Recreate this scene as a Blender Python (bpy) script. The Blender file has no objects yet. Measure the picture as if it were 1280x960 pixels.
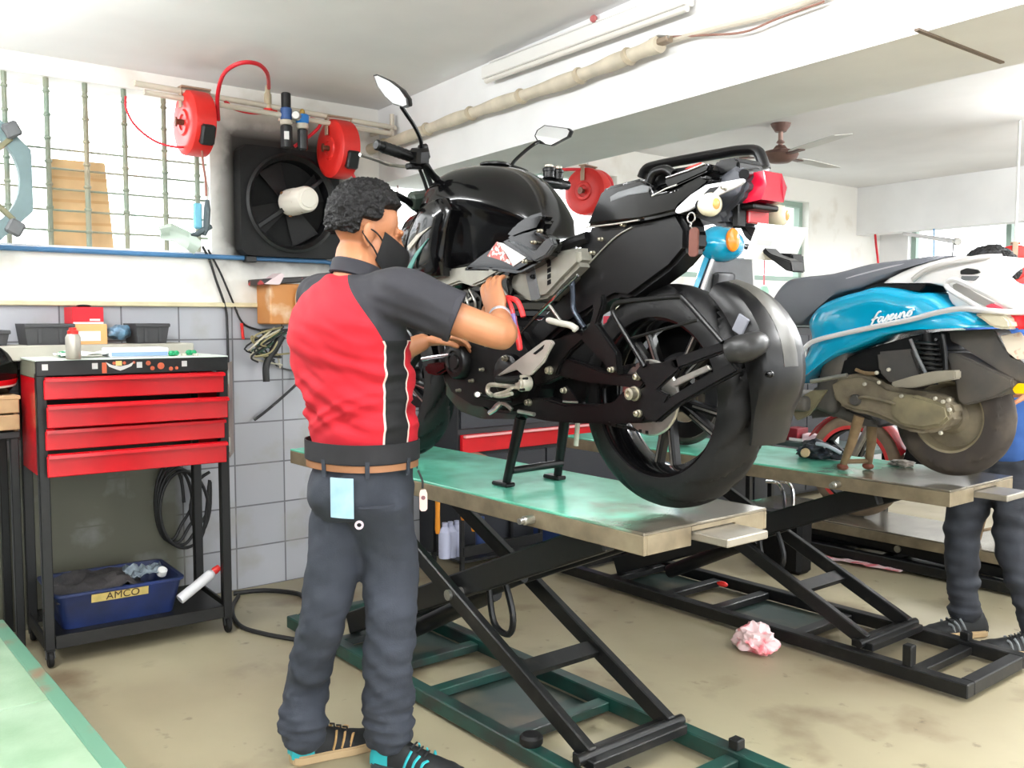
import bpy, bmesh, random
from math import *
from mathutils import Vector, Matrix, Euler, Quaternion, noise
random.seed(7)
scene = bpy.context.scene
COL = scene.collection

# ------------------------------------------------------------------ camera
F_PX = 1170.0
TH = radians(141)
PIT = atan(80 / F_PX)
CAM = Vector((0, 0, 1.29))
cam_data = bpy.data.cameras.new('camera')
cam_data.sensor_width = 36
cam_data.sensor_fit = 'HORIZONTAL'
cam_data.lens = 36 * F_PX / 1280
cam_data.clip_start = 0.05
cam = bpy.data.objects.new('camera', cam_data)
cam.location = CAM
cam.rotation_euler = (pi / 2 - PIT, 0, TH - pi / 2)
COL.objects.link(cam)
scene.camera = cam

# ------------------------------------------------------------------ world, exposure
world = bpy.data.worlds.new('daylight')
scene.world = world
world.use_nodes = True
bg = world.node_tree.nodes['Background']
# overcast daylight: bright sky, dimmer street front near the horizon, grey ground below it
wn = world.node_tree
wtc = wn.nodes.new('ShaderNodeTexCoord')
wsp = wn.nodes.new('ShaderNodeSeparateXYZ')
wn.links.new(wtc.outputs['Generated'], wsp.inputs[0])
wr = wn.nodes.new('ShaderNodeValToRGB')
wmr = wn.nodes.new('ShaderNodeMapRange')
wmr.inputs['From Min'].default_value = -0.5
wmr.inputs['From Max'].default_value = 0.5
wn.links.new(wsp.outputs['Z'], wmr.inputs['Value'])
wn.links.new(wmr.outputs['Result'], wr.inputs['Fac'])
cr_ = wr.color_ramp
cr_.elements[0].position = 0.44
cr_.elements[0].color = (0.24, 0.25, 0.25, 1)
cr_.elements[1].position = 0.62
cr_.elements[1].color = (0.96, 0.985, 1.0, 1)
e_ = cr_.elements.new(0.5); e_.color = (0.72, 0.74, 0.75, 1)
e_ = cr_.elements.new(0.56); e_.color = (0.9, 0.92, 0.94, 1)
wn.links.new(wr.outputs['Color'], bg.inputs['Color'])
bg.inputs['Strength'].default_value = 4.4
scene.view_settings.view_transform = 'Standard'
scene.view_settings.look = 'None'
scene.view_settings.gamma = 1
scene.view_settings.use_curve_mapping = False
scene.view_settings.exposure = 0.42

# added out-of-view fill lamps shaped as ceiling tubes (fittings are built further down)
FILL_TUBES = [(-1.2, 0.9, 0.0), (-3.2, 0.2, 0.0), (0.6, 0.6, 0.0), (-1.2, -1.4, 0.0), (-0.55, 3.1, 0.0), (-1.2, 5.4, 0.0)]
ZC = 2.37
ZT_HANG = 2.2        # added fill tubes hung below the ceiling, shining all round
E_NEAR, E_FAR = 12.0, 32.0
for (x, y, a) in FILL_TUBES:
    for k in range(4):
        ld = bpy.data.lights.new('fill_lamp', 'AREA')
        ld.shape = 'RECTANGLE'
        ld.size, ld.size_y = 1.2, 0.06
        ld.energy = (E_FAR if y > 3 else E_NEAR) * (0.6, 1.0, 2.0, 1.0)[k]
        ld.color = (0.97, 0.99, 1.0)
        lo = bpy.data.objects.new('fill_lamp', ld)
        t = k * pi / 2
        lo.location = (x, y + sin(t) * 0.034, ZT_HANG - 0.07 - cos(t) * 0.034)
        lo.rotation_euler = (t, 0, a)
        COL.objects.link(lo)

# ------------------------------------------------------------------ rays through the photograph -> points in the room
FW = Vector((cos(TH) * cos(PIT), sin(TH) * cos(PIT), -sin(PIT)))
RT = Vector((sin(TH), -cos(TH), 0))
UP = RT.cross(FW)


def ray(px, py):
    return FW + RT * ((px - 640) / F_PX) - UP * ((py - 480) / F_PX)


def onz(px, py, z):
    d = ray(px, py)
    return CAM + d * ((z - CAM.z) / d.z)


def ony(px, py, y):
    d = ray(px, py)
    return CAM + d * ((y - CAM.y) / d.y)


def onx(px, py, x):
    d = ray(px, py)
    return CAM + d * ((x - CAM.x) / d.x)


# ------------------------------------------------------------------ materials
def lin(c):
    return tuple(((v / 255) / 12.92 if v / 255 <= 0.04045 else ((v / 255 + 0.055) / 1.055) ** 2.4) for v in c) + (1,)


MATS = {}


def mat(name, rgb=(128, 128, 128), rough=0.5, metal=0.0, var=0.0, scale=12.0, rgb2=None, bump=0.0, bscale=80.0,
        coat=0.0, trans=0.0, emit=0.0, detail=4.0, thr=None, aniso=None, spec=None):
    """principled material; rgb2 = second colour mixed in by noise, var = brightness variation."""
    if name in MATS:
        return MATS[name]
    m = bpy.data.materials.new(name)
    m.use_nodes = True
    nt = m.node_tree
    b = nt.nodes['Principled BSDF']
    b.inputs['Base Color'].default_value = lin(rgb)
    b.inputs['Roughness'].default_value = rough
    b.inputs['Metallic'].default_value = metal
    b.inputs['Coat Weight'].default_value = coat
    b.inputs['Coat Roughness'].default_value = 0.05
    if spec is not None:
        b.inputs['Specular IOR Level'].default_value = spec
    b.inputs['Transmission Weight'].default_value = trans
    if emit:
        b.inputs['Emission Color'].default_value = lin(rgb)
        b.inputs['Emission Strength'].default_value = emit
    if var or rgb2 or bump:
        tc = nt.nodes.new('ShaderNodeTexCoord')
    if var or rgb2:
        n = nt.nodes.new('ShaderNodeTexNoise')
        n.inputs['Scale'].default_value = scale
        n.inputs['Detail'].default_value = detail
        nt.links.new(tc.outputs['Object'], n.inputs['Vector'])
        mr = nt.nodes.new('ShaderNodeMapRange')
        lo, hi = thr if thr else (0.3, 0.7)
        mr.inputs['From Min'].default_value = lo
        mr.inputs['From Max'].default_value = hi
        nt.links.new(n.outputs['Fac'], mr.inputs['Value'])
        mx = nt.nodes.new('ShaderNodeMix')
        mx.data_type = 'RGBA'
        c1 = lin(rgb)
        c2 = lin(rgb2) if rgb2 else tuple(max(0, v * (1 - var)) for v in c1[:3]) + (1,)
        if not rgb2:
            c1 = tuple(min(1, v * (1 + var)) for v in c1[:3]) + (1,)
        mx.inputs['A'].default_value = c1
        mx.inputs['B'].default_value = c2
        nt.links.new(mr.outputs['Result'], mx.inputs['Factor'])
        nt.links.new(mx.outputs['Result'], b.inputs['Base Color'])
    if bump:
        n2 = nt.nodes.new('ShaderNodeTexNoise')
        n2.inputs['Scale'].default_value = bscale
        n2.inputs['Detail'].default_value = 3
        nt.links.new(tc.outputs['Object'], n2.inputs['Vector'])
        bp = nt.nodes.new('ShaderNodeBump')
        bp.inputs['Strength'].default_value = bump
        bp.inputs['Distance'].default_value = 0.01
        nt.links.new(n2.outputs['Fac'], bp.inputs['Height'])
        nt.links.new(bp.outputs['Normal'], b.inputs['Normal'])
    MATS[name] = m
    return m


# ------------------------------------------------------------------ mesh builder
def frame_of(t, ref=None):
    t = t.normalized()
    if ref is None:
        ref = Vector((0, 0, 1)) if abs(t.z) < 0.9 else Vector((1, 0, 0))
    a = (ref - t * ref.dot(t)).normalized()
    return a, t.cross(a)


ORG = {}


class MB:
    def __init__(s):
        s.bm = bmesh.new()
        s.mi = 0

    def raw(s, vs, fs, mi=None):
        v = [s.bm.verts.new(p) for p in vs]
        for f in fs:
            try:
                fc = s.bm.faces.new([v[i] for i in f])
                fc.material_index = s.mi if mi is None else mi
            except ValueError:
                pass
        return s

    def box(s, c, size, rot=None, bev=0.0, seg=1):
        b = bmesh.new()
        bmesh.ops.create_cube(b, size=1)
        for v in b.verts:
            v.co = Vector((v.co.x * size[0], v.co.y * size[1], v.co.z * size[2]))
        if bev:
            bmesh.ops.bevel(b, geom=list(b.edges), offset=bev, segments=seg, affect='EDGES', profile=0.5)
        s._merge(b, c, rot)
        return s

    def _merge(s, b, c=(0, 0, 0), rot=None):
        R = Matrix.Identity(3)
        if rot is not None:
            R = rot if isinstance(rot, Matrix) else Euler(rot).to_matrix()
        b.verts.index_update()
        vs = [R @ v.co + Vector(c) for v in b.verts]
        fs = [[v.index for v in f.verts] for f in b.faces]
        b.free()
        s.raw(vs, fs)

    def bar(s, a, b, w, h, ref=None, bev=0.0):
        """rectangular bar from a to b; w across, h along ref."""
        a, b = Vector(a), Vector(b)
        t = b - a
        u, v = frame_of(t, Vector(ref) if ref is not None else None)
        R = Matrix((v, u, t.normalized())).transposed()
        return s.box((a + b) / 2, (w, h, t.length), R, bev)

    def prism(s, poly, vec, bev=0.0, seg=2):
        """extrude a planar polygon (3D points) by vec, bevelled."""
        b = bmesh.new()
        v = [b.verts.new(Vector(p)) for p in poly]
        f = b.faces.new(v)
        r = bmesh.ops.extrude_face_region(b, geom=[f])
        nv = [e for e in r['geom'] if isinstance(e, bmesh.types.BMVert)]
        bmesh.ops.translate(b, verts=nv, vec=Vector(vec))
        bmesh.ops.recalc_face_normals(b, faces=b.faces)
        if bev:
            bmesh.ops.bevel(b, geom=list(b.edges), offset=bev, segments=seg, affect='EDGES', clamp_overlap=True)
        bmesh.ops.triangulate(b, faces=[f for f in b.faces if len(f.verts) > 4])
        s._merge(b)
        return s

    def loft(s, rings, cap=True, closed=False, mi=None):
        n = len(rings[0])
        vs = [Vector(p) for r in rings for p in r]
        fs = []
        m = len(rings)
        for i in range(m if closed else m - 1):
            i2 = (i + 1) % m
            for j in range(n):
                k = (j + 1) % n
                fs.append((i * n + j, i * n + k, i2 * n + k, i2 * n + j))
        if cap and not closed:
            fs.append(tuple(reversed(range(n))))
            fs.append(tuple((m - 1) * n + j for j in range(n)))
        return s.raw(vs, fs, mi)

    def tube(s, pts, r, n=10, cap=True, closed=False, flat=1.0, ref=None):
        pts = [Vector(p) for p in pts]
        m = len(pts)
        rs = r if isinstance(r, (list, tuple)) else [r] * m
        rings = []
        pa = None
        for i, p in enumerate(pts):
            if closed:
                t = pts[(i + 1) % m] - pts[i - 1]
            else:
                t = pts[min(i + 1, m - 1)] - pts[max(i - 1, 0)]
            if t.length < 1e-9:
                t = Vector((0, 0, 1))
            t.normalize()
            if pa is None:
                a, b = frame_of(t, Vector(ref) if ref is not None else None)
            else:
                a = pa - t * pa.dot(t)
                if a.length < 1e-6:
                    a, b = frame_of(t)
                a.normalize()
                b = t.cross(a)
            pa = a
            rings.append([p + a * (cos(2 * pi * k / n) * rs[i]) + b * (sin(2 * pi * k / n) * rs[i] * flat) for k in range(n)])
        return s.loft(rings, cap, closed)

    def cyl(s, a, b, r, n=20, r2=None, bev=0.0):
        a, b = Vector(a), Vector(b)
        r2 = r if r2 is None else r2
        if bev:
            t = (b - a).normalized()
            return s.tube([a, a + t * 1e-5, a + t * bev, b - t * bev, b - t * 1e-5, b], [r - bev, r - bev, r, r2, r2 - bev, r2 - bev], n)
        return s.tube([a, b], [r, r2], n)

    def lathe(s, prof, o, ax, n=32, ref=None, closed=False, cap=True):
        """prof: (radius, height) pairs along axis ax from o."""
        o = Vector(o)
        t = Vector(ax).normalized()
        a, b = frame_of(t, Vector(ref) if ref is not None else None)
        rings = [[o + t * h + (a * cos(2 * pi * k / n) + b * sin(2 * pi * k / n)) * max(r, 1e-5) for k in range(n)] for r, h in prof]
        return s.loft(rings, cap, closed)

    def ell(s, c, r, rot=None, n=20, m=12):
        b = bmesh.new()
        bmesh.ops.create_uvsphere(b, u_segments=n, v_segments=m, radius=1)
        r = r if isinstance(r, (list, tuple, Vector)) else (r, r, r)
        for v in b.verts:
            v.co = Vector((v.co.x * r[0], v.co.y * r[1], v.co.z * r[2]))
        s._merge(b, c, rot)
        return s

    def sheet(s, rows, thick=0.0):
        """grid surface from rows of points, optional thickness along normal."""
        R = len(rows)
        n = len(rows[0])
        rows = [[Vector(p) for p in r] for r in rows]
        if not thick:
            vs = [p for r in rows for p in r]
            fs = [(i * n + j, i * n + j + 1, (i + 1) * n + j + 1, (i + 1) * n + j) for i in range(R - 1) for j in range(n - 1)]
            return s.raw(vs, fs)
        back = []
        for i in range(R):
            row = []
            for j in range(n):
                du = rows[i][min(j + 1, n - 1)] - rows[i][max(j - 1, 0)]
                dv = rows[min(i + 1, R - 1)][j] - rows[max(i - 1, 0)][j]
                nn = du.cross(dv)
                nn = nn.normalized() if nn.length > 1e-12 else Vector((0, 0, 1))
                row.append(rows[i][j] - nn * thick)
            back.append(row)
        rings = [rows[i] + back[i][::-1] for i in range(R)]
        return s.loft(rings, True)

    def build(s, name, m, parent=None, ang=35, sub=0, origin=None):
        bm = s.bm
        bmesh.ops.recalc_face_normals(bm, faces=bm.faces)
        if ang is not None:
            a = radians(ang)
            for e in bm.edges:
                if len(e.link_faces) == 2:
                    e.smooth = e.calc_face_angle(0) < a
            for f in bm.faces:
                f.smooth = True
        if parent is None:
            vs = [v.co for v in bm.verts]
            if origin is None:
                xs = [v.x for v in vs]; ys = [v.y for v in vs]; zs = [v.z for v in vs]
                origin = Vector(((min(xs) + max(xs)) / 2, (min(ys) + max(ys)) / 2, min(zs)))
        else:
            origin = ORG[parent.name]
        origin = Vector(origin)
        bmesh.ops.translate(bm, verts=bm.verts, vec=-origin)
        me = bpy.data.meshes.new(name)
        bm.to_mesh(me)
        bm.free()
        for mm in (m if isinstance(m, (list, tuple)) else [m]):
            me.materials.append(mm)
        o = bpy.data.objects.new(name, me)
        COL.objects.link(o)
        if parent is None:
            o.location = origin
        else:
            o.parent = parent
        ORG[o.name] = origin
        if sub:
            sm = o.modifiers.new('subsurf', 'SUBSURF')
            sm.levels = sm.render_levels = sub
        return o


def tag(o, label=None, cat=None, group=None, kind=None):
    if label: o['label'] = label
    if cat: o['category'] = cat
    if group: o['group'] = group
    if kind: o['kind'] = kind
    return o


def thing(name, loc, label, cat, group=None):
    o = bpy.data.objects.new(name, None)
    o.empty_display_size = 0.1
    COL.objects.link(o)
    o.location = loc
    ORG[o.name] = Vector(loc)
    return tag(o, label, cat, group)


def struct(o):
    o['kind'] = 'structure'
    return o


def bezier(p0, p1, p2, p3, n=12):
    p0, p1, p2, p3 = map(Vector, (p0, p1, p2, p3))
    return [p0 * (1 - t) ** 3 + p1 * 3 * t * (1 - t) ** 2 + p2 * 3 * t * t * (1 - t) + p3 * t ** 3 for t in [i / n for i in range(n + 1)]]


def smooth(pts, n=6, closed=False):
    """Catmull-Rom through pts."""
    pts = [Vector(p) for p in pts]
    m = len(pts)
    out = []
    rng = range(m if closed else m - 1)
    for i in rng:
        if closed:
            a, b, c, d = pts[i - 1], pts[i], pts[(i + 1) % m], pts[(i + 2) % m]
        else:
            a, b, c, d = pts[max(i - 1, 0)], pts[i], pts[i + 1], pts[min(i + 2, m - 1)]
        for k in range(n):
            t = k / n
            out.append(0.5 * ((2 * b) + (c - a) * t + (2 * a - 5 * b + 4 * c - d) * t * t + (3 * b - a - 3 * c + d) * t ** 3))
    if not closed:
        out.append(pts[-1])
    return out


def lerp(a, b, t):
    return a + (b - a) * t


def kids(o):
    return [c for c in bpy.data.objects if c.parent == o]


def copy_tree(o, parent=None):
    c = o.copy()
    COL.objects.link(c)
    if parent is not None:
        c.parent = parent
    ORG[c.name] = ORG[o.name]
    for ch in list(o.children):
        copy_tree(ch, c)
    return c


def apply_mods(o):
    dg = bpy.context.evaluated_depsgraph_get()
    dg.update()
    me = bpy.data.meshes.new_from_object(o.evaluated_get(dg))
    old = o.data
    o.modifiers.clear()
    o.data = me
    bpy.data.meshes.remove(old)
    return o


def remesh(o, vox, it=6, fac=0.5):
    r = o.modifiers.new('remesh', 'REMESH')
    r.mode = 'VOXEL'
    r.voxel_size = vox
    if it:
        sm = o.modifiers.new('smooth', 'SMOOTH')
        sm.factor = fac
        sm.iterations = it
    apply_mods(o)
    for p in o.data.polygons:
        p.use_smooth = True
    return o


def ring_plate(mb, c, ax, ref, outer, inner, d0, d1, n=64, sq=True, corner=0.12):
    """square (or round) plate with a round hole; ax = facing direction, from depth d0 to d1."""
    ax = Vector(ax).normalized()
    a, b = frame_of(ax, Vector(ref))
    c = Vector(c)
    def out(k):
        t = 2 * pi * k / n + pi / n
        if not sq:
            return a * (cos(t) * outer) + b * (sin(t) * outer)
        x, y = cos(t), sin(t)
        m = max(abs(x), abs(y))
        x, y = x / m * outer, y / m * outer
        lim = outer * 2 - corner
        s_ = abs(x) + abs(y)
        if s_ > lim:
            x, y = x * lim / s_, y * lim / s_
        return a * x + b * y
    def inn(k):
        t = 2 * pi * k / n + pi / n
        return a * (cos(t) * inner) + b * (sin(t) * inner)
    rings = [[c + out(k) + ax * d0 for k in range(n)], [c + out(k) + ax * d1 for k in range(n)],
             [c + inn(k) + ax * d1 for k in range(n)], [c + inn(k) + ax * d0 for k in range(n)]]
    mb.loft(rings, closed=True)
    return mb


def text_obj(name, s, size, m, parent, loc, xdir, ydir, extrude=0.0006, shear=0.0, align='CENTER'):
    """flat lettering as a mesh: xdir = reading direction, ydir = up direction of the letters."""
    cu = bpy.data.curves.new(name, 'FONT')
    cu.body = s
    cu.size = size
    cu.extrude = extrude
    cu.shear = shear
    cu.align_x = align
    cu.align_y = 'CENTER'
    t = bpy.data.objects.new(name + '_tmp', cu)
    COL.objects.link(t)
    dg = bpy.context.evaluated_depsgraph_get()
    dg.update()
    me = bpy.data.meshes.new_from_object(t.evaluated_get(dg))
    bpy.data.objects.remove(t)
    x = Vector(xdir).normalized()
    y = Vector(ydir)
    y = (y - x * y.dot(x)).normalized()
    R = Matrix((x, y, x.cross(y))).transposed().to_4x4()
    R.translation = Vector(loc) - (ORG[parent.name] if parent else Vector((0, 0, 0)))
    me.transform(R)
    me.materials.clear()
    me.materials.append(m)
    o = bpy.data.objects.new(name, me)
    COL.objects.link(o)
    if parent:
        o.parent = parent
        ORG[o.name] = ORG[parent.name]
    return o
# ------------------------------------------------------------------ shared materials
M_black = mat('black_paint', (15, 16, 17), 0.42, var=0.25, scale=30)
M_blackmetal = mat('black_steel', (20, 21, 22), 0.42, 0.2, rgb2=(46, 43, 40), scale=26, thr=(0.55, 0.8))
M_rubber = mat('rubber', (12, 12, 13), 0.6, var=0.25, spec=0.35, scale=40)
M_red = mat('red_paint', (205, 18, 30), 0.24, var=0.08, scale=6)
M_redplastic = mat('red_plastic', (215, 40, 34), 0.4, var=0.06)
M_steel = mat('brushed_steel', (178, 176, 170), 0.32, 0.9, var=0.15, scale=30)
M_alloy = mat('cast_alloy', (205, 200, 186), 0.45, 0.55, var=0.18, scale=40)
M_chrome = mat('chrome', (225, 225, 228), 0.12, 1.0)
M_white = mat('white_plastic', (235, 235, 232), 0.4)
M_grey = mat('grey_plastic', (92, 94, 96), 0.5, var=0.15)
M_green = mat('green_plastic', (20, 150, 95), 0.4)
M_blueconduit = mat('blue_conduit', (70, 120, 165), 0.45, var=0.15, scale=4)
M_cable = mat('black_cable', (32, 32, 33), 0.55)
M_hosered = mat('red_hose', (205, 30, 45), 0.4)
M_pipe = mat('painted_pipe', (205, 196, 180), 0.5, var=0.15, scale=5)
M_card = mat('cardboard', (206, 172, 128), 0.85, var=0.12, scale=8)
M_wood = mat('raw_wood', (176, 150, 112), 0.8, var=0.2, scale=9)

# ------------------------------------------------------------------ floor: stained beige concrete
def floor_material():
    m = bpy.data.materials.new('stained_concrete')
    m.use_nodes = True
    nt = m.node_tree
    b = nt.nodes['Principled BSDF']
    tc = nt.nodes.new('ShaderNodeTexCoord')
    def noise_(scale, detail, a, c):
        n = nt.nodes.new('ShaderNodeTexNoise'); n.inputs['Scale'].default_value = scale; n.inputs['Detail'].default_value = detail
        nt.links.new(tc.outputs['Object'], n.inputs['Vector'])
        r = nt.nodes.new('ShaderNodeMapRange'); r.inputs['From Min'].default_value = a; r.inputs['From Max'].default_value = c
        nt.links.new(n.outputs['Fac'], r.inputs['Value'])
        return r.outputs['Result']
    def mix(f, A, B):
        x = nt.nodes.new('ShaderNodeMix'); x.data_type = 'RGBA'
        nt.links.new(f, x.inputs['Factor'])
        for s_, v in (('A', A), ('B', B)):
            if isinstance(v, tuple): x.inputs[s_].default_value = v
            else: nt.links.new(v, x.inputs[s_])
        return x.outputs['Result']
    c = mix(noise_(0.9, 6, 0.35, 0.7), lin((172, 164, 136)), lin((146, 134, 110)))
    c = mix(noise_(3.2, 8, 0.55, 0.75), c, lin((120, 104, 82)))
    c = mix(noise_(14, 6, 0.66, 0.8), c, lin((96, 84, 68)))
    nt.links.new(c, b.inputs['Base Color'])
    r = nt.nodes.new('ShaderNodeMapRange')
    r.inputs['To Min'].default_value = 0.28; r.inputs['To Max'].default_value = 0.55
    nt.links.new(noise_(2.0, 4, 0.3, 0.7), r.inputs['Value'])
    nt.links.new(r.outputs['Result'], b.inputs['Roughness'])
    return m

struct(MB().box((-0.9, 2.6, -0.05), (7.0, 10.4, 0.1)).build('floor', floor_material()))

# ------------------------------------------------------------------ walls
XW = -4.25
def wall_material(ztile, grey=(178, 180, 186)):
    m = bpy.data.materials.new('plaster_over_tiles')
    m.use_nodes = True
    nt = m.node_tree
    b = nt.nodes['Principled BSDF']
    g = nt.nodes.new('ShaderNodeNewGeometry')
    sp = nt.nodes.new('ShaderNodeSeparateXYZ'); nt.links.new(g.outputs['Position'], sp.inputs[0])
    cb = nt.nodes.new('ShaderNodeCombineXYZ')
    nt.links.new(sp.outputs['Y'], cb.inputs['X']); nt.links.new(sp.outputs['Z'], cb.inputs['Y'])
    br = nt.nodes.new('ShaderNodeTexBrick')
    br.offset = 0.0
    br.inputs['Scale'].default_value = 1
    br.inputs['Brick Width'].default_value = 0.25
    br.inputs['Row Height'].default_value = 0.2
    br.inputs['Mortar Size'].default_value = 0.004
    br.inputs['Mortar Smooth'].default_value = 0.2
    br.inputs['Color1'].default_value = lin(grey)
    br.inputs['Color2'].default_value = lin(tuple(v - 12 for v in grey))
    br.inputs['Mortar'].default_value = lin((104, 104, 108))
    nt.links.new(cb.outputs[0], br.inputs['Vector'])
    n = nt.nodes.new('ShaderNodeTexNoise'); n.inputs['Scale'].default_value = 5; n.inputs['Detail'].default_value = 6
    nt.links.new(g.outputs['Position'], n.inputs['Vector'])
    mr = nt.nodes.new('ShaderNodeMapRange'); mr.inputs['From Min'].default_value = 0.55; mr.inputs['From Max'].default_value = 0.78
    nt.links.new(n.outputs['Fac'], mr.inputs['Value'])
    dm = nt.nodes.new('ShaderNodeMix'); dm.data_type = 'RGBA'
    nt.links.new(mr.outputs['Result'], dm.inputs['Factor'])
    nt.links.new(br.outputs['Color'], dm.inputs['A']); dm.inputs['B'].default_value = lin((158, 156, 150))
    pl = nt.nodes.new('ShaderNodeMix'); pl.data_type = 'RGBA'
    nt.links.new(mr.outputs['Result'], pl.inputs['Factor'])
    pl.inputs['A'].default_value = lin((240, 238, 232)); pl.inputs['B'].default_value = lin((218, 212, 200))
    # soot blown out around the exhaust fan, dirt and painted shade low on the tiles behind the trolley
    def M_(op, x, y=0.0):
        q = nt.nodes.new('ShaderNodeMath'); q.operation = op
        for i_, v_ in enumerate((x, y)):
            if isinstance(v_, (int, float)): q.inputs[i_].default_value = v_
            else: nt.links.new(v_, q.inputs[i_])
        return q.outputs[0]
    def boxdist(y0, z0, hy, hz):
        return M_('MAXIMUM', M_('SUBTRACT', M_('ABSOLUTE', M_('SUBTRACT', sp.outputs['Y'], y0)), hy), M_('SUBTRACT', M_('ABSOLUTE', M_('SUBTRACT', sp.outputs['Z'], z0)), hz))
    def stain_shade(dist, reach, lo, hi, src, colr):
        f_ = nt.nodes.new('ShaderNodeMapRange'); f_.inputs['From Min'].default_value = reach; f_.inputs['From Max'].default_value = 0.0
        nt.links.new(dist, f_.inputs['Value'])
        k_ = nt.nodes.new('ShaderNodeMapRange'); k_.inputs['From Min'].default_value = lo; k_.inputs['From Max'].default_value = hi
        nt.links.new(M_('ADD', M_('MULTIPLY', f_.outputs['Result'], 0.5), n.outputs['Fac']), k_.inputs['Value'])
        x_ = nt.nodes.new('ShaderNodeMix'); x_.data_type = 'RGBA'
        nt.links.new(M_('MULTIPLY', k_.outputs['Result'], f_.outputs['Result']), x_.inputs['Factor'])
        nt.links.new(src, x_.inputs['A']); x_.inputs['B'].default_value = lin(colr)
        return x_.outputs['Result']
    soot = stain_shade(boxdist(2.04, 1.87, 0.27, 0.27), 0.16, 0.45, 0.85, pl.outputs['Result'], (46, 44, 40))
    grime_shade = stain_shade(boxdist(1.1, 0.35, 0.36, 0.36), 0.1, 0.35, 0.95, dm.outputs['Result'], (92, 92, 78))
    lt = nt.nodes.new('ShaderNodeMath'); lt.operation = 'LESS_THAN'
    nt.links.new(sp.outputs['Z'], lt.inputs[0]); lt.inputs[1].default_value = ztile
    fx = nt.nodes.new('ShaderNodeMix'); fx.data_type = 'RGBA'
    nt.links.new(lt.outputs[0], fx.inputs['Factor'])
    nt.links.new(soot, fx.inputs['A']); nt.links.new(grime_shade, fx.inputs['B'])
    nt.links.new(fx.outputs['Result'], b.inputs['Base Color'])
    b.inputs['Roughness'].default_value = 0.45
    return m

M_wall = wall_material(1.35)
M_plaster = mat('white_plaster', (238, 238, 238), 0.7, var=0.05, scale=3)
M_ceil = mat('ceiling_paint', (232, 231, 231), 0.8, var=0.05, scale=2)
ZS = 1.585           # window sill
W1 = (-0.9, 1.66)    # first window opening along y
w = MB()
def wseg(y0, y1, z0, z1):
    w.box((XW - 0.1, (y0 + y1) / 2, (z0 + z1) / 2), (0.2, y1 - y0, z1 - z0))
wseg(-2.6, 7.8, 0, ZS)
wseg(-2.6, W1[0], ZS, ZC)
wseg(W1[0], W1[1], 2.29, ZC)
wseg(W1[1], 2.62, ZS, ZC)
wseg(2.62, 4.3, 2.2, ZC)
wseg(4.3, 4.7, ZS, ZC)
wseg(4.7, 6.4, 2.2, ZC)
wseg(6.4, 7.8, ZS, ZC)
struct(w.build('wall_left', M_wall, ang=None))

w = MB()
YB = 7.45
w.box((-0.9, YB + 0.1, 0.6), (6.9, 0.2, 1.2))
w.box((-0.9, YB + 0.1, 2.25), (6.9, 0.2, 0.24))
for x0, x1 in ((-4.35, -4.0), (-2.45, -2.1), (-0.4, 0.0), (1.7, 2.5)):
    w.box(((x0 + x1) / 2, YB + 0.1, 1.665), (x1 - x0, 0.2, 0.93))
struct(w.build('wall_back', M_plaster, ang=None))
struct(MB().box((-0.95, 2.6, ZC + 0.06), (6.9, 10.4, 0.12)).build('ceiling', M_ceil, ang=None))

# plaster ledge above the tiles
struct(MB().box((XW + 0.005, 3.1, 1.36), (0.03, 9.0, 0.022), bev=0.004).build('trim_1', mat('ledge_paint', (222, 212, 176), 0.6, var=0.1)))

# beams; the near one runs slightly askew to the lifts
def beam(name, a, b, wid, z0, z1):
    a, b = Vector(a), Vector(b)
    n = Vector((-(b - a).y, (b - a).x, 0)).normalized()
    if n.y < 0: n = -n
    poly = [(a.x, a.y, z0), (b.x, b.y, z0), (b.x + n.x * wid, b.y + n.y * wid, z0), (a.x + n.x * wid, a.y + n.y * wid, z0)]
    return struct(MB().prism(poly, (0, 0, z1 - z0)).build(name, M_plaster, ang=None))
beam('beam_1', (-4.3, 2.56), (2.4, 1.89), 0.48, 1.99, ZC - 0.001)
beam('beam_2', (-4.3, 7.09), (2.4, 6.5), 0.15, 1.985, ZC - 0.001)
# cross beam on the right between the two long ones
struct(MB().box((-0.72, 4.6, 2.2), (0.3, 4.1, 0.33)).build('beam_3', M_plaster, ang=None))

# joint across the underside of the near beam
struct(MB().box((-1.18, 2.44, 1.988), (0.012, 0.46, 0.006)).build('trim_3', mat('joint_brown', (120, 104, 90), 0.7)))

# added unseen ribbed grey wall behind the camera, keeps reflections dark
sh_ = MB()
prof_ = []
nz_ = 60
rows_ = [[Vector((x, -2.55 + 0.012 * (k % 2), ZC * k / nz_)) for x in (-4.35, 2.5)] for k in range(nz_ + 1)]
sh_.sheet(rows_, 0.02)
struct(sh_.build('wall_front_added', mat('added_wall_grey', (112, 116, 120), 0.5)))
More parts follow.
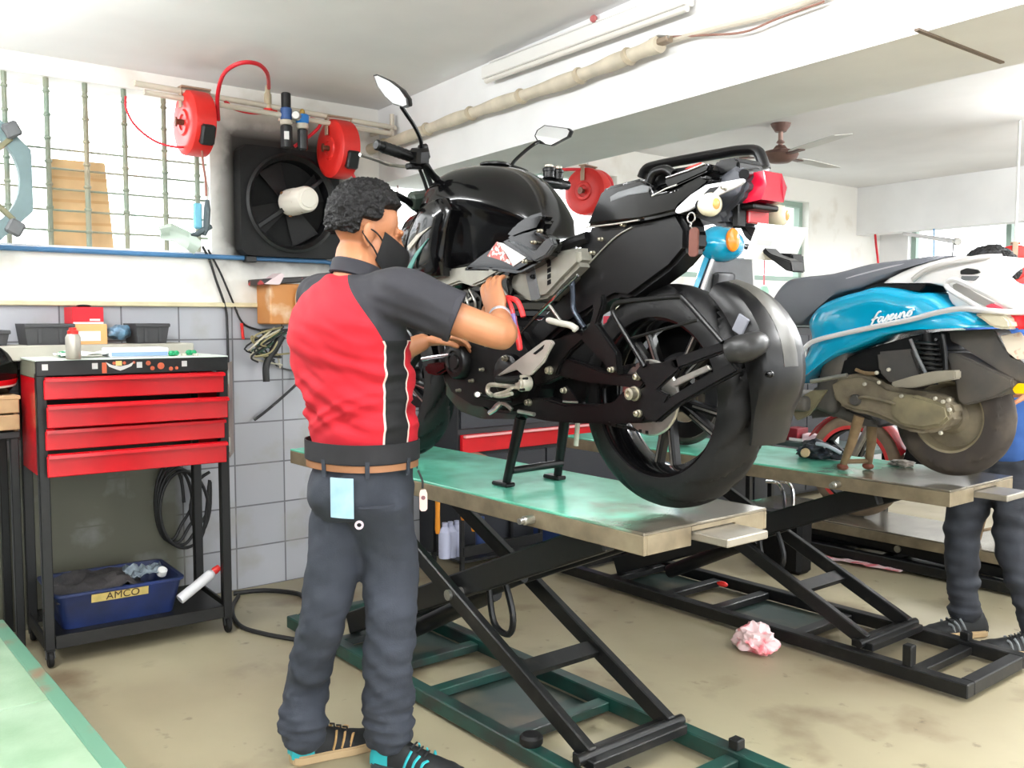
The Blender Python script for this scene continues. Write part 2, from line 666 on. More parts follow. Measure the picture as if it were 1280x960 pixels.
# ------------------------------------------------------------------ scissor lifts
def lift_top_material(name, x0, x1, green_to):
    """green enamel worn through to bare steel towards the loading end."""
    m = bpy.data.materials.new(name)
    m.use_nodes = True
    nt = m.node_tree
    b = nt.nodes['Principled BSDF']
    g = nt.nodes.new('ShaderNodeNewGeometry')
    sp = nt.nodes.new('ShaderNodeSeparateXYZ'); nt.links.new(g.outputs['Position'], sp.inputs[0])
    n = nt.nodes.new('ShaderNodeTexNoise'); n.inputs['Scale'].default_value = 5; n.inputs['Detail'].default_value = 7
    nt.links.new(g.outputs['Position'], n.inputs['Vector'])
    ad = nt.nodes.new('ShaderNodeMath'); ad.operation = 'MULTIPLY_ADD'
    nt.links.new(n.outputs['Fac'], ad.inputs[0]); ad.inputs[1].default_value = 0.9
    nt.links.new(sp.outputs['X'], ad.inputs[2])
    mr = nt.nodes.new('ShaderNodeMapRange')
    mr.inputs['From Min'].default_value = green_to + 0.35; mr.inputs['From Max'].default_value = green_to + 0.65
    nt.links.new(ad.outputs[0], mr.inputs['Value'])
    n2 = nt.nodes.new('ShaderNodeTexNoise'); n2.inputs['Scale'].default_value = 9; n2.inputs['Detail'].default_value = 6
    nt.links.new(g.outputs['Position'], n2.inputs['Vector'])
    r2 = nt.nodes.new('ShaderNodeMapRange'); r2.inputs['From Min'].default_value = 0.35; r2.inputs['From Max'].default_value = 0.7
    nt.links.new(n2.outputs['Fac'], r2.inputs['Value'])
    mg = nt.nodes.new('ShaderNodeMix'); mg.data_type = 'RGBA'
    nt.links.new(r2.outputs['Result'], mg.inputs['Factor'])
    mg.inputs['A'].default_value = lin((112, 206, 178)); mg.inputs['B'].default_value = lin((92, 176, 148))
    ms = nt.nodes.new('ShaderNodeMix'); ms.data_type = 'RGBA'
    nt.links.new(r2.outputs['Result'], ms.inputs['Factor'])
    ms.inputs['A'].default_value = lin((150, 144, 130)); ms.inputs['B'].default_value = lin((112, 104, 92))
    mx = nt.nodes.new('ShaderNodeMix'); mx.data_type = 'RGBA'
    nt.links.new(mr.outputs['Result'], mx.inputs['Factor'])
    nt.links.new(mg.outputs['Result'], mx.inputs['A']); nt.links.new(ms.outputs['Result'], mx.inputs['B'])
    nt.links.new(mx.outputs['Result'], b.inputs['Base Color'])
    mt = nt.nodes.new('ShaderNodeMath'); mt.operation = 'MULTIPLY'; mt.inputs[1].default_value = 0.6
    nt.links.new(mr.outputs['Result'], mt.inputs[0])
    nt.links.new(mt.outputs[0], b.inputs['Metallic'])
    b.inputs['Roughness'].default_value = 0.2
    return m

M_edge = mat('worn_steel_edge', (150, 138, 114), 0.42, 0.4, rgb2=(118, 106, 86), scale=14, bump=0.05)
M_liftgreen = mat('green_frame_paint', (18, 62, 54), 0.4, rgb2=(30, 34, 34), scale=7, thr=(0.45, 0.65))
M_plate = mat('floor_plate', (44, 60, 56), 0.4, rgb2=(92, 84, 70), scale=5, thr=(0.5, 0.75))

def make_lift(x0, x1, y0, y1, z, label, green_to, low=False, base=(-3.5, -1.42), frame=M_blackmetal, ramp=True, slide=True):
    root = thing('scissor_lift', ((x0 + x1) / 2, (y0 + y1) / 2, 0), label, 'motorcycle lift')
    th = 0.05
    ym = (y0 + y1) / 2
    # folded sheet-steel table top with a bare edge band
    t = MB(); t.box(((x0 + x1) / 2, ym, z - 0.004), (x1 - x0, y1 - y0, 0.008), bev=0.002)
    top = t.build('table_top', lift_top_material('lift_enamel', x0, x1, green_to), root)
    e = MB()
    for yy in (y0 + 0.006, y1 - 0.006):
        e.box(((x0 + x1) / 2, yy, z - 0.008 - th / 2), (x1 - x0, 0.012, th), bev=0.002)
    e.box((x0 + 0.006, ym, z - 0.008 - th / 2), (0.012, y1 - y0 - 0.024, th), bev=0.002)
    rn = 0.2  # gap in the end skirt for the sliding ramp
    wR = (y1 - y0)
    ra, rb = y0 + wR * 0.36, y0 + wR * 0.72
    for a, b in ((y0 + 0.012, ra), (rb, y1 - 0.012)):
        e.box((x1 - 0.006, (a + b) / 2, z - 0.008 - th / 2), (0.012, b - a, th), bev=0.002)
    e.box((x1 - 0.006, (ra + rb) / 2, z - 0.008 - 0.006), (0.012, rb - ra, 0.012))
    e.build('edge_skirt', M_edge, root)
    if slide:
        s_ = MB(); s_.box((x1 - 0.02, (ra + rb) / 2, z - 0.034), (0.26, rb - ra - 0.012, 0.022), bev=0.003)
        s_.build('slide_plate', mat('slide_steel', (158, 152, 140), 0.35, 0.6, var=0.15, scale=9), root)
    # base frame
    b0, b1 = base
    f = MB(); rw = 0.05
    for yy in (y0 + rw / 2, y1 - rw / 2):
        f.box(((b0 + b1) / 2, yy, 0.04), (b1 - b0, rw, 0.05), bev=0.004)
    for xx in (b0 + rw / 2, b1 - rw / 2):
        f.box((xx, ym, 0.0405), (rw, y1 - y0 - 2 * rw - 0.002, 0.049), bev=0.004)
    f.build('base_frame', frame, root)
    for xx in [lerp(b0, b1, k) for k in (0.16, 0.33, 0.46, 0.66, 0.9)]:
        f = MB(); f.box((xx, ym, 0.035), (0.05, y1 - y0 - 2 * rw - 0.002, 0.03), bev=0.003)
        f.build('cross_member', frame, root)
    for k, wk in ((0.56, 0.2), (0.245, 0.16)):
        f = MB()
        f.box((lerp(b0, b1, k), ym, 0.012), ((b1 - b0) * wk, y1 - y0 - 2 * rw - 0.01, 0.004))
        f.build('floor_plate', M_plate, root)
    for (xx, yy) in ((b1 - 0.22, y0 + 0.025), (b1 - 0.22, y1 - 0.025)):
        ph = 0.075 if yy < ym else 0.03
        f = MB(); f.box((xx, yy, 0.065 + ph / 2), (0.035, 0.035, ph), bev=0.003)
        f.build('stop_post', M_blackmetal, root)
    # scissor arms: the outer pair rises to the far left, the inner pair to the right
    zt = z - 0.075
    fx, tx = b1 - 0.42, b0 + 0.42
    gx, hx = b0 + 0.3, b1 - 0.42
    for yy in (y0 + 0.085, y1 - 0.085):
        f = MB(); f.bar((fx, yy, 0.085), (tx, yy, zt), 0.03, 0.055, (0, 0, 1), bev=0.004)
        f.build('outer_arm', M_blackmetal, root)
    for yy in (y0 + 0.14, y1 - 0.14):
        f = MB(); f.bar((gx, yy, 0.085), (hx, yy, zt), 0.045, 0.085, (0, 0, 1), bev=0.005)
        f.build('inner_arm', M_black, root)
    f = MB()
    f.bar((lerp(fx, tx, 0.24), y0 + 0.1, lerp(0.085, zt, 0.24)), (lerp(fx, tx, 0.24), y1 - 0.1, lerp(0.085, zt, 0.24)), 0.02, 0.055, (tx - fx, 0, zt - 0.085))
    f.build('arm_brace', M_blackmetal, root)
    f = MB()
    f.cyl((fx, y0 + 0.03, 0.085), (fx, y1 - 0.03, 0.085), 0.016, 12)
    f.box((fx, ym, 0.075), (0.09, y1 - y0 - 0.11, 0.028), bev=0.003)
    f.build('pivot_shaft', M_blackmetal, root)
    f = MB()
    mx_ = (fx + tx) / 2; mz = (0.085 + zt) / 2
    f.cyl((mx_, y0 + 0.06, mz), (mx_, y1 - 0.06, mz), 0.018, 12)
    f.build('centre_shaft', M_steel, root)
    if not low:
        f = MB()
        f.cyl((gx + 0.25, ym, 0.09), (lerp(gx, hx, 0.55), ym, lerp(0.085, zt, 0.5) - 0.02), 0.032, 16)
        f.cyl((lerp(gx, hx, 0.5), ym, lerp(0.085, zt, 0.45) - 0.02), (lerp(gx, hx, 0.66), ym, lerp(0.085, zt, 0.62) - 0.01), 0.017, 12)
        f.build('hydraulic_ram', M_black, root)
        f = MB()
        q = Vector((mx_ + 0.1, y0 + 0.2, mz - 0.02))
        f.tube(smooth([q + Vector((-0.06, 0, 0.06)), q + Vector((-0.03, 0, -0.08)), q + Vector((0.05, 0, -0.1)), q + Vector((0.07, 0, -0.03)), q + Vector((0.02, 0, 0.09))], 5), 0.011, 8)
        f.build('lock_bracket', M_blackmetal, root)
    # pivot stub on the side of the table
    f = MB(); f.cyl((x1 - 0.42, y0 - 0.035, z - 0.035), (x1 - 0.42, y0 + 0.002, z - 0.035), 0.013, 14, bev=0.003); f.cyl((x1 - 0.42, y0 - 0.05, z - 0.035), (x1 - 0.42, y0 - 0.033, z - 0.035), 0.009, 10)
    f.build('side_stud', M_steel, root)
    return root

Z1, Z2 = 0.77, 0.715
lift1 = make_lift(-3.49, -1.55, 1.67, 2.165, Z1, 'nearest raised scissor lift carrying the black motorcycle, green top with bare steel end', -1.8, frame=M_liftgreen, base=(-3.55, -1.40))
lift2 = make_lift(-3.45, -1.50, 3.12, 3.60, Z2, 'raised scissor lift under the teal scooter, green top with bare steel end', -1.98)
lift3 = make_lift(-3.45, -1.20, 4.50, 4.98, 0.20, 'lowered grey steel lift platform behind the teal scooter lift', -3.6, low=True)
# lowered green platform at the near left
lift0 = thing('lowered_lift', (-3.2, 0.43, 0), 'pale green lowered lift platform on the floor in the near left corner', 'motorcycle lift')
M_palegreen = mat('pale_green_plate', (176, 206, 176), 0.4, rgb2=(150, 184, 150), scale=6, bump=0.1)
b = MB()
for x0, x1 in ((-3.93, -3.02), (-3.014, -1.9)):
    b.box(((x0 + x1) / 2, 0.42, 0.146), (x1 - x0, 0.45, 0.008), bev=0.002)
b.build('deck_plate', M_palegreen, lift0)
b = MB()
for yy in (0.67, 0.17):
    b.box((-2.92, yy, 0.125), (2.04, 0.05, 0.055), bev=0.004)
b.build('side_rail', mat('green_rail', (110, 160, 134), 0.4, rgb2=(150, 120, 96), scale=7, thr=(0.55, 0.75)), lift0)
for xx in (-3.85, -3.1, -2.3):
    b = MB(); b.box((xx, 0.42, 0.05), (0.06, 0.44, 0.1), bev=0.004)
    b.build('under_beam', M_black, lift0)
# ------------------------------------------------------------------ window grille on the left wall
win = struct(MB().box((XW - 0.1, (W1[0] + W1[1]) / 2, ZS + 0.008), (0.2, W1[1] - W1[0], 0.016)).build('window_1', M_plaster))
M_bar = mat('grille_paint', (120, 142, 128), 0.5, rgb2=(150, 140, 116), scale=6)
ybars = [onx(px, 250, XW - 0.03).y for px in (10, 62, 110, 158, 207, 247)]
ybars = [ybars[0] - 0.4, ybars[0] - 0.2] + ybars
for y in ybars:
    b = MB()
    b.cyl((XW - 0.03, y, ZS + 0.016), (XW - 0.03, y, 2.29), 0.011, 10)
    z = ZS + 0.08
    while z < 2.27:
        b.lathe([(0.011, -0.008), (0.015, -0.003), (0.015, 0.003), (0.011, 0.008)], (XW - 0.03, y, z), (0, 0, 1), 10, cap=False)
        z += 0.095
    b.build('grille_bar', M_bar, win)
for py in (181, 206, 232, 259, 285):
    z = onx(20, py, XW - 0.045).z
    MB().cyl((XW - 0.045, W1[0], z), (XW - 0.045, W1[1], z), 0.0045, 8).build('grille_rod', M_bar, win)

# cardboard sheet wedged behind the grille
q = [onx(*p, XW - 0.1) for p in ((64, 313), (143, 314), (131, 204), (64, 198))]
b = MB(); b.prism(q, (-0.006, 0, 0), bev=0.001)
sheet = b.build('cardboard_sheet', M_card)
tag(sheet, 'brown cardboard sheet wedged behind the window grille', 'cardboard')
for t in (0.3, 0.55, 0.8):
    b = MB(); b.bar(q[0].lerp(q[3], t) + Vector((0.001, 0, 0)), q[1].lerp(q[2], t) + Vector((0.001, 0, 0)), 0.002, 0.012, (0, 0, 1)).build('fold_crease', mat('card_crease', (196, 156, 108), 0.85), sheet)

# spare grey fan frame hung on the grille
M_frame = mat('grey_green_plastic', (104, 124, 126), 0.5, var=0.1)
cy = onx(43, 230, -4.15).y - 0.27
cz = onx(20, 225, -4.15).z
ff = thing('fan_shroud', (-4.16, cy, cz - 0.27), 'grey square fan frame hung on the window grille at the left', 'fan frame')
b = MB(); ring_plate(b, (-4.17, cy, cz), (1, 0, 0), (0, 0, 1), 0.26, 0.215, 0, 0.035, corner=0.14)
b.build('frame_ring', M_frame, ff)
for s_ in (-1, 1):
    b = MB(); b.bar((-4.145, cy + 0.03, cz), (-4.145, cy + 0.19, cz + s_ * 0.16), 0.02, 0.03, (1, 0, 0), bev=0.003); b.build('strut', mat('olive_metal', (120, 118, 92), 0.5, 0.3), ff)
    b = MB(); b.box((-4.125, cy + 0.19, cz + s_ * 0.19), (0.03, 0.06, 0.06), (s_ * 0.5, 0, 0), bev=0.008); b.build('clip', M_grey, ff)
    b = MB(); b.cyl((-4.136, cy + 0.225, cz + s_ * 0.225), (-4.13, cy + 0.225, cz + s_ * 0.225), 0.008, 10); b.build('screw', M_white, ff)
b = MB(); b.cyl((-4.16, cy, cz), (-4.11, cy, cz), 0.06, 24, bev=0.01); b.build('hub', M_frame, ff)

# blue conduit along the sill
b = MB()
b.tube([(XW + 0.02, -0.9, ZS - 0.005), (XW + 0.02, 2.22, ZS - 0.005), (XW + 0.02, 2.26, ZS - 0.012), (XW + 0.02, 2.27, ZS - 0.05), (XW + 0.02, 2.27, ZS - 0.2)], 0.011, 10)
tag(b.build('blue_conduit', M_blueconduit), 'blue conduit running along the window sill', 'conduit')

# ------------------------------------------------------------------ exhaust fan
fc = Vector((-4.24, 2.025, 1.845))
fan = thing('exhaust_fan', (-4.24, 2.025, 1.845 - 0.26), 'black square exhaust fan with white motor in the left wall', 'exhaust fan')
M_fanblk = mat('sooty_black', (11, 12, 13), 0.8, rgb2=(24, 25, 25), scale=8, thr=(0.5, 0.8))
b = MB(); ring_plate(b, fc, (1, 0, 0), (0, 0, 1), 0.255, 0.215, -0.005, 0.07, corner=0.03)
b.build('housing', M_fanblk, fan)
b = MB(); b.lathe([(0.215, 0.0), (0.222, 0.07), (0.235, 0.085), (0.222, 0.09), (0.205, 0.07), (0.2, 0.0)], fc, (1, 0, 0), 48, closed=True, cap=False)
b.build('inlet_ring', M_black, fan)
b = MB(); b.cyl(fc + Vector((-0.003, 0, 0)), fc + Vector((0.002, 0, 0)), 0.214, 40); b.build('recess_shade', mat('soot', (9, 10, 11), 0.9), fan)  # black disc paints the shade of the deep fan opening
for k in range(4):
    t = k * pi / 2 + 0.5
    d = Vector((0, cos(t), sin(t))); e = Vector((0, -sin(t), cos(t)))
    rows = []
    for i in range(7):
        r = 0.03 + 0.16 * i / 6
        wdt = 0.05 + 0.09 * i / 6
        rows.append([fc + Vector((0.025, 0, 0)) + d * r + e * (wdt * (j / 4 - 0.5)) + Vector((0.028 * (j / 4 - 0.5), 0, 0)) for j in range(5)])
    b = MB(); b.sheet(rows, 0.003); b.build('blade', mat('blade_black', (9, 9, 10), 0.7), fan)
for t in (radians(215), radians(38)):
    d = Vector((0, cos(t), sin(t)))
    b = MB(); b.bar(fc + Vector((0.075, 0, 0)) + d * 0.03, fc + Vector((0.06, 0, 0)) + d * 0.222, 0.022, 0.014, (1, 0, 0), bev=0.003); b.build('motor_strut', M_black, fan)
mo = fc + Vector((0.05, 0, 0.005))
b = MB(); b.lathe([(0.0, 0.0), (0.056, 0.0), (0.064, 0.008), (0.064, 0.06), (0.061, 0.065), (0.061, 0.17), (0.053, 0.188), (0.041, 0.192), (0.039, 0.197), (0.0, 0.199)], mo, (1, 0, 0), 36)
mt = b.build('motor', mat('motor_paint', (226, 220, 208), 0.45, rgb2=(150, 110, 70), scale=14, thr=(0.62, 0.75)), fan)
for k in range(3):
    t = k * 2 * pi / 3 + 0.4
    b = MB(); b.cyl(mo + Vector((0.02, cos(t) * 0.05, sin(t) * 0.05)), mo + Vector((0.02, cos(t) * 0.07, sin(t) * 0.07)), 0.008, 8); b.build('lug', mat('rusty', (140, 98, 60), 0.7), mt)
b = MB(); b.box((-4.22, 1.83, 1.575), (0.05, 0.05, 0.03), bev=0.004); b.build('mounting_foot', M_black, fan)

# ------------------------------------------------------------------ compressed air line with reels
XP = -4.03
b = MB()
b.cyl(onx(168, 104, XP), onx(494, 160, XP), 0.013, 12)
airp = b.build('air_pipe', M_pipe); tag(airp, 'upper cream painted air pipe on the left wall', 'pipe')
b = MB(); b.cyl(onx(180, 115, XP + .012), onx(488, 167, XP + .012), 0.012, 12)
airp2 = b.build('air_pipe', M_pipe); tag(airp2, 'lower cream painted air pipe holding the red hose reels', 'pipe')
pj = onx(490, 161, XP)
b = MB(); b.cyl(pj + Vector((0, 0, -.05)), pj + Vector((0, 0, .07)), 0.012, 10); b.cyl(pj + Vector((-.2, 0, 0)), pj + Vector((.03, 0, 0)), 0.01, 10); b.build('pipe_joint', M_pipe, airp)

def make_reel(loc, rz, label, group=None, guide=True):
    root = thing('hose_reel', (0, 0, 0), label, 'hose reel', 'red wall mounted hose reels')
    R = 0.135
    b = MB()   # axis along local y, dished red sides
    b.lathe([(0.0, -0.05), (0.03, -0.052), (0.034, -0.058), (0.05, -0.058), (0.056, -0.05), (0.1, -0.056), (0.12, -0.052), (R, -0.042), (R + 0.002, -0.03),
             (R + 0.002, 0.03), (R, 0.042), (0.1, 0.056), (0.056, 0.05), (0.0, 0.05)], (0, 0, 0), (0, 1, 0), 48)
    b.build('reel_case', M_redplastic, root)
    b = MB(); b.cyl((0, -0.085, 0), (0, -0.05, 0), 0.012, 12); b.cyl((-0.002, -0.085, 0), (0, -0.078, 0), 0.02, 12); b.build('axle', mat('brown_metal', (110, 70, 52), 0.5, 0.4), root)
    b = MB()
    b.box((0, -0.062, 0.105), (0.028, 0.006, 0.09), bev=0.002); b.box((0, 0.0, 0.148), (0.05, 0.13, 0.008), bev=0.002); b.box((0, 0.062, 0.105), (0.028, 0.006, 0.09), bev=0.002)
    b.build('bracket', mat('reel_bracket', (176, 150, 128), 0.5, 0.4), root)
    b = MB(); b.box((0.115, 0.005, -0.06), (0.055, 0.06, 0.085), (0, 0.35, 0), bev=0.008); g = b.build('hose_guide', M_black, root)
    b = MB(); b.box((0.143, 0.005, -0.052), (0.006, 0.035, 0.012), (0, 0.35, 0)); b.build('guide_plate', M_white, g)
    root.location = loc; root.rotation_euler = (0, 0, rz)
    return root

reel1 = make_reel(onx(244, 155, XP), 0, 'red hose reel on the left wall above the window grille')
reel2 = make_reel(onx(423, 187, XP), 0, 'red hose reel in front of the exhaust fan')
reel3 = make_reel(onx(735, 240, XP), 0.25, 'red hose reel seen behind the motorcycle tank and tail')
reel4 = make_reel(ony(1052, 299, 7.34), 0.0, 'far red hose reel under the back beam above the scooter seat')
reel5 = make_reel(ony(1268, 338, 5.4), 0.4, 'red hose reel at the right edge above the bending worker')

for rl, rz_ in ((reel3, .25), (reel5, .4)):
    p_ = Vector(rl.location)
    h_ = MB(); h_.cyl((0, 0, .15), (0, 0, ZC - p_.z), .008, 8); h_.build('hanger_rod', M_white, rl)

def hose(name, pts, r, label, cat, m=M_hosered, n=6):
    b = MB(); b.tube(smooth(pts, n), r, 8)
    return tag(b.build(name, m), label, cat)

P = lambda px, py, dx=0: onx(px, py, XP + dx)
hose('air_hose', [P(273, 150, .05), P(272, 120, .15), P(280, 92, .3), P(300, 79, .4), P(322, 80, .4), P(334, 92, .3), P(336, 110, .02)], 0.0085, 'red air hose looping up over the cream pipe by the ceiling', 'hose')
hose('air_hose', [P(278, 122), P(290, 134), P(310, 140), P(330, 141), P(347, 142)], 0.0085, 'red air hose drooping below the pipe into the filter regulator', 'hose')
hose('air_hose', [P(388, 148), P(400, 153), P(396, 162), P(380, 175), P(368, 183, -0.03)], 0.008, 'short red hose bent between the filter regulator and the hose reel', 'hose')
hose('air_hose', [P(436, 200, 0.03), P(440, 215, 0.04), P(446, 232, 0.05), P(450, 262, 0.05), P(452, 330, 0.05)], 0.0075, 'red hose hanging from the reel in front of the exhaust fan', 'hose')
hose('air_hose', [P(157, 120, -0.1), P(158, 137, -0.1), P(170, 158, -0.08), P(195, 177, -0.05), P(225, 184), P(252, 178)], 0.005, 'thin red hose sagging across the bright window to the reel', 'hose')
hose('air_hose', [onx(702, 212, XP), onx(730, 212, XP), onx(752, 215, XP), onx(763, 224, XP), onx(766, 234, XP)], 0.009, 'red hose arching over the reel behind the motorcycle', 'hose')
hose('air_hose', [P(252, 185, 0.06), P(254, 205, 0.06), P(257, 225, 0.06), P(258, 245, 0.06)], 0.005, 'thin brown hose hanging below the reel by the window', 'hose', mat('brown_hose', (140, 84, 70), 0.5))

# brass coupling above the pipe
b = MB()
b.lathe([(0.009, 0), (0.016, 0.003), (0.016, 0.02), (0.012, 0.025), (0.017, 0.03), (0.017, 0.07), (0.012, 0.078), (0.011, 0.105), (0.009, 0.11)], P(335, 138), (0, 0, 1), 14)
cp = b.build('quick_coupling', mat('brass_cream', (200, 186, 158), 0.4, 0.4)); tag(cp, 'cream and red quick coupling standing on the air pipe', 'coupling')
b = MB(); b.cyl(P(335, 139), P(335, 136), 0.02, 12); b.cyl(P(338, 139), P(346, 140), 0.007, 8); b.build('red_ring', M_redplastic, cp)

# filter regulator
fr = thing('air_regulator', P(365, 187), 'black and blue filter regulator hanging on the air pipe', 'regulator')
M_blue = mat('regulator_blue', (40, 130, 215), 0.4)
k = Vector((0.02, 0, 0))
c1 = P(356, 187).xy.to_3d() + k; c2 = P(376, 187).xy.to_3d() + k
z = lambda py: onx(360, py, XP).z
def vcyl(c, p0, p1, r, nm, m, bev=0.004):
    b = MB(); b.cyl((c.x, c.y, z(p0)), (c.x, c.y, z(p1)), r, 20, bev=bev); return b.build(nm, m, fr)
vcyl(c1, 137, 118, 0.022, 'regulator_knob', M_black)
vcyl(c1, 152, 136.5, 0.026, 'regulator_body', mat('steel_blue', (56, 92, 150), 0.4))
vcyl(c1, 158, 151.5, 0.028, 'collar', M_pipe)
bw = vcyl(c1, 188, 157.5, 0.027, 'filter_bowl', M_black, 0.008)
b = MB(); b.box((c1.x + 0.026, c1.y - 0.012, z(172)), (0.006, 0.022, 0.036), (0, 0, -0.45)); b.build('level_label', M_white, bw)
vcyl(c2, 153, 142, 0.03, 'lubricator_cap', M_blue)
vcyl(c2, 160, 152.5, 0.027, 'collar', M_pipe)
vcyl(c2, 187, 159.5, 0.024, 'oil_bowl', mat('dark_bowl', (44, 46, 48), 0.25), 0.008)
gc = Vector(((c1.x + c2.x) / 2 + 0.03, (c1.y + c2.y) / 2, z(147)))
b = MB(); b.cyl(gc, gc + Vector((0.025, -0.02, 0)), 0.02, 20, bev=0.003); g = b.build('pressure_gauge', M_steel, fr)
b = MB(); b.cyl(gc + Vector((0.0252, -0.0202, 0)), gc + Vector((0.0262, -0.021, 0)), 0.016, 20); b.build('dial', M_white, g)
b = MB(); b.box(((c1.x + c2.x) / 2 - 0.02, (c1.y + c2.y) / 2, z(150)), (0.02, 0.13, 0.018), bev=0.003); b.build('link_bracket', M_pipe, fr)
b = MB(); b.ell((c2.x, c2.y, z(139)), (0.012, 0.012, 0.016), n=10, m=8); b.build('sight_glass', mat('amber', (190, 150, 70), 0.2), fr)

# air gun hanging by the window
ag = thing('air_gun', P(258, 290), 'dark grey spray gun hung by the end of the window', 'air gun')
b = MB(); b.tube([P(259, 250, .03), P(259, 262, .03), P(258, 285, .03), P(255, 294, .03)], [0.012, 0.02, 0.019, 0.012], 10, flat=0.7); b.build('gun_handle', mat('gun_grey', (70, 82, 86), 0.5), ag)
b = MB(); b.tube([P(264, 283, .03), P(256, 287, .03), P(246, 293, .03), P(239, 293, .03)], [0.01, 0.014, 0.012, 0.006], 10); b.build('gun_barrel', mat('gun_grey'), ag)
b = MB(); b.tube([P(257, 228, .03), P(257, 236, .03), P(257, 250, .03)], [0.006, 0.015, 0.01], 10); b.build('gun_coupling', M_white, ag)
b = MB(); b.box(P(247, 270, .01), (0.02, 0.035, 0.11), bev=0.005); b.build('blue_sleeve', mat('pale_blue', (120, 190, 215), 0.5), ag)
# folded white cloth caught on the grille
rows = []
c0 = [P(196, 285, -0.05), P(212, 279, -0.05), P(240, 290, -0.05), P(252, 302, -0.05)]
c1_ = [P(203, 299, -0.05), P(215, 302, -0.05), P(232, 312, -0.05), P(244, 317, -0.05)]
for i in range(7):
    t = i / 6
    rows.append([c0[j].lerp(c1_[j], t) + Vector((0.02 * sin(j * 2 + t * 5), 0, 0)) for j in range(4)])
tag(MB().sheet(rows, 0.003).build('cloth_rag', mat('pale_rag', (206, 220, 208), 0.9)), 'pale folded rag caught on the grille above the sill', 'rag')

# ------------------------------------------------------------------ wooden switch box with a tangle of cables
sb = thing('switch_box', (XW + 0.1, 2.03, 1.28), 'wooden wall box with papers on top beside the tiled wall', 'box')
y0_, y1_ = onx(338, 400, XW + .16).y, onx(385, 400, XW + .16).y
b = MB(); b.box((XW + 0.085, (y0_ + y1_) / 2, 1.365), (0.15, y1_ - y0_, 0.19), bev=0.006)
b.build('box_body', mat('box_wood', (196, 132, 72), 0.6, rgb2=(226, 200, 170), scale=7, thr=(0.55, 0.7)), sb)
b = MB(); b.box((XW + 0.09, (y0_ + y1_) / 2 - 0.01, 1.475), (0.17, y1_ - y0_ + 0.06, 0.028), (0.08, 0, 0), bev=0.004); b.build('box_lid', mat('black_lid', (48, 44, 44), 0.5, rgb2=(180, 50, 50), scale=18, thr=(0.6, 0.66)), sb)
b = MB(); b.prism([onx(*p, XW + 0.185) for p in ((331, 355), (352, 341), (356, 344), (350, 356))], (-0.1, 0, 0), bev=0.002); b.build('paper_flap', mat('pink_paper', (226, 208, 210), 0.7, rgb2=(214, 80, 130), scale=30, thr=(0.6, 0.66)), sb)
b = MB(); b.ell(onx(378, 375, XW + 0.18), (0.03, 0.035, 0.07), n=16); b.build('canvas_bundle', mat('canvas', (196, 174, 140), 0.9), sb)
rnd = random.Random(3)
cols = [(150, 140, 100), (40, 42, 40), (196, 190, 170), (60, 90, 70), (44, 44, 46)]
for k in range(16):
    c = cols[k % 5]
    st = onx(rnd.uniform(330, 362), rnd.uniform(408, 416), XW + 0.1)
    md = onx(rnd.uniform(304, 345), rnd.uniform(412, 440), XW + 0.1 + rnd.uniform(-0.04, 0.06))
    m2 = onx(rnd.uniform(312, 352), rnd.uniform(420, 450), XW + 0.08 + rnd.uniform(-0.04, 0.06))
    en = onx(rnd.uniform(318, 366), rnd.uniform(415, 462), XW + 0.06)
    b = MB(); b.tube(smooth([st, md, m2, en], 6), 0.0045, 6)
    tag(b.build('loose_wire', mat('wire_%s' % ['khaki', 'black', 'cream', 'green', 'charcoal'][k % 5], c, 0.6)), 'one of the wires tangled under the wooden wall box', 'wire', 'tangle of wires under the wall box')
b = MB(); b.tube(smooth([onx(352, 420, XW + .1), onx(342, 438, XW + .1), onx(333, 456, XW + .1), onx(333, 477, XW + .1)], 5), [0.02] * 6 + [0.016] * 10, 12)
tag(b.build('rubber_sleeve', M_cable), 'thick black rubber sleeve hanging below the wire tangle', 'sleeve')
b = MB(); b.tube(smooth([onx(372, 412, XW + .1), onx(380, 440, XW + .1), onx(384, 475, XW + .1)], 5), 0.02, 12)
tag(b.build('rubber_sleeve', M_cable), 'thick black rubber sleeve behind the worker by the wall box', 'sleeve')
W = lambda px, py, d=0.015: onx(px, py, XW + d)
hose('power_cable', [W(253, 308), W(262, 325), W(270, 350), W(282, 385), W(284, 410), W(285, 440), W(286, 500)], 0.006, 'black cable dropping from the sill behind the trolley', 'cable', M_cable)
hose('power_cable', [W(260, 312), W(275, 340), W(290, 375), W(302, 402), W(318, 411), W(340, 414)], 0.005, 'black cable swinging from the sill to the wall box', 'cable', M_cable)
hose('power_cable', [W(318, 525, .03), W(335, 512, .03), W(358, 492, .04), W(378, 473, .05), W(388, 460, .06)], 0.007, 'black cable sagging across the tiles beside the metal flap', 'cable', M_cable)
hose('power_cable', [W(339, 452), W(352, 460), W(372, 463), W(388, 458)], 0.004, 'thin grey cable on the tiles behind the worker', 'cable', M_grey)
b = MB(); b.cyl(W(302, 404), W(304, 424), 0.007, 10); tag(b.build('cable_tag', M_redplastic), 'small red tag clipped to the hanging cable', 'tag')

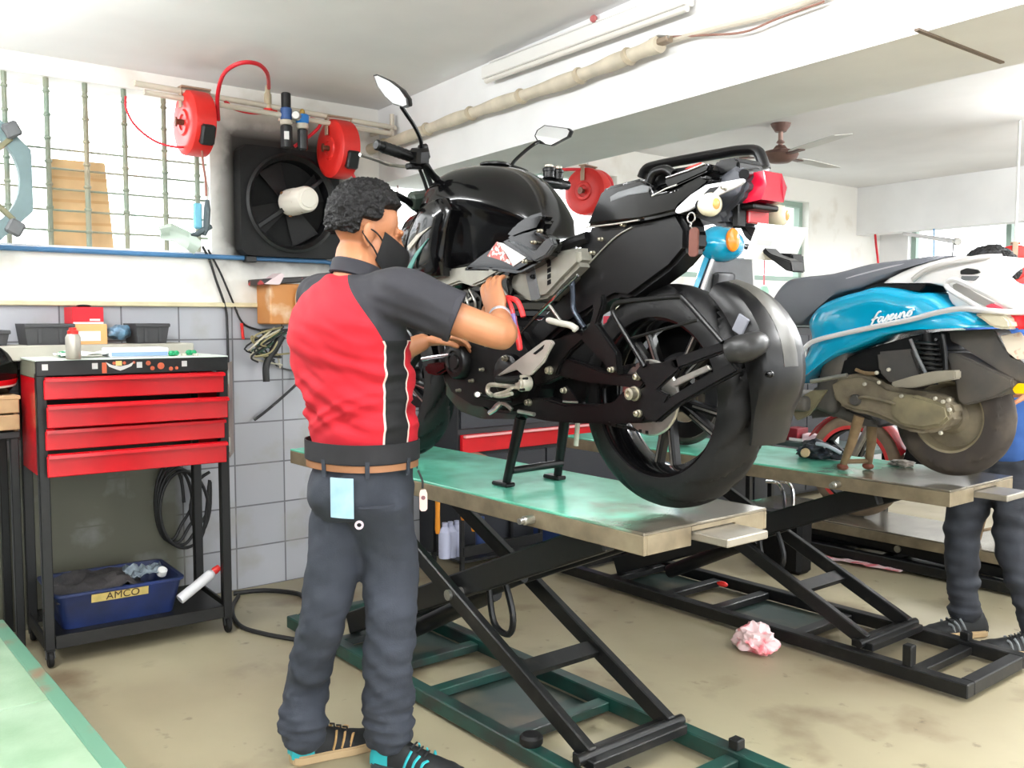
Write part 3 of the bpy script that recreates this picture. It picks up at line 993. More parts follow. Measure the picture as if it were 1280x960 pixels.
# ------------------------------------------------------------------ ledge with bins and boxes
M_ledge = mat('worn_concrete', (176, 172, 160), 0.8, var=0.15, scale=6)
struct(MB().box((XW + 0.105, 0.35, 1.16), (0.21, 2.28, 0.06), bev=0.004).build('trim_2', M_ledge))
zl = 1.1905
def bin_(px0, px1, label, h=0.085):
    ya, yb = onx(px0, 410, -4.1).y, onx(px1, 410, -4.1).y
    ym = (ya + yb) / 2; wd = yb - ya
    r = thing('parts_bin', (-4.13, ym, zl), label, 'parts bin', 'black plastic bins on the ledge')
    b = MB()
    x0, x1 = -4.22, -4.06
    out = [[(x0, ya + .012, zl), (x1, ya + .012, zl), (x1, yb - .012, zl), (x0, yb - .012, zl)],
           [(x0, ya, zl + h), (x1 + .01, ya, zl + h), (x1 + .01, yb, zl + h), (x0, yb, zl + h)],
           [(x0 + .006, ya + .006, zl + h), (x1 + .004, ya + .006, zl + h), (x1 + .004, yb - .006, zl + h), (x0 + .006, yb - .006, zl + h)],
           [(x0 + .006, ya + .016, zl + .006), (x1 - .006, ya + .016, zl + .006), (x1 - .006, yb - .016, zl + .006), (x0 + .006, yb - .016, zl + .006)]]
    b.loft(out)
    b.build('bin_shell', M_binblk, r)
    b = MB(); b.box((x1 + 0.012, ym, zl + h - 0.008), (0.008, wd + 0.004, 0.014), bev=0.002); b.build('bin_rim', M_binblk, r)
    for q in (0.3, 0.72):
        b = MB(); b.box((x1 + 0.004, ya + wd * q, zl + h * 0.5), (0.008, 0.012, h * 0.8)); b.build('bin_rib', M_binblk, r)
M_binblk = mat('bin_black', (58, 58, 60), 0.55)
bin_(27, 89, 'black plastic bin on the ledge left of the red box')
bin_(165, 207, 'black plastic bin at the right end of the ledge')
bin_(-30, 9, 'black plastic bin on the ledge at the left edge of the photo', 0.06)
def carton(px0, px1, z0, h, x0, x1, m, label, name='carton'):
    ya, yb = onx(px0, 410, x1).y, onx(px1, 410, x1).y
    b = MB(); b.box(((x0 + x1) / 2, (ya + yb) / 2, z0 + h / 2), (x1 - x0, yb - ya, h), bev=0.002)
    r = tag(b.build(name, m), label, 'box')
    return r, ya, yb
r, ya, yb = carton(89, 134, zl, 0.082, -4.22, -4.07, mat('orange_card', (226, 170, 110), 0.7, var=0.05), 'orange cardboard box on the ledge under the red box')
b = MB(); b.box((-4.069, (ya + yb) / 2, zl + 0.034), (0.002, 0.085, 0.04)); b.build('white_label', M_white, r)
r, ya, yb = carton(91, 130, zl + 0.0825, 0.07, -4.21, -4.08, mat('red_card', (214, 22, 38), 0.5), 'red box with white edge stacked on the orange box')
b = MB(); b.box((-4.079, (ya + yb) / 2, zl + 0.087), (0.002, yb - ya - 0.004, 0.008)); b.box((-4.079, yb - 0.035, zl + 0.1), (0.002, 0.04, 0.008)); b.build('white_print', M_white, r)
b = MB(); b.ell((-4.14, (ya + yb) / 2, zl + 0.1575), (0.012, 0.03, 0.006), n=12, m=8)
tag(b.build('rubber_part', M_rubber), 'small black part lying on top of the red box', 'part')
bb = MB()
rr = random.Random(5)
bb.ell(onx(148, 415, -4.1), (0.035, 0.05, 0.03), n=20, m=14)
for v in bb.bm.verts: v.co += Vector(noise.noise_vector(v.co * 40)) * 0.012
tag(bb.build('plastic_wrap', mat('blue_film', (110, 150, 180), 0.3, rgb2=(40, 50, 60), scale=30)), 'crumpled blue plastic wrap on the ledge beside the black bin', 'plastic wrap')

# ------------------------------------------------------------------ crate stand with the helmet behind the trolley
st = thing('rack_stand', (-4.08, 0.5, 0), 'dark open stand behind the tool trolley carrying a wooden crate', 'stand')
for (x, y) in ((-4.2, 0.3), (-3.98, 0.3), (-4.2, 0.76), (-3.98, 0.76)):
    b = MB(); b.box((x, y, 0.42), (0.03, 0.03, 0.84), bev=0.003); b.build('leg', M_black, st)
b = MB(); b.box((-4.09, 0.53, 0.85), (0.27, 0.5, 0.025), bev=0.003); b.build('shelf', M_black, st)
cr = thing('wooden_crate', (-4.09, 0.52, 0.8635), 'raw wooden crate under the black helmet', 'crate')
for k, zz in enumerate((0.9, 0.965)):
    for xx in (-3.965, -4.215):
        b = MB(); b.box((xx, 0.55, zz), (0.016, 0.46, 0.058), bev=0.003); b.build('plank', M_wood, cr)
for yy in (0.33, 0.77):
    b = MB(); b.box((-4.09, yy, 0.9325), (0.23, 0.016, 0.138), bev=0.003); b.build('end_panel', M_wood, cr)
b = MB(); b.box((-4.09, 0.55, 0.995), (0.27, 0.47, 0.014), bev=0.002); b.build('lid', M_wood, cr)
hm = thing('helmet', (-4.11, 0.68, 1.003), 'black helmet with red stripe on the wooden crate', 'helmet')
hc = Vector((-4.11, 0.68, 1.1))
b = MB()
prof = []
for i in range(15):
    t = -0.75 + i / 14 * (pi / 2 + 0.75)
    prof.append((0.128 * cos(t), 0.128 * sin(t)))
b.lathe([(0.075, -0.09)] + prof, hc + Vector((0, 0, -0.006)), (0, 0, 1), 36)
b.build('shell', mat('gloss_black', (8, 8, 9), 0.14, coat=0.12, spec=0.35), hm)
b = MB(); b.lathe([(0.1225, -0.052), (0.1285, -0.035), (0.1275, -0.03), (0.122, -0.05)], hc, (0.1, 0, 1), 36, closed=True, cap=False); b.build('red_stripe', M_red, hm)
b = MB(); b.lathe([(0.121, -0.056), (0.1235, -0.052), (0.1245, -0.0515), (0.121, -0.06)], hc, (0.1, 0, 1), 36, closed=True, cap=False); b.build('white_line', M_white, hm)

# ------------------------------------------------------------------ red tool trolley (built in its own axes, then turned)
tr = thing('tool_trolley', (0, 0, 0), 'red four drawer tool trolley on a black frame with castors', 'tool trolley')
Wd, Dp, Zt = 0.705, 0.40, 1.14
for (x, y) in ((0.018, 0.018), (Wd - 0.018, 0.018), (0.018, Dp - 0.018), (Wd - 0.018, Dp - 0.018)):
    b = MB(); b.box((x, y, 0.58), (0.036, 0.036, 1.03), bev=0.003); b.build('post', M_black, tr)
    c = MB(); c.box((x, y, 0.062), (0.035, 0.03, 0.006)); c.bar((x - 0.014, y, 0.06), (x - 0.014, y - 0.008, 0.03), 0.004, 0.022, (0, 1, 0)); c.bar((x + 0.014, y, 0.06), (x + 0.014, y - 0.008, 0.03), 0.004, 0.022, (0, 1, 0))
    ca = c.build('castor', M_blackmetal, tr)
    c = MB(); c.cyl((x - 0.01, y - 0.008, 0.03), (x + 0.01, y - 0.008, 0.03), 0.03, 20, bev=0.004); c.build('castor_wheel', M_rubber, ca)
b = MB(); b.box((Wd / 2, Dp / 2, 0.112), (Wd - 0.074, Dp - 0.004, 0.006)); b.build('bottom_shelf', M_black, tr)
for y in (0.006, Dp - 0.006):
    b = MB(); b.box((Wd / 2, y, 0.09), (Wd - 0.073, 0.012, 0.05), bev=0.002); b.build('shelf_rail', M_black, tr)
for x in (0.006, Wd - 0.006):
    b = MB(); b.box((x, Dp / 2, 0.09), (0.012, Dp - 0.073, 0.05), bev=0.002); b.build('shelf_rail', M_black, tr)
b = MB(); b.box((Wd / 2, 0.0, 1.113), (Wd, 0.012, 0.056), bev=0.002); hd = b.build('header_panel', M_black, tr)
for x, nm in ((0.006, 'side_panel'), (Wd - 0.006, 'side_panel')):
    b = MB(); b.box((x, Dp / 2, 0.895), (0.006, Dp - 0.073, 0.36)); b.build(nm, M_red, tr)
    b = MB(); b.box((x, Dp / 2, 1.108), (0.007, Dp - 0.073, 0.06)); b.build('side_trim', mat('olive_grey', (120, 122, 106), 0.5), tr)
b = MB(); b.box((Wd / 2, Dp - 0.006, 0.9), (Wd - 0.073, 0.006, 0.4)); b.build('back_panel', M_black, tr)
b = MB(); b.box((Wd / 2, Dp / 2, 1.142), (Wd + 0.004, Dp + 0.004, 0.008), bev=0.002); b.build('top_sheet', mat('pale_mint', (226, 236, 226), 0.35, var=0.04), tr)
M_lip_highlight = mat('lip_highlight', (246, 176, 178), 0.3)  # pinkish white paints the overhead highlight on a drawer lip
for k, (za, zb, out) in enumerate(((0.998, 1.082, 0.012), (0.898, 0.985, 0.055), (0.812, 0.893, 0.012), (0.715, 0.803, 0.03))):
    d = MB(); d.box((Wd / 2, -out, (za + zb) / 2 - 0.004), (Wd - 0.045, 0.012, zb - za - 0.01), bev=0.003)
    dr = d.build('drawer', M_red, tr)
    d = MB()
    d.prism([(0.024, -out - 0.006, zb), (0.024, -out - 0.03, zb - 0.004), (0.024, -out - 0.032, zb - 0.016), (0.024, -out - 0.026, zb - 0.016), (0.024, -out - 0.02, zb - 0.008), (0.024, -out - 0.006, zb - 0.008)], (Wd - 0.048, 0, 0), bev=0.001)
    d.build('drawer_handle', M_red, dr)
    d = MB(); d.box((Wd / 2, -out + 0.09, (za + zb) / 2 - 0.008), (Wd - 0.09, 0.16, zb - za - 0.03)); d.build('drawer_box', mat('drawer_inner', (120, 14, 22), 0.5), dr)
# stickers on the header: a winged emblem and small square and round marks
def sticker(x, zz, m, shape, w_=0.02, h_=0.02, nm='sticker'):
    b = MB()
    if shape == 'sq': b.box((x, -0.0068, zz), (w_, 0.0016, h_))
    elif shape == 'o': b.lathe([(0.0, 0), (w_ / 2, 0), (w_ / 2, 0.0016), (0.0, 0.0016)], (x, -0.006, zz), (0, -1, 0), 14)
    else: b.prism([(x + a, -0.006, zz + c) for a, c in shape], (0, -0.0016, 0))
    return b.build(nm, m, hd)
M_or = mat('orange_sticker', (196, 96, 62), 0.6, var=0.2)
for x in (0.03, 0.2, 0.36, 0.53): sticker(x, 1.118, mat('pale_sticker', (205, 208, 206), 0.5), 'sq', 0.02, 0.022)
sticker(0.233, 1.11, M_or, 'sq', 0.016, 0.04)
wing = [(-0.052, 0.012), (-0.03, 0.0), (0, -0.006), (0.03, 0.0), (0.052, 0.012), (0.04, -0.006), (0.012, -0.018), (0, -0.022), (-0.012, -0.018), (-0.04, -0.006)]
sticker(0.29, 1.12, mat('pale_sticker'), wing, nm='winged_emblem')
sticker(0.285, 1.126, mat('cream_sticker', (226, 206, 130), 0.6), 'sq', 0.022, 0.018)
for x, zz, s_ in ((0.268, 1.127, 0.012), (0.305, 1.127, 0.012), (0.34, 1.128, 0.01), (0.393, 1.124, 0.018), (0.408, 1.104, 0.016), (0.44, 1.112, 0.026), (0.478, 1.1, 0.016), (0.5, 1.102, 0.013)):
    sticker(x, zz, M_or, 'o', s_)
# hinged steel flap at the right-hand side
b = MB(); b.prism([(Wd + 0.005, 0.02, 0.725), (Wd + 0.075, 0.17, 0.725), (Wd + 0.075, 0.17, 1.115), (Wd + 0.005, 0.02, 1.115)], (0.004, -0.002, 0), bev=0.001)
fl = b.build('side_flap', mat('flap_steel', (178, 170, 160), 0.4, 0.4, rgb2=(140, 96, 90), scale=4), tr)
for zz in (0.78, 1.06):
    b = MB(); b.cyl((Wd + 0.004, 0.012, zz - 0.03), (Wd + 0.004, 0.012, zz + 0.03), 0.006, 10); b.build('hinge', M_steel, fl)
TRO = Vector((-3.72, 0.79, 0)); TRA = radians(87)
tr.location = TRO; tr.rotation_euler = (0, 0, TRA)
TM = Matrix.Rotation(TRA, 3, 'Z')
TL = lambda x, y, z: TRO + TM @ Vector((x, y, z))

# things on the trolley top
ZT = 1.1465
c = onz(92, 449, ZT)
sc = thing('spray_can', c, 'silver spray can with red cap on the trolley top', 'spray can')
b = MB(); b.lathe([(0.024, 0), (0.026, 0.003), (0.026, 0.08), (0.02, 0.092), (0.0, 0.092)], c, (0, 0, 1), 24); b.build('can_body', mat('can_silver', (190, 186, 176), 0.4, 0.5), sc)
b = MB(); b.lathe([(0.0, 0.0915), (0.019, 0.0915), (0.019, 0.104), (0.013, 0.108), (0.013, 0.115), (0.0, 0.116)], c, (0, 0, 1), 20); b.build('cap', M_redplastic, sc)
b = MB()
rows = []
for i in range(9):
    rows.append([TL(0.1 + 0.17 * i / 8, 0.08 + 0.16 * j / 8, ZT + 0.006 + 0.03 * abs(noise.noise(Vector((i * 0.45, j * 0.45, 2))))) for j in range(9)])
b.sheet(rows, 0.002); tag(b.build('crumpled_paper', mat('paper_white', (232, 232, 228), 0.8)), 'crumpled white paper on the trolley beside the spray can', 'paper')
b = MB()
c = [TL(0.27, 0.06, ZT), TL(0.49, 0.06, ZT), TL(0.49, 0.2, ZT), TL(0.27, 0.2, ZT)]
b.prism(c, (0, 0, 0.035), bev=0.003); bx = b.build('paper_box', mat('box_white', (228, 232, 238), 0.6)); tag(bx, 'flat white and pale blue box lying on the trolley top', 'box')
b = MB(); b.prism([TL(0.275, 0.0585, ZT + 0.004), TL(0.485, 0.0585, ZT + 0.004), TL(0.485, 0.0585, ZT + 0.018), TL(0.275, 0.0585, ZT + 0.018)], TM @ Vector((0, -0.001, 0))); b.build('blue_band', mat('band_blue', (140, 170, 215), 0.6), bx)
for k, (px, py) in enumerate(((78, 446), (215, 445), (237, 444))):
    c = onz(px, py, ZT)
    b = MB(); b.lathe([(0.008, 0), (0.015, 0.003), (0.017, 0.012), (0.012, 0.02), (0.004, 0.022)], c, (0, 0, 1), 12); b.ell(c + Vector((0.01, 0.014, 0.012)), (0.01, 0.012, 0.01), n=10, m=8)
    tag(b.build('green_stopper', M_green), ['small green cap at the left end of the trolley top', 'larger green cap in front of the white box', 'green cap right of the white box on the trolley'][k], 'cap')
rr = random.Random(9)
for k in range(6):
    c = TL(0.545 + rr.uniform(-0.03, 0.055), 0.07 + rr.uniform(-0.03, 0.08), ZT)
    b = MB(); b.lathe([(0.006, 0), (0.011, 0.0), (0.011, 0.009), (0.006, 0.009)], c, (0, 0, 1), 6, closed=True, cap=False)
    tag(b.build('hex_nut', M_alloy), 'loose hex nut at the right end of the trolley top', 'nut', 'nuts on the trolley top')

# blue wash tray with rags on the bottom shelf
zt = 0.1155
bt = thing('parts_tray', TL(0.27, 0.2, zt), 'blue plastic tray of rags on the bottom shelf of the trolley', 'tray')
def rr_ring(x0, x1, y0, y1, z, r, n=6):
    pts = []
    for cx, cy, a0 in ((x1 - r, y1 - r, 0), (x0 + r, y1 - r, 90), (x0 + r, y0 + r, 180), (x1 - r, y0 + r, 270)):
        for i in range(n):
            a = radians(a0 + 90 * i / (n - 1))
            pts.append(TL(cx + r * cos(a), cy + r * sin(a), z))
    return pts
b = MB()
b.loft([rr_ring(0.075, 0.485, 0.055, 0.35, zt, 0.03), rr_ring(0.045, 0.515, 0.03, 0.375, zt + 0.13, 0.035), rr_ring(0.035, 0.525, 0.02, 0.385, zt + 0.133, 0.035),
        rr_ring(0.035, 0.525, 0.02, 0.385, zt + 0.142, 0.035), rr_ring(0.05, 0.51, 0.035, 0.37, zt + 0.142, 0.035), rr_ring(0.08, 0.48, 0.06, 0.345, zt + 0.008, 0.03)])
trb = b.build('tray_shell', mat('tray_blue', (26, 48, 108), 0.45, rgb2=(22, 32, 60), scale=6), bt)
a0 = TL(0.2, 0.027, zt + 0.085); a1 = TL(0.4, 0.027, zt + 0.085)
b = MB(); b.prism([TL(0.17, 0.0345, zt + 0.095), TL(0.38, 0.0345, zt + 0.095), TL(0.38, 0.0265, zt + 0.128), TL(0.17, 0.0265, zt + 0.128)], TM @ Vector((0, -0.002, 0))); lb = b.build('yellow_label', mat('label_yellow', (206, 184, 110), 0.6, var=0.15, scale=30), bt)
text_obj('label_letters', 'AMCO', 0.042, mat('dark_ink', (60, 40, 24), 0.6), lb, TL(0.285, 0.0275, zt + 0.1115), TM @ Vector((1, 0, 0)), TM @ Vector((0, -0.24, 1)))
rows = []
for i in range(22):
    row = []
    for j in range(16):
        u_, v_ = i / 21, j / 15
        x = 0.05 + 0.36 * u_ + 0.01 * sin(v_ * 7); y = 0.045 + 0.26 * v_
        h = 0.105 + 0.05 * noise.noise(Vector((u_ * 3, v_ * 3, 0.5))) + 0.022 * noise.noise(Vector((u_ * 9, v_ * 9, 4))) + 0.035 * (1 - abs(2 * u_ - 0.9))
        row.append(TL(x, y, zt + h))
    rows.append(row)
b = MB(); b.sheet(rows, 0.006)
tag(b.build('dirty_rag', mat('sooty_cloth', (66, 62, 62), 0.9, rgb2=(30, 30, 32), scale=14, bump=0.2)), 'dirty dark rag heaped in the blue tray', 'rag')
rows = []
for i in range(12):
    rows.append([TL(0.33 + 0.14 * i / 11, 0.1 + 0.13 * j / 9, zt + 0.155 + 0.04 * noise.noise(Vector((i * 0.5, j * 0.5, 8)))) for j in range(10)])
b = MB(); b.sheet(rows, 0.003)
tag(b.build('plastic_bag', mat('film_clear', (170, 186, 196), 0.2, rgb2=(90, 100, 110), scale=25)), 'shiny grey plastic bag on the rag in the blue tray', 'plastic bag')
b = MB(); b.cyl(TL(0.455, 0.12, zt + 0.14), TL(0.458, 0.105, zt + 0.165), 0.019, 18, bev=0.003); tag(b.build('white_cap', M_white), 'round white cap lying in the blue tray', 'cap')
gt = thing('grease_tube', TL(0.55, 0.1, 0.13), 'white grease tube with red tip leaning out of the trolley', 'tube')
p0, p1 = TL(0.5, 0.03, 0.165), TL(0.67, 0.06, 0.262)
b = MB(); b.tube([p0, p0.lerp(p1, .02), p0.lerp(p1, .8), p0.lerp(p1, .86)], [0.02, 0.021, 0.021, 0.012], 16); b.build('tube_body', mat('tube_white', (222, 222, 226), 0.4), gt)
b = MB(); b.tube([p0.lerp(p1, .86), p0.lerp(p1, .9), p0.lerp(p1, 1.02)], [0.013, 0.016, 0.013], 14); b.build('red_tip', M_redplastic, gt)

# coiled hose behind the trolley and the cable on the floor
pts = []
for k in range(4):
    for t in range(10):
        a = 2 * pi * t / 10
        pts.append(onx(212 + (18 + 4 * k) * cos(a) + 6 * k, 628 - 48 * sin(a) + 3 * k, XW + 0.03 + 0.012 * k))
pts += [onx(262, 600, XW + .06), onx(262, 640, XW + .06), onx(250, 668, XW + .06), onx(238, 640, XW + .06), onx(246, 604, XW + .06), onx(262, 590, XW + .06)]
b = MB(); b.tube(smooth(pts, 4), 0.0075, 8)
tag(b.build('hose_coil', M_cable), 'coiled black hose hung on the tiles behind the trolley', 'hose')
hose('floor_cable', [onz(292, 742, .012), onz(330, 738, .012), onz(372, 742, .012), onz(384, 752, .012)], 0.011, 'black hose lying along the foot of the tiled wall', 'hose', M_cable)
hose('floor_cable', [onz(298, 745, .011), onz(290, 762, .011), onz(300, 782, .011), onz(330, 792, .011), onz(372, 800, .011), onz(400, 806, .011)], 0.0095, 'black hose curving over the floor towards the worker', 'hose', M_cable)
# ------------------------------------------------------------------ black motorcycle on the near lift
YK = 1.92
bike = thing('motorcycle', (-2.25, YK, Z1), 'black motorcycle on its centre stand on the nearest lift, rear end towards the camera', 'motorcycle')
K = lambda px, py, o=0.0: ony(px, py, YK + o)
M_gloss = mat('gloss_black', (8, 8, 9), 0.14, coat=0.12, spec=0.35)
M_satin = mat('satin_black', (9, 9, 10), 0.36, var=0.2, scale=18, spec=0.28)
M_matte = mat('matte_black', (11, 11, 12), 0.55, var=0.2, scale=22, spec=0.2)
M_silver = mat('silver_paint', (196, 192, 184), 0.36, 0.35)
M_cast = mat('silver_grey_cast', (150, 148, 138), 0.42, 0.5, var=0.12, scale=20)
M_boltm = mat('bolt_zinc', (176, 170, 152), 0.35, 0.8)

def kp(name, poly, off, thick, m, parent=bike, bev=0.004, seg=2):
    b = MB(); b.prism([K(x, y, off) for x, y in poly], (0, thick, 0), bev, seg)
    return b.build(name, m, parent)
def kt(name, pts, r, m, parent=bike, n=10, sm=5, closed=False):
    p = [K(*q) for q in pts]
    b = MB(); b.tube(smooth(p, sm, closed) if sm else p, r, n, closed=closed)
    return b.build(name, m, parent)
def bolt(px, py, off, r, parent=bike, m=M_boltm, name='bolt', h=0.012):
    b = MB(); p = K(px, py, off); r *= 0.8
    b.lathe([(0, -0.004), (r * 1.25, -0.004), (r * 1.25, 0.002), (r, 0.003), (r, h), (r * 0.55, h + 0.002), (r * 0.5, h - 0.003), (0, h - 0.003)], p, (0, -1, 0), 12)
    return b.build(name, m, parent)

# ---- wheels
def tyre_rings(c, R, half, rim, n=180, groove=True, nseg=26):
    rings = []
    for i in range(n):
        a = 2 * pi * i / n
        ring = []
        for k in range(nseg + 1):
            t = -1 + 2 * k / nseg           # -1..1 across
            ang = t * radians(118)
            y = half * sin(ang) if abs(ang) < pi / 2 else half * (1 - 0.0) * (sin(ang) if abs(ang) < pi / 2 else copysign(0.82 + 0.18 * sin(abs(ang)), t))
            rr = R - half * 0.95 * (1 - cos(ang)) if abs(ang) < pi / 2 else R - half * 0.95 - (abs(ang) - pi / 2) / (radians(118) - pi / 2) * (R - half * 0.95 - rim)
            if groove and abs(t) < 0.62:
                ph = (i + abs(t) * 26 + (0 if t < 0 else 7)) % 15
                if ph < 3 and abs(t) > 0.06: rr -= 0.009
            ring.append(c + Vector((cos(a) * rr, y, sin(a) * rr)))
        rings.append(ring)
    return rings

def make_wheel(c, R, half, name, near):
    b = MB(); b.loft(tyre_rings(c, R, half, 0.214), closed=True)
    # close the inside of the carcass
    wl = b.build(name, M_rubber, bike, ang=50)
    b = MB()
    b.lathe([(0.205, -half * 0.82), (0.224, -half * 0.86), (0.224, -half * 0.78), (0.21, -half * 0.7), (0.196, -half * 0.3), (0.196, half * 0.3), (0.21, half * 0.7), (0.224, half * 0.78), (0.224, half * 0.86), (0.205, half * 0.82), (0.186, half * 0.3), (0.186, -half * 0.3)], c, (0, 1, 0), 64, closed=True, cap=False)
    rim = b.build('rim', M_gloss, wl)
    b = MB(); b.lathe([(0.2245, -half * 0.87), (0.228, -half * 0.86), (0.228, -half * 0.84), (0.2245, -half * 0.84)], c, (0, 1, 0), 64, closed=True, cap=False)
    b.build('rim_stripe', mat('rim_shine', (60, 62, 66), 0.2, 0.6), wl)
    b = MB(); b.lathe([(0, -0.06), (0.03, -0.06), (0.045, -0.05), (0.045, 0.05), (0.03, 0.06), (0, 0.06)], c, (0, 1, 0), 32); b.build('hub', M_satin, wl)
    for k in range(5):
        a = 2 * pi * k / 5 + 0.9
        for s_ in (-0.16, 0.16):
            p0 = c + Vector((cos(a + s_ * 0.4) * 0.035, 0, sin(a + s_ * 0.4) * 0.035))
            p1 = c + Vector((cos(a + s_) * 0.198, 0, sin(a + s_) * 0.198))
            b = MB(); b.bar(p0, p1, 0.022, 0.03, (0, 1, 0), bev=0.005)
            sp = b.build('spoke', M_satin, wl)
            b = MB(); b.bar(p0.lerp(p1, .35) + Vector((0, -0.0155, 0)), p0.lerp(p1, .97) + Vector((0, -0.0155, 0)), 0.005, 0.0025, (0, 1, 0)); b.build('machined_edge', M_steel, sp)
    b = MB(); b.lathe([(0.075, 0.052), (0.118, 0.052), (0.118, 0.057), (0.075, 0.057)], c, (0, 1, 0), 48, closed=True, cap=False); b.build('brake_disc', mat('disc_dark', (70, 70, 72), 0.4, 0.7), wl)
    return wl
WC = Vector((-1.69, YK, 1.085))
rw_ = make_wheel(WC, 0.302, 0.07, 'rear_wheel', True)
b = MB(); b.lathe([(0.05, -0.085), (0.098, -0.085), (0.102, -0.082), (0.102, -0.079), (0.05, -0.079)], WC, (0, 1, 0), 42, closed=True, cap=False); b.build('sprocket', M_steel, rw_)
FC = Vector((-3.02, YK, Z1 + 0.302))
fw_ = make_wheel(FC, 0.3, 0.055, 'front_wheel', False)

# dark inner guard on the far side of the rear wheel
gp = [WC + Vector((cos(radians(a)) * .2, .075, sin(radians(a)) * .2)) for a in range(5, 176, 10)] + [WC + Vector((cos(radians(a)) * .05, .075, sin(radians(a)) * .05)) for a in range(175, 4, -17)]
b = MB(); b.prism(gp, (0, .006, 0), .001); b.build('wheel_guard', M_matte, bike)
# ---- fork, headlight, mudguard (mostly behind the worker)
for s_ in (-0.1, 0.1):
    b = MB(); b.cyl(FC + Vector((0, s_, 0)), FC + Vector((0.16, s_, 0.3)), 0.026, 16); b.cyl(FC + Vector((0.16, s_, 0.3)), Vector((-2.7, YK + s_, 1.67)), 0.019, 16)
    b.build('fork_leg', M_satin, bike)
b = MB(); b.box((-2.69, YK, 1.655), (0.06, 0.25, 0.035), (0, 0.45, 0), bev=0.008); b.build('triple_clamp', M_satin, bike)
b = MB(); b.box((-2.77, YK, 1.49), (0.06, 0.25, 0.03), (0, 0.45, 0), bev=0.008); b.build('triple_clamp', M_satin, bike)
rings = []
for i in range(12):
    a = radians(150 - i * 12)
    rings.append([FC + Vector((cos(a) * 0.318, y, sin(a) * 0.318 - abs(y) * 0.25)) for y in [-0.07 + 0.014 * k for k in range(11)]])
b = MB(); b.sheet(rings, 0.004); b.build('front_mudguard', M_gloss, bike)
b = MB(); b.loft([[Vector((-2.79 - dx, YK + cos(t) * w_, 1.58 + sin(t) * h_)) for t in [2 * pi * k / 20 for k in range(20)]] for dx, w_, h_ in ((0, .06, .07), (0.03, .1, .1), (0.09, .105, .1), (0.14, .08, .075), (0.15, .05, .05))])
b.build('headlight', M_gloss, bike)

# ---- handlebar assembly
hb = [K(477, 183, -.36), K(520, 198, -.22), K(531, 205, -.19), K(540, 218, -.15), K(552, 228, -.11), K(565, 231, -.05), Vector((-2.64, YK + .05, 1.74)), Vector((-2.6, YK + .12, 1.745)), K(660, 226, .17), K(690, 228, .28), K(704, 231, .36)]
b = MB(); b.tube(smooth(hb, 5), 0.012, 12); hbar = b.build('handlebar', M_satin, bike)
def grip(a, c, r=0.019):
    a, c = Vector(a), Vector(c)
    n = 14
    b = MB(); b.tube([a.lerp(c, k / n) for k in range(n + 1)], [r if k % 2 else r * 0.93 for k in range(n + 1)], 16)
    g = b.build('grip', M_rubber, hbar)
    d = (a - c).normalized()
    b = MB(); b.cyl(a, a + d * 0.028, 0.017, 14, bev=0.004); b.build('bar_end', M_satin, hbar)
grip(K(478, 183.5, -.355), K(513, 195.5, -.235))
grip(K(704, 231, .36), K(682, 228, .255))
b = MB(); p = K(524, 196, -.21)
b.box(p, (0.05, 0.06, 0.055), (0.2, 0.2, 0.3), bev=0.01); b.build('switch_cluster', M_satin, hbar)
b = MB(); b.box(K(530, 190, -.19), (0.03, 0.03, 0.05), (0.3, 0, 0.2), bev=0.006); b.build('mirror_clamp', M_satin, hbar)
b = MB(); b.box(K(518, 208, -.22), (0.03, 0.06, 0.02), (0.1, 0, 0.1), bev=0.005); b.build('lever_perch', M_satin, hbar)
b = MB(); b.tube(smooth([K(516, 207, -.22) + Vector((-.03, 0, 0)), K(500, 202, -.27) + Vector((-.07, 0, 0)), K(486, 196, -.33) + Vector((-.075, 0, 0)), K(462, 190, -.4) + Vector((-.06, 0, 0))], 5), 0.006, 8); b.build('clutch_lever', M_steel, hbar)
for px, py, o in ((686, 222, .26), (697, 224, .3)):
    b = MB(); b.lathe([(0.0, 0), (0.02, 0), (0.02, 0.02), (0.022, 0.022), (0.022, 0.03), (0.018, 0.034), (0, 0.034)], K(px, py, o), (0, 0, 1), 20); rs = b.build('brake_reservoir', M_satin, hbar)
    b = MB(); b.cyl(K(px, py, o) + Vector((0, 0, 0.0345)), K(px, py, o) + Vector((0, 0, 0.045)), 0.016, 16, bev=0.003); b.build('reservoir_cap', M_alloy, rs)
for s_ in (-0.05, 0.05):
    b = MB(); b.box((-2.65, YK + s_, 1.715), (0.035, 0.025, 0.09), (0, 0.3, 0), bev=0.006); b.build('bar_riser', M_satin, hbar)
b = MB(); b.box(K(527, 250, -.12), (0.05, 0.1, 0.06), (0.2, 0.5, 0), bev=0.012); b.build('instrument_panel', mat('dark_green_grey', (48, 58, 52), 0.35), bike)
kt('brake_hose', [(478, 245, -.3), (492, 243, -.25), (510, 252, -.18), (522, 262, -.12), (530, 268, -.05)], 0.012, M_satin)
kt('clutch_cable', [(522, 205, -.2), (533, 235, -.14), (536, 260, -.1), (545, 275, -.08)], 0.006, M_cable)
kt('switch_cable', [(530, 208, -.18), (541, 240, -.12), (538, 265, -.1)], 0.008, M_cable)

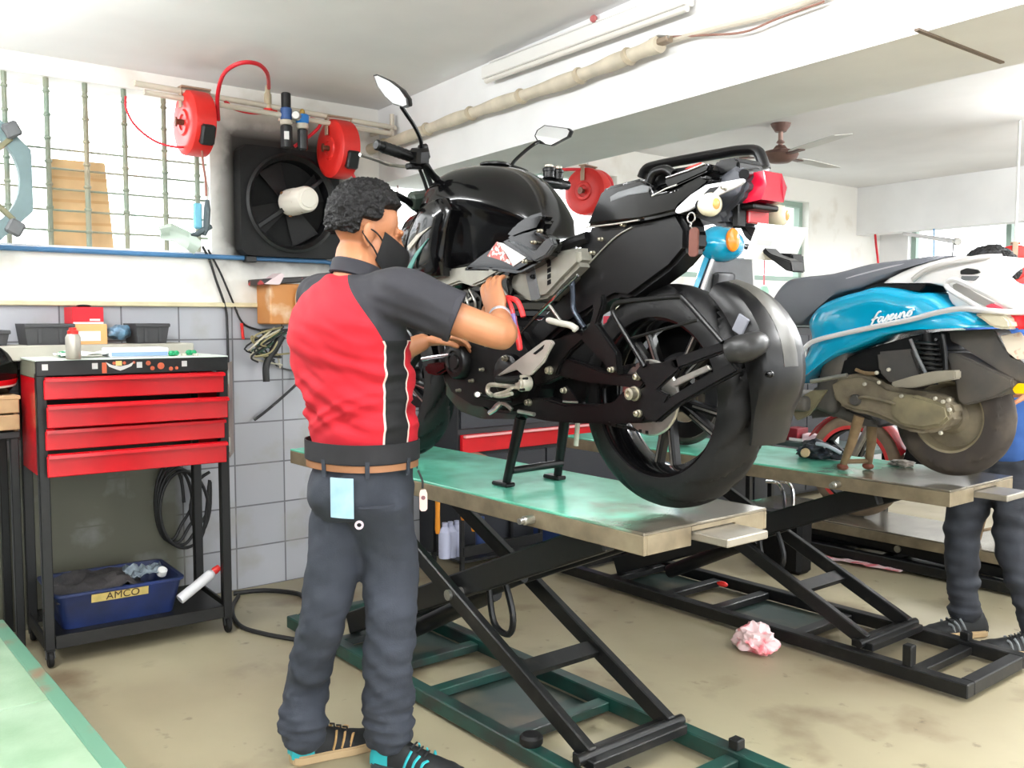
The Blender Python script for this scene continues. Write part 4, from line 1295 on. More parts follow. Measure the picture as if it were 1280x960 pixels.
def mirror(pts, off, stem, name='mirror'):
    P_ = [K(x, y, off) for x, y in pts]
    c = sum(P_, Vector()) / len(P_)
    n_ = (P_[1] - P_[0]).cross(P_[2] - P_[0]).normalized()
    if n_.dot(CAM - c) < 0: n_ = -n_
    # turn the glass to face the rider: tilt the plane a little about its vertical axis
    b = MB()
    def ring(s_, d): return [c + (p - c) * s_ + n_ * d for p in P_]
    b.loft([ring(0.82, -0.024), ring(1.0, -0.012), ring(1.05, 0.0), ring(1.05, 0.004), ring(0.97, 0.004)])
    mr_ = b.build('mirror', M_satin, bike)
    b = MB(); b.loft([ring(0.96, 0.0041), ring(0.96, 0.0055)]); b.build('mirror_glass', M_mirror, mr_)
    b = MB(); b.tube(smooth(stem, 6), 0.0065, 10); b.build('mirror_stem', M_satin, mr_)
M_mirror = mat('mirror_glass', (236, 238, 240), 0.03, 1.0)
mirror([(469, 95), (473, 94), (488, 101), (501, 111), (510, 124), (511, 132), (506, 134), (493, 130), (483, 121), (473, 107)], -.36,
       [K(526, 192, -.2), K(526, 176, -.22), K(518, 158, -.26), K(508, 143, -.3), K(502, 134, -.335)])
mirror([(670, 170), (673, 163), (682, 157), (711, 161), (714, 164), (711, 171), (690, 182), (675, 179)], .34,
       [K(640, 214, .2), K(641, 204, .22), K(655, 190, .27), K(668, 180, .31), K(674, 177, .335)])
kt('mirror_mount', [(633, 208, .17), (641, 211, .2), (655, 216, .2), (661, 222, .2)], 0.014, M_satin)

# ---- fuel tank: lofted along the bike, slimmer at the knees
sts = [(-2.72, 1.60, 1.44, 0.07), (-2.70, 1.72, 1.40, 0.145), (-2.64, 1.775, 1.37, 0.19), (-2.56, 1.797, 1.365, 0.212), (-2.48, 1.797, 1.37, 0.212), (-2.40, 1.787, 1.38, 0.196),
       (-2.33, 1.765, 1.395, 0.172), (-2.27, 1.728, 1.42, 0.147), (-2.21, 1.672, 1.44, 0.124), (-2.165, 1.61, 1.455, 0.106), (-2.135, 1.555, 1.46, 0.09), (-2.125, 1.51, 1.47, 0.06)]
def cat1(v, t):
    i = min(int(t), len(v) - 2); f = t - i
    a, b_, c, d = v[max(i - 1, 0)], v[i], v[i + 1], v[min(i + 2, len(v) - 1)]
    return 0.5 * (2 * b_ + (c - a) * f + (2 * a - 5 * b_ + 4 * c - d) * f * f + (3 * b_ - a - 3 * c + d) * f ** 3)
rings = []
NS = 44
for i in range(NS + 1):
    t = i / NS * (len(sts) - 1)
    x, zt_, zb_, hw = (cat1([s[j] for s in sts], t) for j in range(4))
    zc = lerp(zb_, zt_, 0.5)
    ring = []
    for k in range(48):
        a = 2 * pi * k / 48
        ca, sa = cos(a), sin(a)
        p_ = 2.5 if sa > 0 else 2.8
        y = hw * copysign(abs(ca) ** (2 / p_), ca)
        z_ = zc + (zt_ - zc if sa > 0 else zc - zb_) * copysign(abs(sa) ** (2 / p_), sa)
        # knee recess with a crisp shoulder above it
        g = max(0, min(1, (x + 2.52) / 0.12)) * max(0, min(1, (1.655 - z_ - 0.25 * max(0, x + 2.4)) / 0.035))
        y *= 1 - 0.2 * g
        ring.append(Vector((x, YK + y, z_)))
    rings.append(ring)
b = MB(); b.loft(rings)
tank = b.build('fuel_tank', M_gloss, bike, ang=60)
b = MB(); b.lathe([(0, 0), (0.045, 0), (0.05, 0.004), (0.05, 0.01), (0.04, 0.014), (0, 0.014)], (-2.46, YK, 1.793), (0.02, 0, 1), 28); b.build('filler_cap', M_satin, tank)
# side shrouds at the front of the tank (near side and its twin)
def shroud(sgn):
    poly = [(506, 344), (505, 325), (507, 305), (512, 288), (520, 272), (532, 258), (546, 249), (558, 247), (566, 262), (560, 290), (556, 320), (556, 345), (530, 351)]
    base_ = [K(x, y, -.205) for x, y in poly]
    if sgn > 0: base_ = [Vector((p.x, 2 * YK - p.y, p.z)) for p in base_]
    c = sum(base_, Vector()) / len(base_)
    b = MB()
    n_ = Vector((0, sgn, 0))
    rg = []
    for s_, d in ((0.98, -0.05), (1.0, 0.0), (0.97, 0.016), (0.85, 0.028), (0.6, 0.036), (0.3, 0.04)):
        rg.append([c + (p - c) * s_ + n_ * d + Vector((0, -sgn * 0.12 * max(0, -(p.x - c.x)), 0)) for p in base_])
    b.loft(rg)
    return b.build('tank_shroud', M_gloss, bike, ang=60)
sh1 = shroud(-1); shroud(1)
kp('reflection_stripe', [(509, 335), (519, 316), (535, 298), (521, 320), (513, 338)], -.2475, 0.004, mat('reflection_teal', (70, 130, 120), 0.25), sh1, bev=0)  # both stripes paint reflections onto the glossy shroud
kp('reflection_stripe', [(509, 308), (520, 294), (538, 283), (524, 296), (511, 313)], -.2475, 0.004, mat('reflection_grey', (170, 164, 150), 0.25), sh1, bev=0)
# lower side panel with the red and white graphic
lp = kp('side_panel', [(575, 338), (600, 318), (625, 302), (648, 292), (668, 288), (690, 300), (686, 318), (668, 330), (645, 342), (610, 338)], -.195, 0.05, M_gloss, bev=0.01)
kp('red_graphic', [(609, 320), (615, 310), (621, 302), (632, 316), (641, 332), (628, 326)], -.1985, 0.004, mat('graphic_red', (186, 96, 88), 0.4, rgb2=(240, 226, 220), scale=90, thr=(0.5, 0.55)), lp, bev=0)
kp('white_graphic', [(623, 303), (628, 304), (657, 322), (641, 333), (632, 318)], -.1985, 0.004, mat('graphic_white', (226, 226, 226), 0.3), lp, bev=0)
kp('knee_pad', [(628, 296), (640, 281), (656, 270), (676, 264), (680, 275), (672, 289), (655, 294), (640, 300)], -.185, 0.05, M_gloss, bev=0.012)
kp('tank_bracket', [(632, 300), (645, 302), (668, 314), (680, 300), (688, 296), (692, 306), (682, 320), (668, 327)], -.2, 0.02, mat('dark_grey_cast', (72, 74, 76), 0.35, 0.3), bev=0.004)
for q in ((668, 303), (676, 289), (657, 327)): bolt(*q, -.2, 0.006)

# ---- frame, engine and side covers
kt('frame_tube', [(735, 296, -.1), (715, 303, -.11), (700, 310, -.12), (680, 322, -.13), (655, 335, -.14), (640, 342, -.14)], 0.016, M_satin)
kt('frame_tube', [(735, 300, .1), (710, 308, .1), (690, 318, .1)], 0.016, M_satin)
kt('frame_rod', [(722, 344, -.15), (700, 365, -.15), (675, 390, -.15), (640, 428, -.15)], 0.005, M_chrome, sm=0)
b = MB(); b.tube(smooth([Vector((-2.7, YK, 1.6)), Vector((-2.45, YK, 1.5)), Vector((-2.2, YK, 1.42)), Vector((-2.08, YK, 1.2)), Vector((-2.1, YK, 1.05))], 5), 0.03, 12); b.build('frame_spine', M_satin, bike)
for s_ in (-.09, .09):
    b = MB(); b.tube(smooth([Vector((-2.7, YK + s_ * .4, 1.52)), Vector((-2.66, YK + s_, 1.3)), Vector((-2.58, YK + s_, 1.05)), Vector((-2.4, YK + s_, 1.0)), Vector((-2.12, YK + s_, 1.02))], 5), 0.014, 10); b.build('down_tube', M_satin, bike)
cs = kp('frame_cover', [(507, 352), (512, 348), (538, 348), (549, 338), (584, 333), (605, 334), (632, 335), (604, 352), (590, 358), (574, 353), (560, 358), (553, 372), (555, 386), (563, 402), (553, 398), (540, 378), (532, 362), (515, 357)], -.185, 0.03, M_cast, bev=0.006)
ab = kp('air_box', [(634, 343), (655, 330), (690, 315), (722, 309), (724, 330), (702, 352), (684, 372), (662, 377), (650, 372), (636, 362)], -.15, 0.3, M_cast, bev=0.012)
kp('dark_band', [(657, 343), (668, 337), (675, 373), (664, 376)], -.152, 0.003, M_grey, ab, bev=0)
for k in range(5): kp('vent_slot', [(684, 321 + k * 7.5), (688, 319 + k * 7.5), (688, 324.5 + k * 7.5), (684, 326.5 + k * 7.5)], -.152, 0.003, M_matte, ab, bev=0)
bolt(668, 346, -.15, 0.008, m=M_satin)
kp('head_stay', [(601, 358), (606, 350), (620, 340), (632, 336), (638, 341), (634, 352), (637, 372), (628, 380), (615, 372), (604, 366)], -.17, 0.02, M_gloss, bev=0.004)
bolt(621, 345, -.17, 0.008, m=M_satin); bolt(604, 361, -.17, 0.006); bolt(634, 346, -.17, 0.005)
# cylinder with cooling fins
for k in range(9):
    b = MB(); b.box((-2.43 - 0.006 * k, YK, 1.215 + 0.021 * k), (0.2, 0.23, 0.009), (0, -0.3, 0), bev=0.003); b.build('cooling_fin', M_matte, bike)
b = MB(); b.box((-2.455, YK, 1.3), (0.15, 0.18, 0.26), (0, -0.3, 0), bev=0.02); b.build('cylinder', M_matte, bike)
kp('head_cover', [(560, 385), (566, 368), (580, 356), (598, 358), (606, 372), (604, 392), (590, 402), (570, 400)], -.15, 0.29, M_gloss, bev=0.015)
for a, c in (((580, 366), (584, 392)), ((587, 362), (594, 390)), ((575, 378), (590, 372))):
    kt('fuel_line', [(a[0], a[1], -.16), ((a[0] + c[0]) / 2 + 3, (a[1] + c[1]) / 2, -.17), (c[0], c[1], -.16)], 0.004, M_steel)
for q in ((569, 374), (580, 384), (592, 398)): bolt(*q, -.15, 0.005)
eng = kp('crankcase', [(548, 440), (560, 420), (585, 405), (620, 400), (650, 410), (668, 440), (672, 480), (660, 510), (625, 520), (590, 514), (562, 496), (549, 470)], -.14, 0.28, M_matte, bev=0.02)
ec = K(576, 452, -.14)
b = MB(); b.lathe([(0, 0.03), (0.022, 0.03), (0.025, 0.024), (0.034, 0.024), (0.037, 0.03), (0.05, 0.028), (0.056, 0.02), (0.058, 0.0), (0, 0)], ec, (0, -1, 0), 36); b.build('generator_cover', M_satin, bike)
ec = K(640, 470, -.14)
b = MB(); b.lathe([(0, 0.03), (0.05, 0.028), (0.065, 0.02), (0.068, 0.0), (0, 0)], ec, (0, -1, 0), 32); b.build('sprocket_cover', M_satin, bike)
for q in ((632, 449), (600, 493), (603, 462), (574, 488), (590, 476), (610, 432)): bolt(*q, -.15, 0.006)
bolt(632, 448, -.17, 0.009)
kp('belly_guard', [(556, 470), (566, 468), (590, 495), (610, 510), (650, 516), (645, 524), (600, 524), (572, 514), (556, 495)], -.13, 0.26, mat('belly_reflection', (20, 58, 48), 0.3, rgb2=(24, 26, 28), scale=9, thr=(0.45, 0.6)), bev=0.008)  # green patches paint a reflection into the dark plastic
kt('crash_bar', [(528, 449, -.17), (540, 447, -.17), (562, 444, -.17)], 0.007, M_chrome, sm=0)
kp('fog_lamp', [(530, 455), (556, 452), (558, 462), (545, 470), (530, 466)], -.17, 0.05, M_gloss, bev=0.008)

# ---- swingarm, chain and stand gear
sw = kp('swingarm', [(651, 512), (660, 498), (678, 497), (705, 505), (745, 506), (765, 503), (778, 488), (806, 482), (816, 492), (815, 510), (803, 529), (760, 530), (714, 529), (680, 526), (656, 521)], -.135, 0.05, M_satin, bev=0.006)
kp('swingarm', [(651, 512), (660, 498), (678, 497), (705, 505), (745, 506), (765, 503), (778, 488), (806, 482), (816, 492), (815, 510), (803, 529), (760, 530), (714, 529), (680, 526), (656, 521)], .085, 0.05, M_satin, bev=0.006)
kp('chain_guard', [(665, 470), (690, 445), (704, 446), (760, 466), (796, 470), (806, 478), (800, 486), (770, 482), (730, 478), (700, 470), (680, 480), (668, 482)], -.14, 0.03, M_satin, bev=0.004)
for dz in (0.085, -0.085):
    pa, pb = Vector((-2.17, YK - 0.08, 1.06 + dz * 0.4)), Vector((WC.x, YK - 0.08, WC.z + dz * 1.1))
    b = MB(); n_ = 40
    for k in range(n_):
        p = pa.lerp(pb, (k + .5) / n_)
        b.box(p, (0.0105, 0.012 if k % 2 else 0.008, 0.009))
    o = b.build('drive_chain', M_blackmetal, bike)
inner = kp('inner_guard', [(668, 446), (690, 420), (720, 412), (752, 430), (768, 470), (740, 500), (700, 500), (672, 490)], -.06, 0.1, M_matte, bev=0.006)
hp = kp('footrest_hanger', [(739, 372), (752, 368), (753, 380), (745, 405), (756, 420), (771, 442), (773, 469), (762, 467), (753, 454), (723, 422), (732, 410), (741, 398)], -.165, 0.022, M_satin, bev=0.005)
bolt(765, 462, -.167, 0.008, hp)
kp('footrest_hanger', [(690, 425), (723, 415), (735, 420), (712, 440), (700, 455), (695, 470), (685, 468), (684, 446)], -.15, 0.022, M_satin, bev=0.005)
kt('passenger_footrest', [(684.5, 400, -.2), (700, 404, -.2), (714, 407, -.2), (721, 413, -.19)], [0.007, 0.009, 0.009, 0.009, 0.009, 0.009, 0.009, 0.009, 0.009, 0.009, 0.009, 0.009, 0.009, 0.011, 0.01, 0.008], mat('peg_grey', (166, 164, 156), 0.6), n=12)
kt('rear_shock', [(715, 345, -.12), (716, 366, -.12), (717, 386, -.12), (724, 400, -.12), (731, 410, -.12)], 0.008, mat('blue_steel', (60, 66, 76), 0.25, 0.7))
kt('brake_rod', [(687, 382, -.16), (694, 392, -.16), (704, 406, -.16)], 0.005, M_steel, sm=0)
kt('seat_hook', [(733, 394, -.14), (743, 384, -.14), (742, 396, -.14), (738, 408, -.14)], 0.004, M_satin, sm=0)
fp = kp('heel_plate', [(618.5, 471), (650, 447), (680, 425), (688, 425), (691, 429), (684, 441), (679, 452), (663, 469), (654, 470), (645, 462), (633, 466)], -.185, 0.012, M_silver, bev=0.003)
kp('heel_plate_slot', [(666, 442), (680, 431), (678, 436), (669, 443)], -.187, 0.004, M_matte, fp, bev=0)
# rider's footrest casting and gear linkage
b = MB(); b.lathe([(0, 0.018), (0.012, 0.018), (0.014, 0.012), (0.02, 0.012), (0.024, 0.006), (0.024, -0.02), (0, -0.02)], K(653, 479, -.19), (0, -1, 0), 24)
fc_ = b.build('footrest_casting', M_alloy, bike)
for q in ((648, 474), (658, 473), (654, 487)): bolt(*q, -.207, 0.004, fc_, M_satin)
kt('footrest', [(650, 474, -.2), (636, 475, -.215), (621, 474, -.23)], 0.011, M_rubber, sm=0)
kt('footrest_link', [(652, 484, -.2), (638, 483, -.2), (620, 481, -.2), (611, 482, -.2), (610, 490, -.2), (615, 494, -.2)], 0.007, M_alloy)
kt('footrest_link', [(640, 484, -.21), (632, 490, -.21), (618, 494, -.21), (628, 495, -.21), (640, 492, -.21)], 0.006, M_alloy)
kt('gear_lever', [(640, 500, -.17), (622, 499, -.18), (606, 496, -.19), (598, 493, -.2)], 0.006, M_satin)
b = MB(); b.ell(K(596, 493, -.2), 0.009, n=12, m=8); b.cyl(K(597, 493, -.2), K(597, 493, -.245), 0.008, 10); b.build('gear_pedal', M_steel, bike)
kt('stand_spring', [(614, 515, -.16), (622, 506, -.17), (630, 504, -.17), (640, 512, -.16)], 0.007, M_steel)
kt('stand_link', [(612, 516, -.17), (620, 511, -.17), (628, 503, -.17)], 0.008, M_chrome, sm=0)
kt('stand_link', [(648, 514, -.16), (668, 518, -.16)], 0.006, M_steel, sm=0)
for px, py, off, r in ((687, 463, -.155, .012), (706, 488, -.14, .009), (661, 503, -.14, .011), (797, 471, -.145, .01), (798, 517, -.14, .01)): bolt(px, py, off, r)
bolt(793, 492, -.14, 0.02, name='axle_nut', h=0.022)
kp('chain_adjuster', [(812, 487), (817, 486), (817, 506), (812, 508)], -.15, 0.02, M_steel, bev=0.002)
kp('adjuster_plate', [(703, 500), (722, 502), (716, 492), (708, 482), (703, 484)], -.14, 0.006, M_satin, bev=0.001)
kt('stand_plate_edge', [(704, 502, -.142), (722, 503, -.142)], 0.003, M_steel, sm=0)

# ---- centre stand on the table
for (t, f_, o_) in (((651, 522), (633, 603), -.11), ((706, 523), (697, 596), .1)):
    a, c = K(*t, o_), K(*f_, o_)
    c.z = Z1 + 0.012
    b = MB(); b.tube([a, a.lerp(c, .5), c], [0.021, 0.018, 0.015], 12, flat=0.75); lg = b.build('stand_leg', M_satin, bike)
    b = MB(); b.box((c.x - 0.015, c.y, Z1 + 0.008), (0.075, 0.04, 0.013), bev=0.004); b.build('stand_foot', M_satin, lg)
b = MB(); b.cyl(K(640, 588, -.11), K(702, 579, .1), 0.012, 12); b.build('stand_crossbar', M_satin, bike)
kt('stand_spring', [(722, 528, .06), (721, 545, .06), (720, 557, .06)], 0.008, M_alloy, sm=0)

# ---- tail: under-seat mass, seat cowl, rails
kp('rear_inner_fender', [(732, 285), (765, 280), (800, 275), (846, 264), (858, 286), (857, 312), (838, 335), (808, 357), (786, 373), (768, 371), (745, 384), (716, 402), (700, 412), (668, 440), (650, 446), (645, 430), (680, 393), (722, 346), (722, 310)], -.1, 0.09, M_satin, bev=0.012)
cow = kp('seat_cowl', [(730, 283), (737, 268), (744, 252), (750, 238), (757, 233), (778, 228), (800, 222), (812, 228), (816, 242), (842, 236), (876, 218), (890, 222), (884, 232), (850, 258), (845, 266), (800, 276), (760, 280)], -.125, 0.25, M_gloss, bev=0.014, seg=3)
kp('cowl_inset', [(762, 246), (772, 240), (802, 231), (812, 233), (810, 240), (785, 244), (763, 252)], -.1265, 0.003, M_grey, cow, bev=0.001)
kt('cowl_trim', [(733, 284, -.127), (765, 280.5, -.127), (799, 275, -.127)], 0.0025, M_steel, sm=0)
kt('cowl_trim', [(815, 245, -.127), (832, 236, -.127), (846, 231, -.127)], 0.0025, M_steel, sm=0)
for q in ((752, 299), (742, 316), (780, 281)): bolt(*q, -.102, 0.006)
kt('seam_line', [(722, 345, -.102), (765, 300, -.102), (790, 284, -.102)], 0.0025, M_steel)
# seat gap with wiring
kp('seat_tray', [(804, 218), (832, 212), (884, 204), (892, 215), (850, 226), (816, 238)], -.09, 0.17, M_matte, bev=0.006)
for k in range(6):
    kt('wiring', [(834 + k * 2, 222 - k, -.08 + k * .012), (848 + k * 2, 215 - k * .6, -.075 + k * .014), (862 + k, 212 - k * .5, -.08 + k * .013), (876, 206, -.08 + k * .012)], 0.0065, mat('wire_orange', (230, 84, 50), 0.5) if k % 2 else mat('wire_red', (214, 52, 44), 0.5))
kp('seat_rail', [(830, 227), (832, 222), (860, 213), (882, 204), (888, 206), (884, 214), (860, 225), (836, 236)], -.115, 0.02, M_gloss, bev=0.004)
kt('rail_edge', [(833, 222, -.117), (860, 213, -.117), (881, 204.5, -.117)], 0.003, M_chrome, sm=0)
kp('seat_lock_block', [(891, 206), (896, 200), (919, 196), (923, 200), (923, 215), (900, 220), (891, 216)], -.06, 0.1, M_satin, bev=0.006)
gr = [(803, 222, .1), (808, 212, .1), (820, 207, .1), (860, 199, .1), (900, 192, .1), (925, 188, .1), (944, 188, .1), (951, 196, .1), (956, 212, .1)]
b = MB(); b.tube(smooth([K(*q) for q in gr], 5), 0.014, 12, flat=1.3); b.build('grab_rail', M_satin, bike)
b = MB(); b.tube(smooth([K(*q) for q in ((812, 228, -.11), (818, 216, -.11), (832, 212, -.11), (842, 218, -.11))], 5), 0.012, 12); b.build('grab_rail', M_satin, bike)
b = MB(); b.tube(smooth([K(956, 212, .1), K(945, 216, .02), K(930, 218, -.08)], 5), 0.013, 12); b.build('grab_rail_end', M_satin, bike)
kp('tail_body', [(888, 228), (900, 218), (921, 204), (928, 212), (934, 224), (930, 242), (916, 256), (905, 268), (910, 282), (895, 284), (878, 275), (862, 270), (870, 258)], -.075, 0.14, mat('dark_grey_plastic', (58, 60, 66), 0.45, var=0.15), bev=0.012)
sp_ = kp('tail_side_panel', [(843, 265), (845, 260), (862, 244), (882, 231), (905, 227), (928, 223), (929, 227), (923, 232), (905, 240), (889, 247), (859, 263), (847, 267)], -.128, 0.012, mat('tail_silver', (222, 222, 226), 0.3, 0.2), bev=0.002)
kp('panel_cutout', [(876, 246), (887, 235), (899, 233), (889, 243)], -.1295, 0.003, M_satin, sp_, bev=0)
bolt(906, 235, -.13, 0.006, sp_, M_steel)
kp('tail_side_panel', [(843, 265), (845, 260), (862, 244), (882, 231), (905, 227), (928, 223), (929, 227), (923, 232), (905, 240), (889, 247), (859, 263), (847, 267)], .116, 0.012, mat('tail_silver'), bev=0.002)
# tail lamp and reflector
b = MB()
x0 = -1.43
def yz(x, w_, za, zb): return [Vector((x, YK - w_, za)), Vector((x, YK + w_, za)), Vector((x + 0.012, YK + w_ * .9, (za + zb) / 2)), Vector((x - 0.0, YK + w_ * .8, zb)), Vector((x, YK - w_ * .8, zb)), Vector((x + 0.012, YK - w_ * .9, (za + zb) / 2))]
b.loft([yz(-1.475, .045, 1.582, 1.63), yz(-1.415, .052, 1.57, 1.642), yz(-1.375, .045, 1.576, 1.644)])
tl = b.build('tail_lamp', mat('lamp_red', (176, 14, 44), 0.15, coat=0.5), bike, ang=25)
b = MB(); b.box((-1.42, YK, 1.562), (0.06, 0.1, 0.014), bev=0.004); b.build('lamp_base', M_satin, tl)
b = MB(); b.box(K(924, 269, -.045), (0.02, 0.03, 0.06), bev=0.003); b.build('reflector_bracket', M_satin, bike)
b = MB(); b.box(K(947, 269.5, 0.015), (0.012, 0.08, 0.042), bev=0.003); b.build('rear_reflector', mat('reflector_red', (186, 44, 50), 0.2, coat=0.5), bike)
# indicators
for (px, py, o_, s_) in ((887, 256, -.13, -1), (972, 270, .135, 1)):
    c = K(px, py, o_)
    b = MB(); b.tube([Vector((c.x - 0.03, YK + s_ * .06, c.z + 0.01)), Vector((c.x - 0.03, c.y - s_ * 0.03, c.z + 0.005)), Vector((c.x - 0.028, c.y, c.z))], [0.012, 0.012, 0.016], 10); st_ = b.build('indicator_stem', M_satin, bike)
    b = MB(); b.lathe([(0.0, -0.03), (0.016, -0.028), (0.026, -0.012), (0.0285, 0.0), (0.0285, 0.008), (0.024, 0.018), (0.013, 0.025), (0, 0.027)], c, (1, s_ * 0.25, 0), 24); il = b.build('indicator_lens', mat('clear_lens', (226, 218, 190), 0.12, coat=0.6), st_)
    b = MB(); b.ell(c + Vector((0.022, s_ * 0.004, 0)), (0.008, 0.013, 0.014), n=14, m=10); b.build('amber_bulb', mat('bulb_amber', (236, 150, 84), 0.25), st_)
# number plate and mudguard tip
pc = Vector((-1.37, YK + 0.012, 1.475))
Rp = Euler((0, radians(25), 0)).to_matrix()
b = MB(); b.box(pc + Rp @ Vector((0, 0, 0)), (0.003, 0.2, 0.09), Rp, bev=0.001); npl = b.build('number_plate', mat('plate_white', (242, 242, 240), 0.35), bike)
b = MB(); b.box(pc + Rp @ Vector((0.002, -0.05, 0.0)), (0.002, 0.055, 0.012), Rp); b.build('plate_mark', mat('plate_grey', (196, 198, 198), 0.5), npl)
kp('plate_holder', [(924, 282), (930, 284), (962, 317), (988, 326), (990, 340), (981, 338), (960, 322), (930, 296)], -.03, 0.05, M_satin, bev=0.003)
kp('mudguard_tip', [(962, 316), (990, 317), (992, 341), (984, 337), (970, 326)], .02, 0.05, M_satin, bev=0.004)
# rear hugger carried on two arms
hub_ = kp('hugger_plate', [(793, 465), (800, 456), (826, 453), (846, 446), (850, 462), (833, 476), (822, 487), (836, 494), (820, 528), (806, 526), (800, 505), (806, 480)], -.165, 0.014, M_satin, bev=0.004)
kp('hugger_arm', [(804, 460), (840, 448), (880, 434), (913, 424), (916, 436), (880, 449), (846, 462), (808, 478)], -.165, 0.022, M_satin, hub_, bev=0.005)
kp('hugger_arm', [(808, 516), (840, 494), (880, 470), (914, 452), (924, 464), (880, 488), (845, 508), (820, 529)], -.165, 0.022, M_satin, hub_, bev=0.005)
kp('arm_window_plate', [(836, 482), (846, 473), (884, 456), (888, 462), (862, 474), (842, 484)], -.15, 0.01, M_steel, hub_, bev=0.002)
b = MB(); b.tube(smooth([K(911, 440, -.15), K(922, 437, -.145), K(934, 434, -.13), K(944, 430, -.1), K(950, 428, -.06)], 4), [.026, .03, .031, .032, .033, .033, .033, .033, .033, .032, .032, .031, .03, .029, .027, .025, .02], 18); b.build('knuckle', mat('grey_casting', (36, 36, 36), 0.4, 0.1, var=0.35, scale=9, spec=0.35), hub_)
rings = []
for i in range(15):
    t = i / 14
    a = radians(lerp(56, -17, t))
    ri = 0.325
    ro = 0.325 + 0.06 * (sin(pi * min(1, t * 1.15 + 0.08)) ** 0.6) + 0.012
    w_ = 0.07 + 0.02 * sin(pi * t)
    dv = Vector((cos(a), 0, sin(a)))
    ring = []
    for (yy, rr) in ((-w_, ri), (-w_, lerp(ri, ro, .55)), (-w_ * .86, lerp(ri, ro, .85)), (-w_ * .5, ro), (0, ro + 0.004), (w_ * .5, ro), (w_ * .86, lerp(ri, ro, .85)), (w_, lerp(ri, ro, .55)), (w_, ri), (w_ * .9, ri + .004), (0, ri + .006), (-w_ * .9, ri + .004)):
        ring.append(WC + dv * rr + Vector((0, yy, 0)))
    rings.append(ring)
b = MB(); b.loft(rings); hg = b.build('tyre_hugger', mat('hugger_black', (13, 13, 14), 0.34, var=0.25, scale=7, spec=0.3), bike, ang=40)
bolt(963, 468, -.09, 0.008, hg, M_satin)
rings = []
for i in range(10):
    t = i / 9
    a = radians(lerp(55, 14, t)); ro = 0.337 + 0.06 * (sin(pi * min(1, lerp(0.02, .57, t) * 1.15 + 0.08)) ** 0.6)
    dv = Vector((cos(a), 0, sin(a)))
    rings.append([WC + dv * rr + Vector((0, yy, 0)) for yy, rr in ((-.028, ro - .01), (.028, ro - .01), (.028, ro + .002), (0, ro + .007), (-.028, ro + .002))])
b = MB(); b.loft(rings); b.build('hugger_spine', mat('worn_grey', (84, 82, 76), 0.4, 0.1, rgb2=(30, 30, 30), scale=8), hg)
b = MB(); b.box(K(926, 406, -.09), (0.034, 0.006, 0.045), (0, 0.5, 0), bev=0.002); b.build('hugger_bracket', mat('bracket_grey', (120, 122, 130), 0.5), hg)
# saree guard loop and the caliper behind the wheel
kt('guard_loop', [(806, 458, -.17), (786, 425, -.17), (768, 394, -.17), (767, 384, -.17), (774, 378, -.17), (810, 374, -.17), (846, 371, -.17), (855, 374, -.17), (875, 396, -.17), (903, 428, -.17)], 0.0065, M_satin, sm=4)
kt('guard_rod', [(786, 424, -.165), (820, 414, -.165), (872, 400, -.165)], 0.004, M_satin, sm=0)
kp('brake_caliper', [(838, 408), (848, 404), (862, 402), (865, 410), (852, 420), (842, 429), (837, 424)], .08, 0.03, M_alloy, bev=0.005)
kp('caliper_arm', [(836, 425), (846, 425), (850, 470), (840, 480), (834, 470)], .08, 0.02, M_satin, bev=0.004)
# leather key strap hanging below the tail (a thing of its own)
ks = thing('key_strap', K(866, 322, -.14), 'brown leather key strap hanging from the tail of the black motorcycle', 'key strap')
b = MB(); b.prism([K(x, y, -.14) for x, y in ((861, 288), (864, 284), (870, 284), (873, 288), (872, 318), (869, 321), (862, 321), (860, 318))], (0, 0.005, 0), 0.0015); b.build('strap', mat('brown_leather', (88, 46, 34), 0.55, var=0.12), ks)
b = MB(); c = K(864, 272, -.135)
b.tube([c + Vector((cos(t) * .012, 0, sin(t) * .012)) for t in [2 * pi * k / 14 for k in range(14)]], 0.002, 6, closed=True); b.build('key_ring', M_chrome, ks)
b = MB(); b.tube([c + Vector((0, 0, -.012)), c + Vector((-.003, 0, -.022)), K(866, 285, -.14)], 0.0025, 6); b.build('chain', M_chrome, ks)
# ------------------------------------------------------------------ teal scooter on the second lift
YS = 3.31
sco = thing('scooter', (-2.1, YS, Z2), 'teal scooter with grey seat on its stand on the second lift', 'scooter')
S = lambda px, py, o=0.0: ony(px, py, YS + o)
M_teal = mat('teal_paint', (0, 146, 184), 0.14, coat=0.7)
M_dirty = mat('dirty_alloy', (132, 122, 102), 0.65, 0.15, rgb2=(92, 84, 70), scale=11, bump=0.15)
M_dplast = mat('dusty_plastic', (62, 60, 58), 0.65, rgb2=(92, 84, 74), scale=6, thr=(0.4, 0.75))
M_seat = mat('seat_vinyl', (96, 98, 104), 0.5, var=0.1, scale=5)
M_tan = mat('rusty_tan', (140, 118, 86), 0.7, 0.1, rgb2=(104, 82, 58), scale=16)

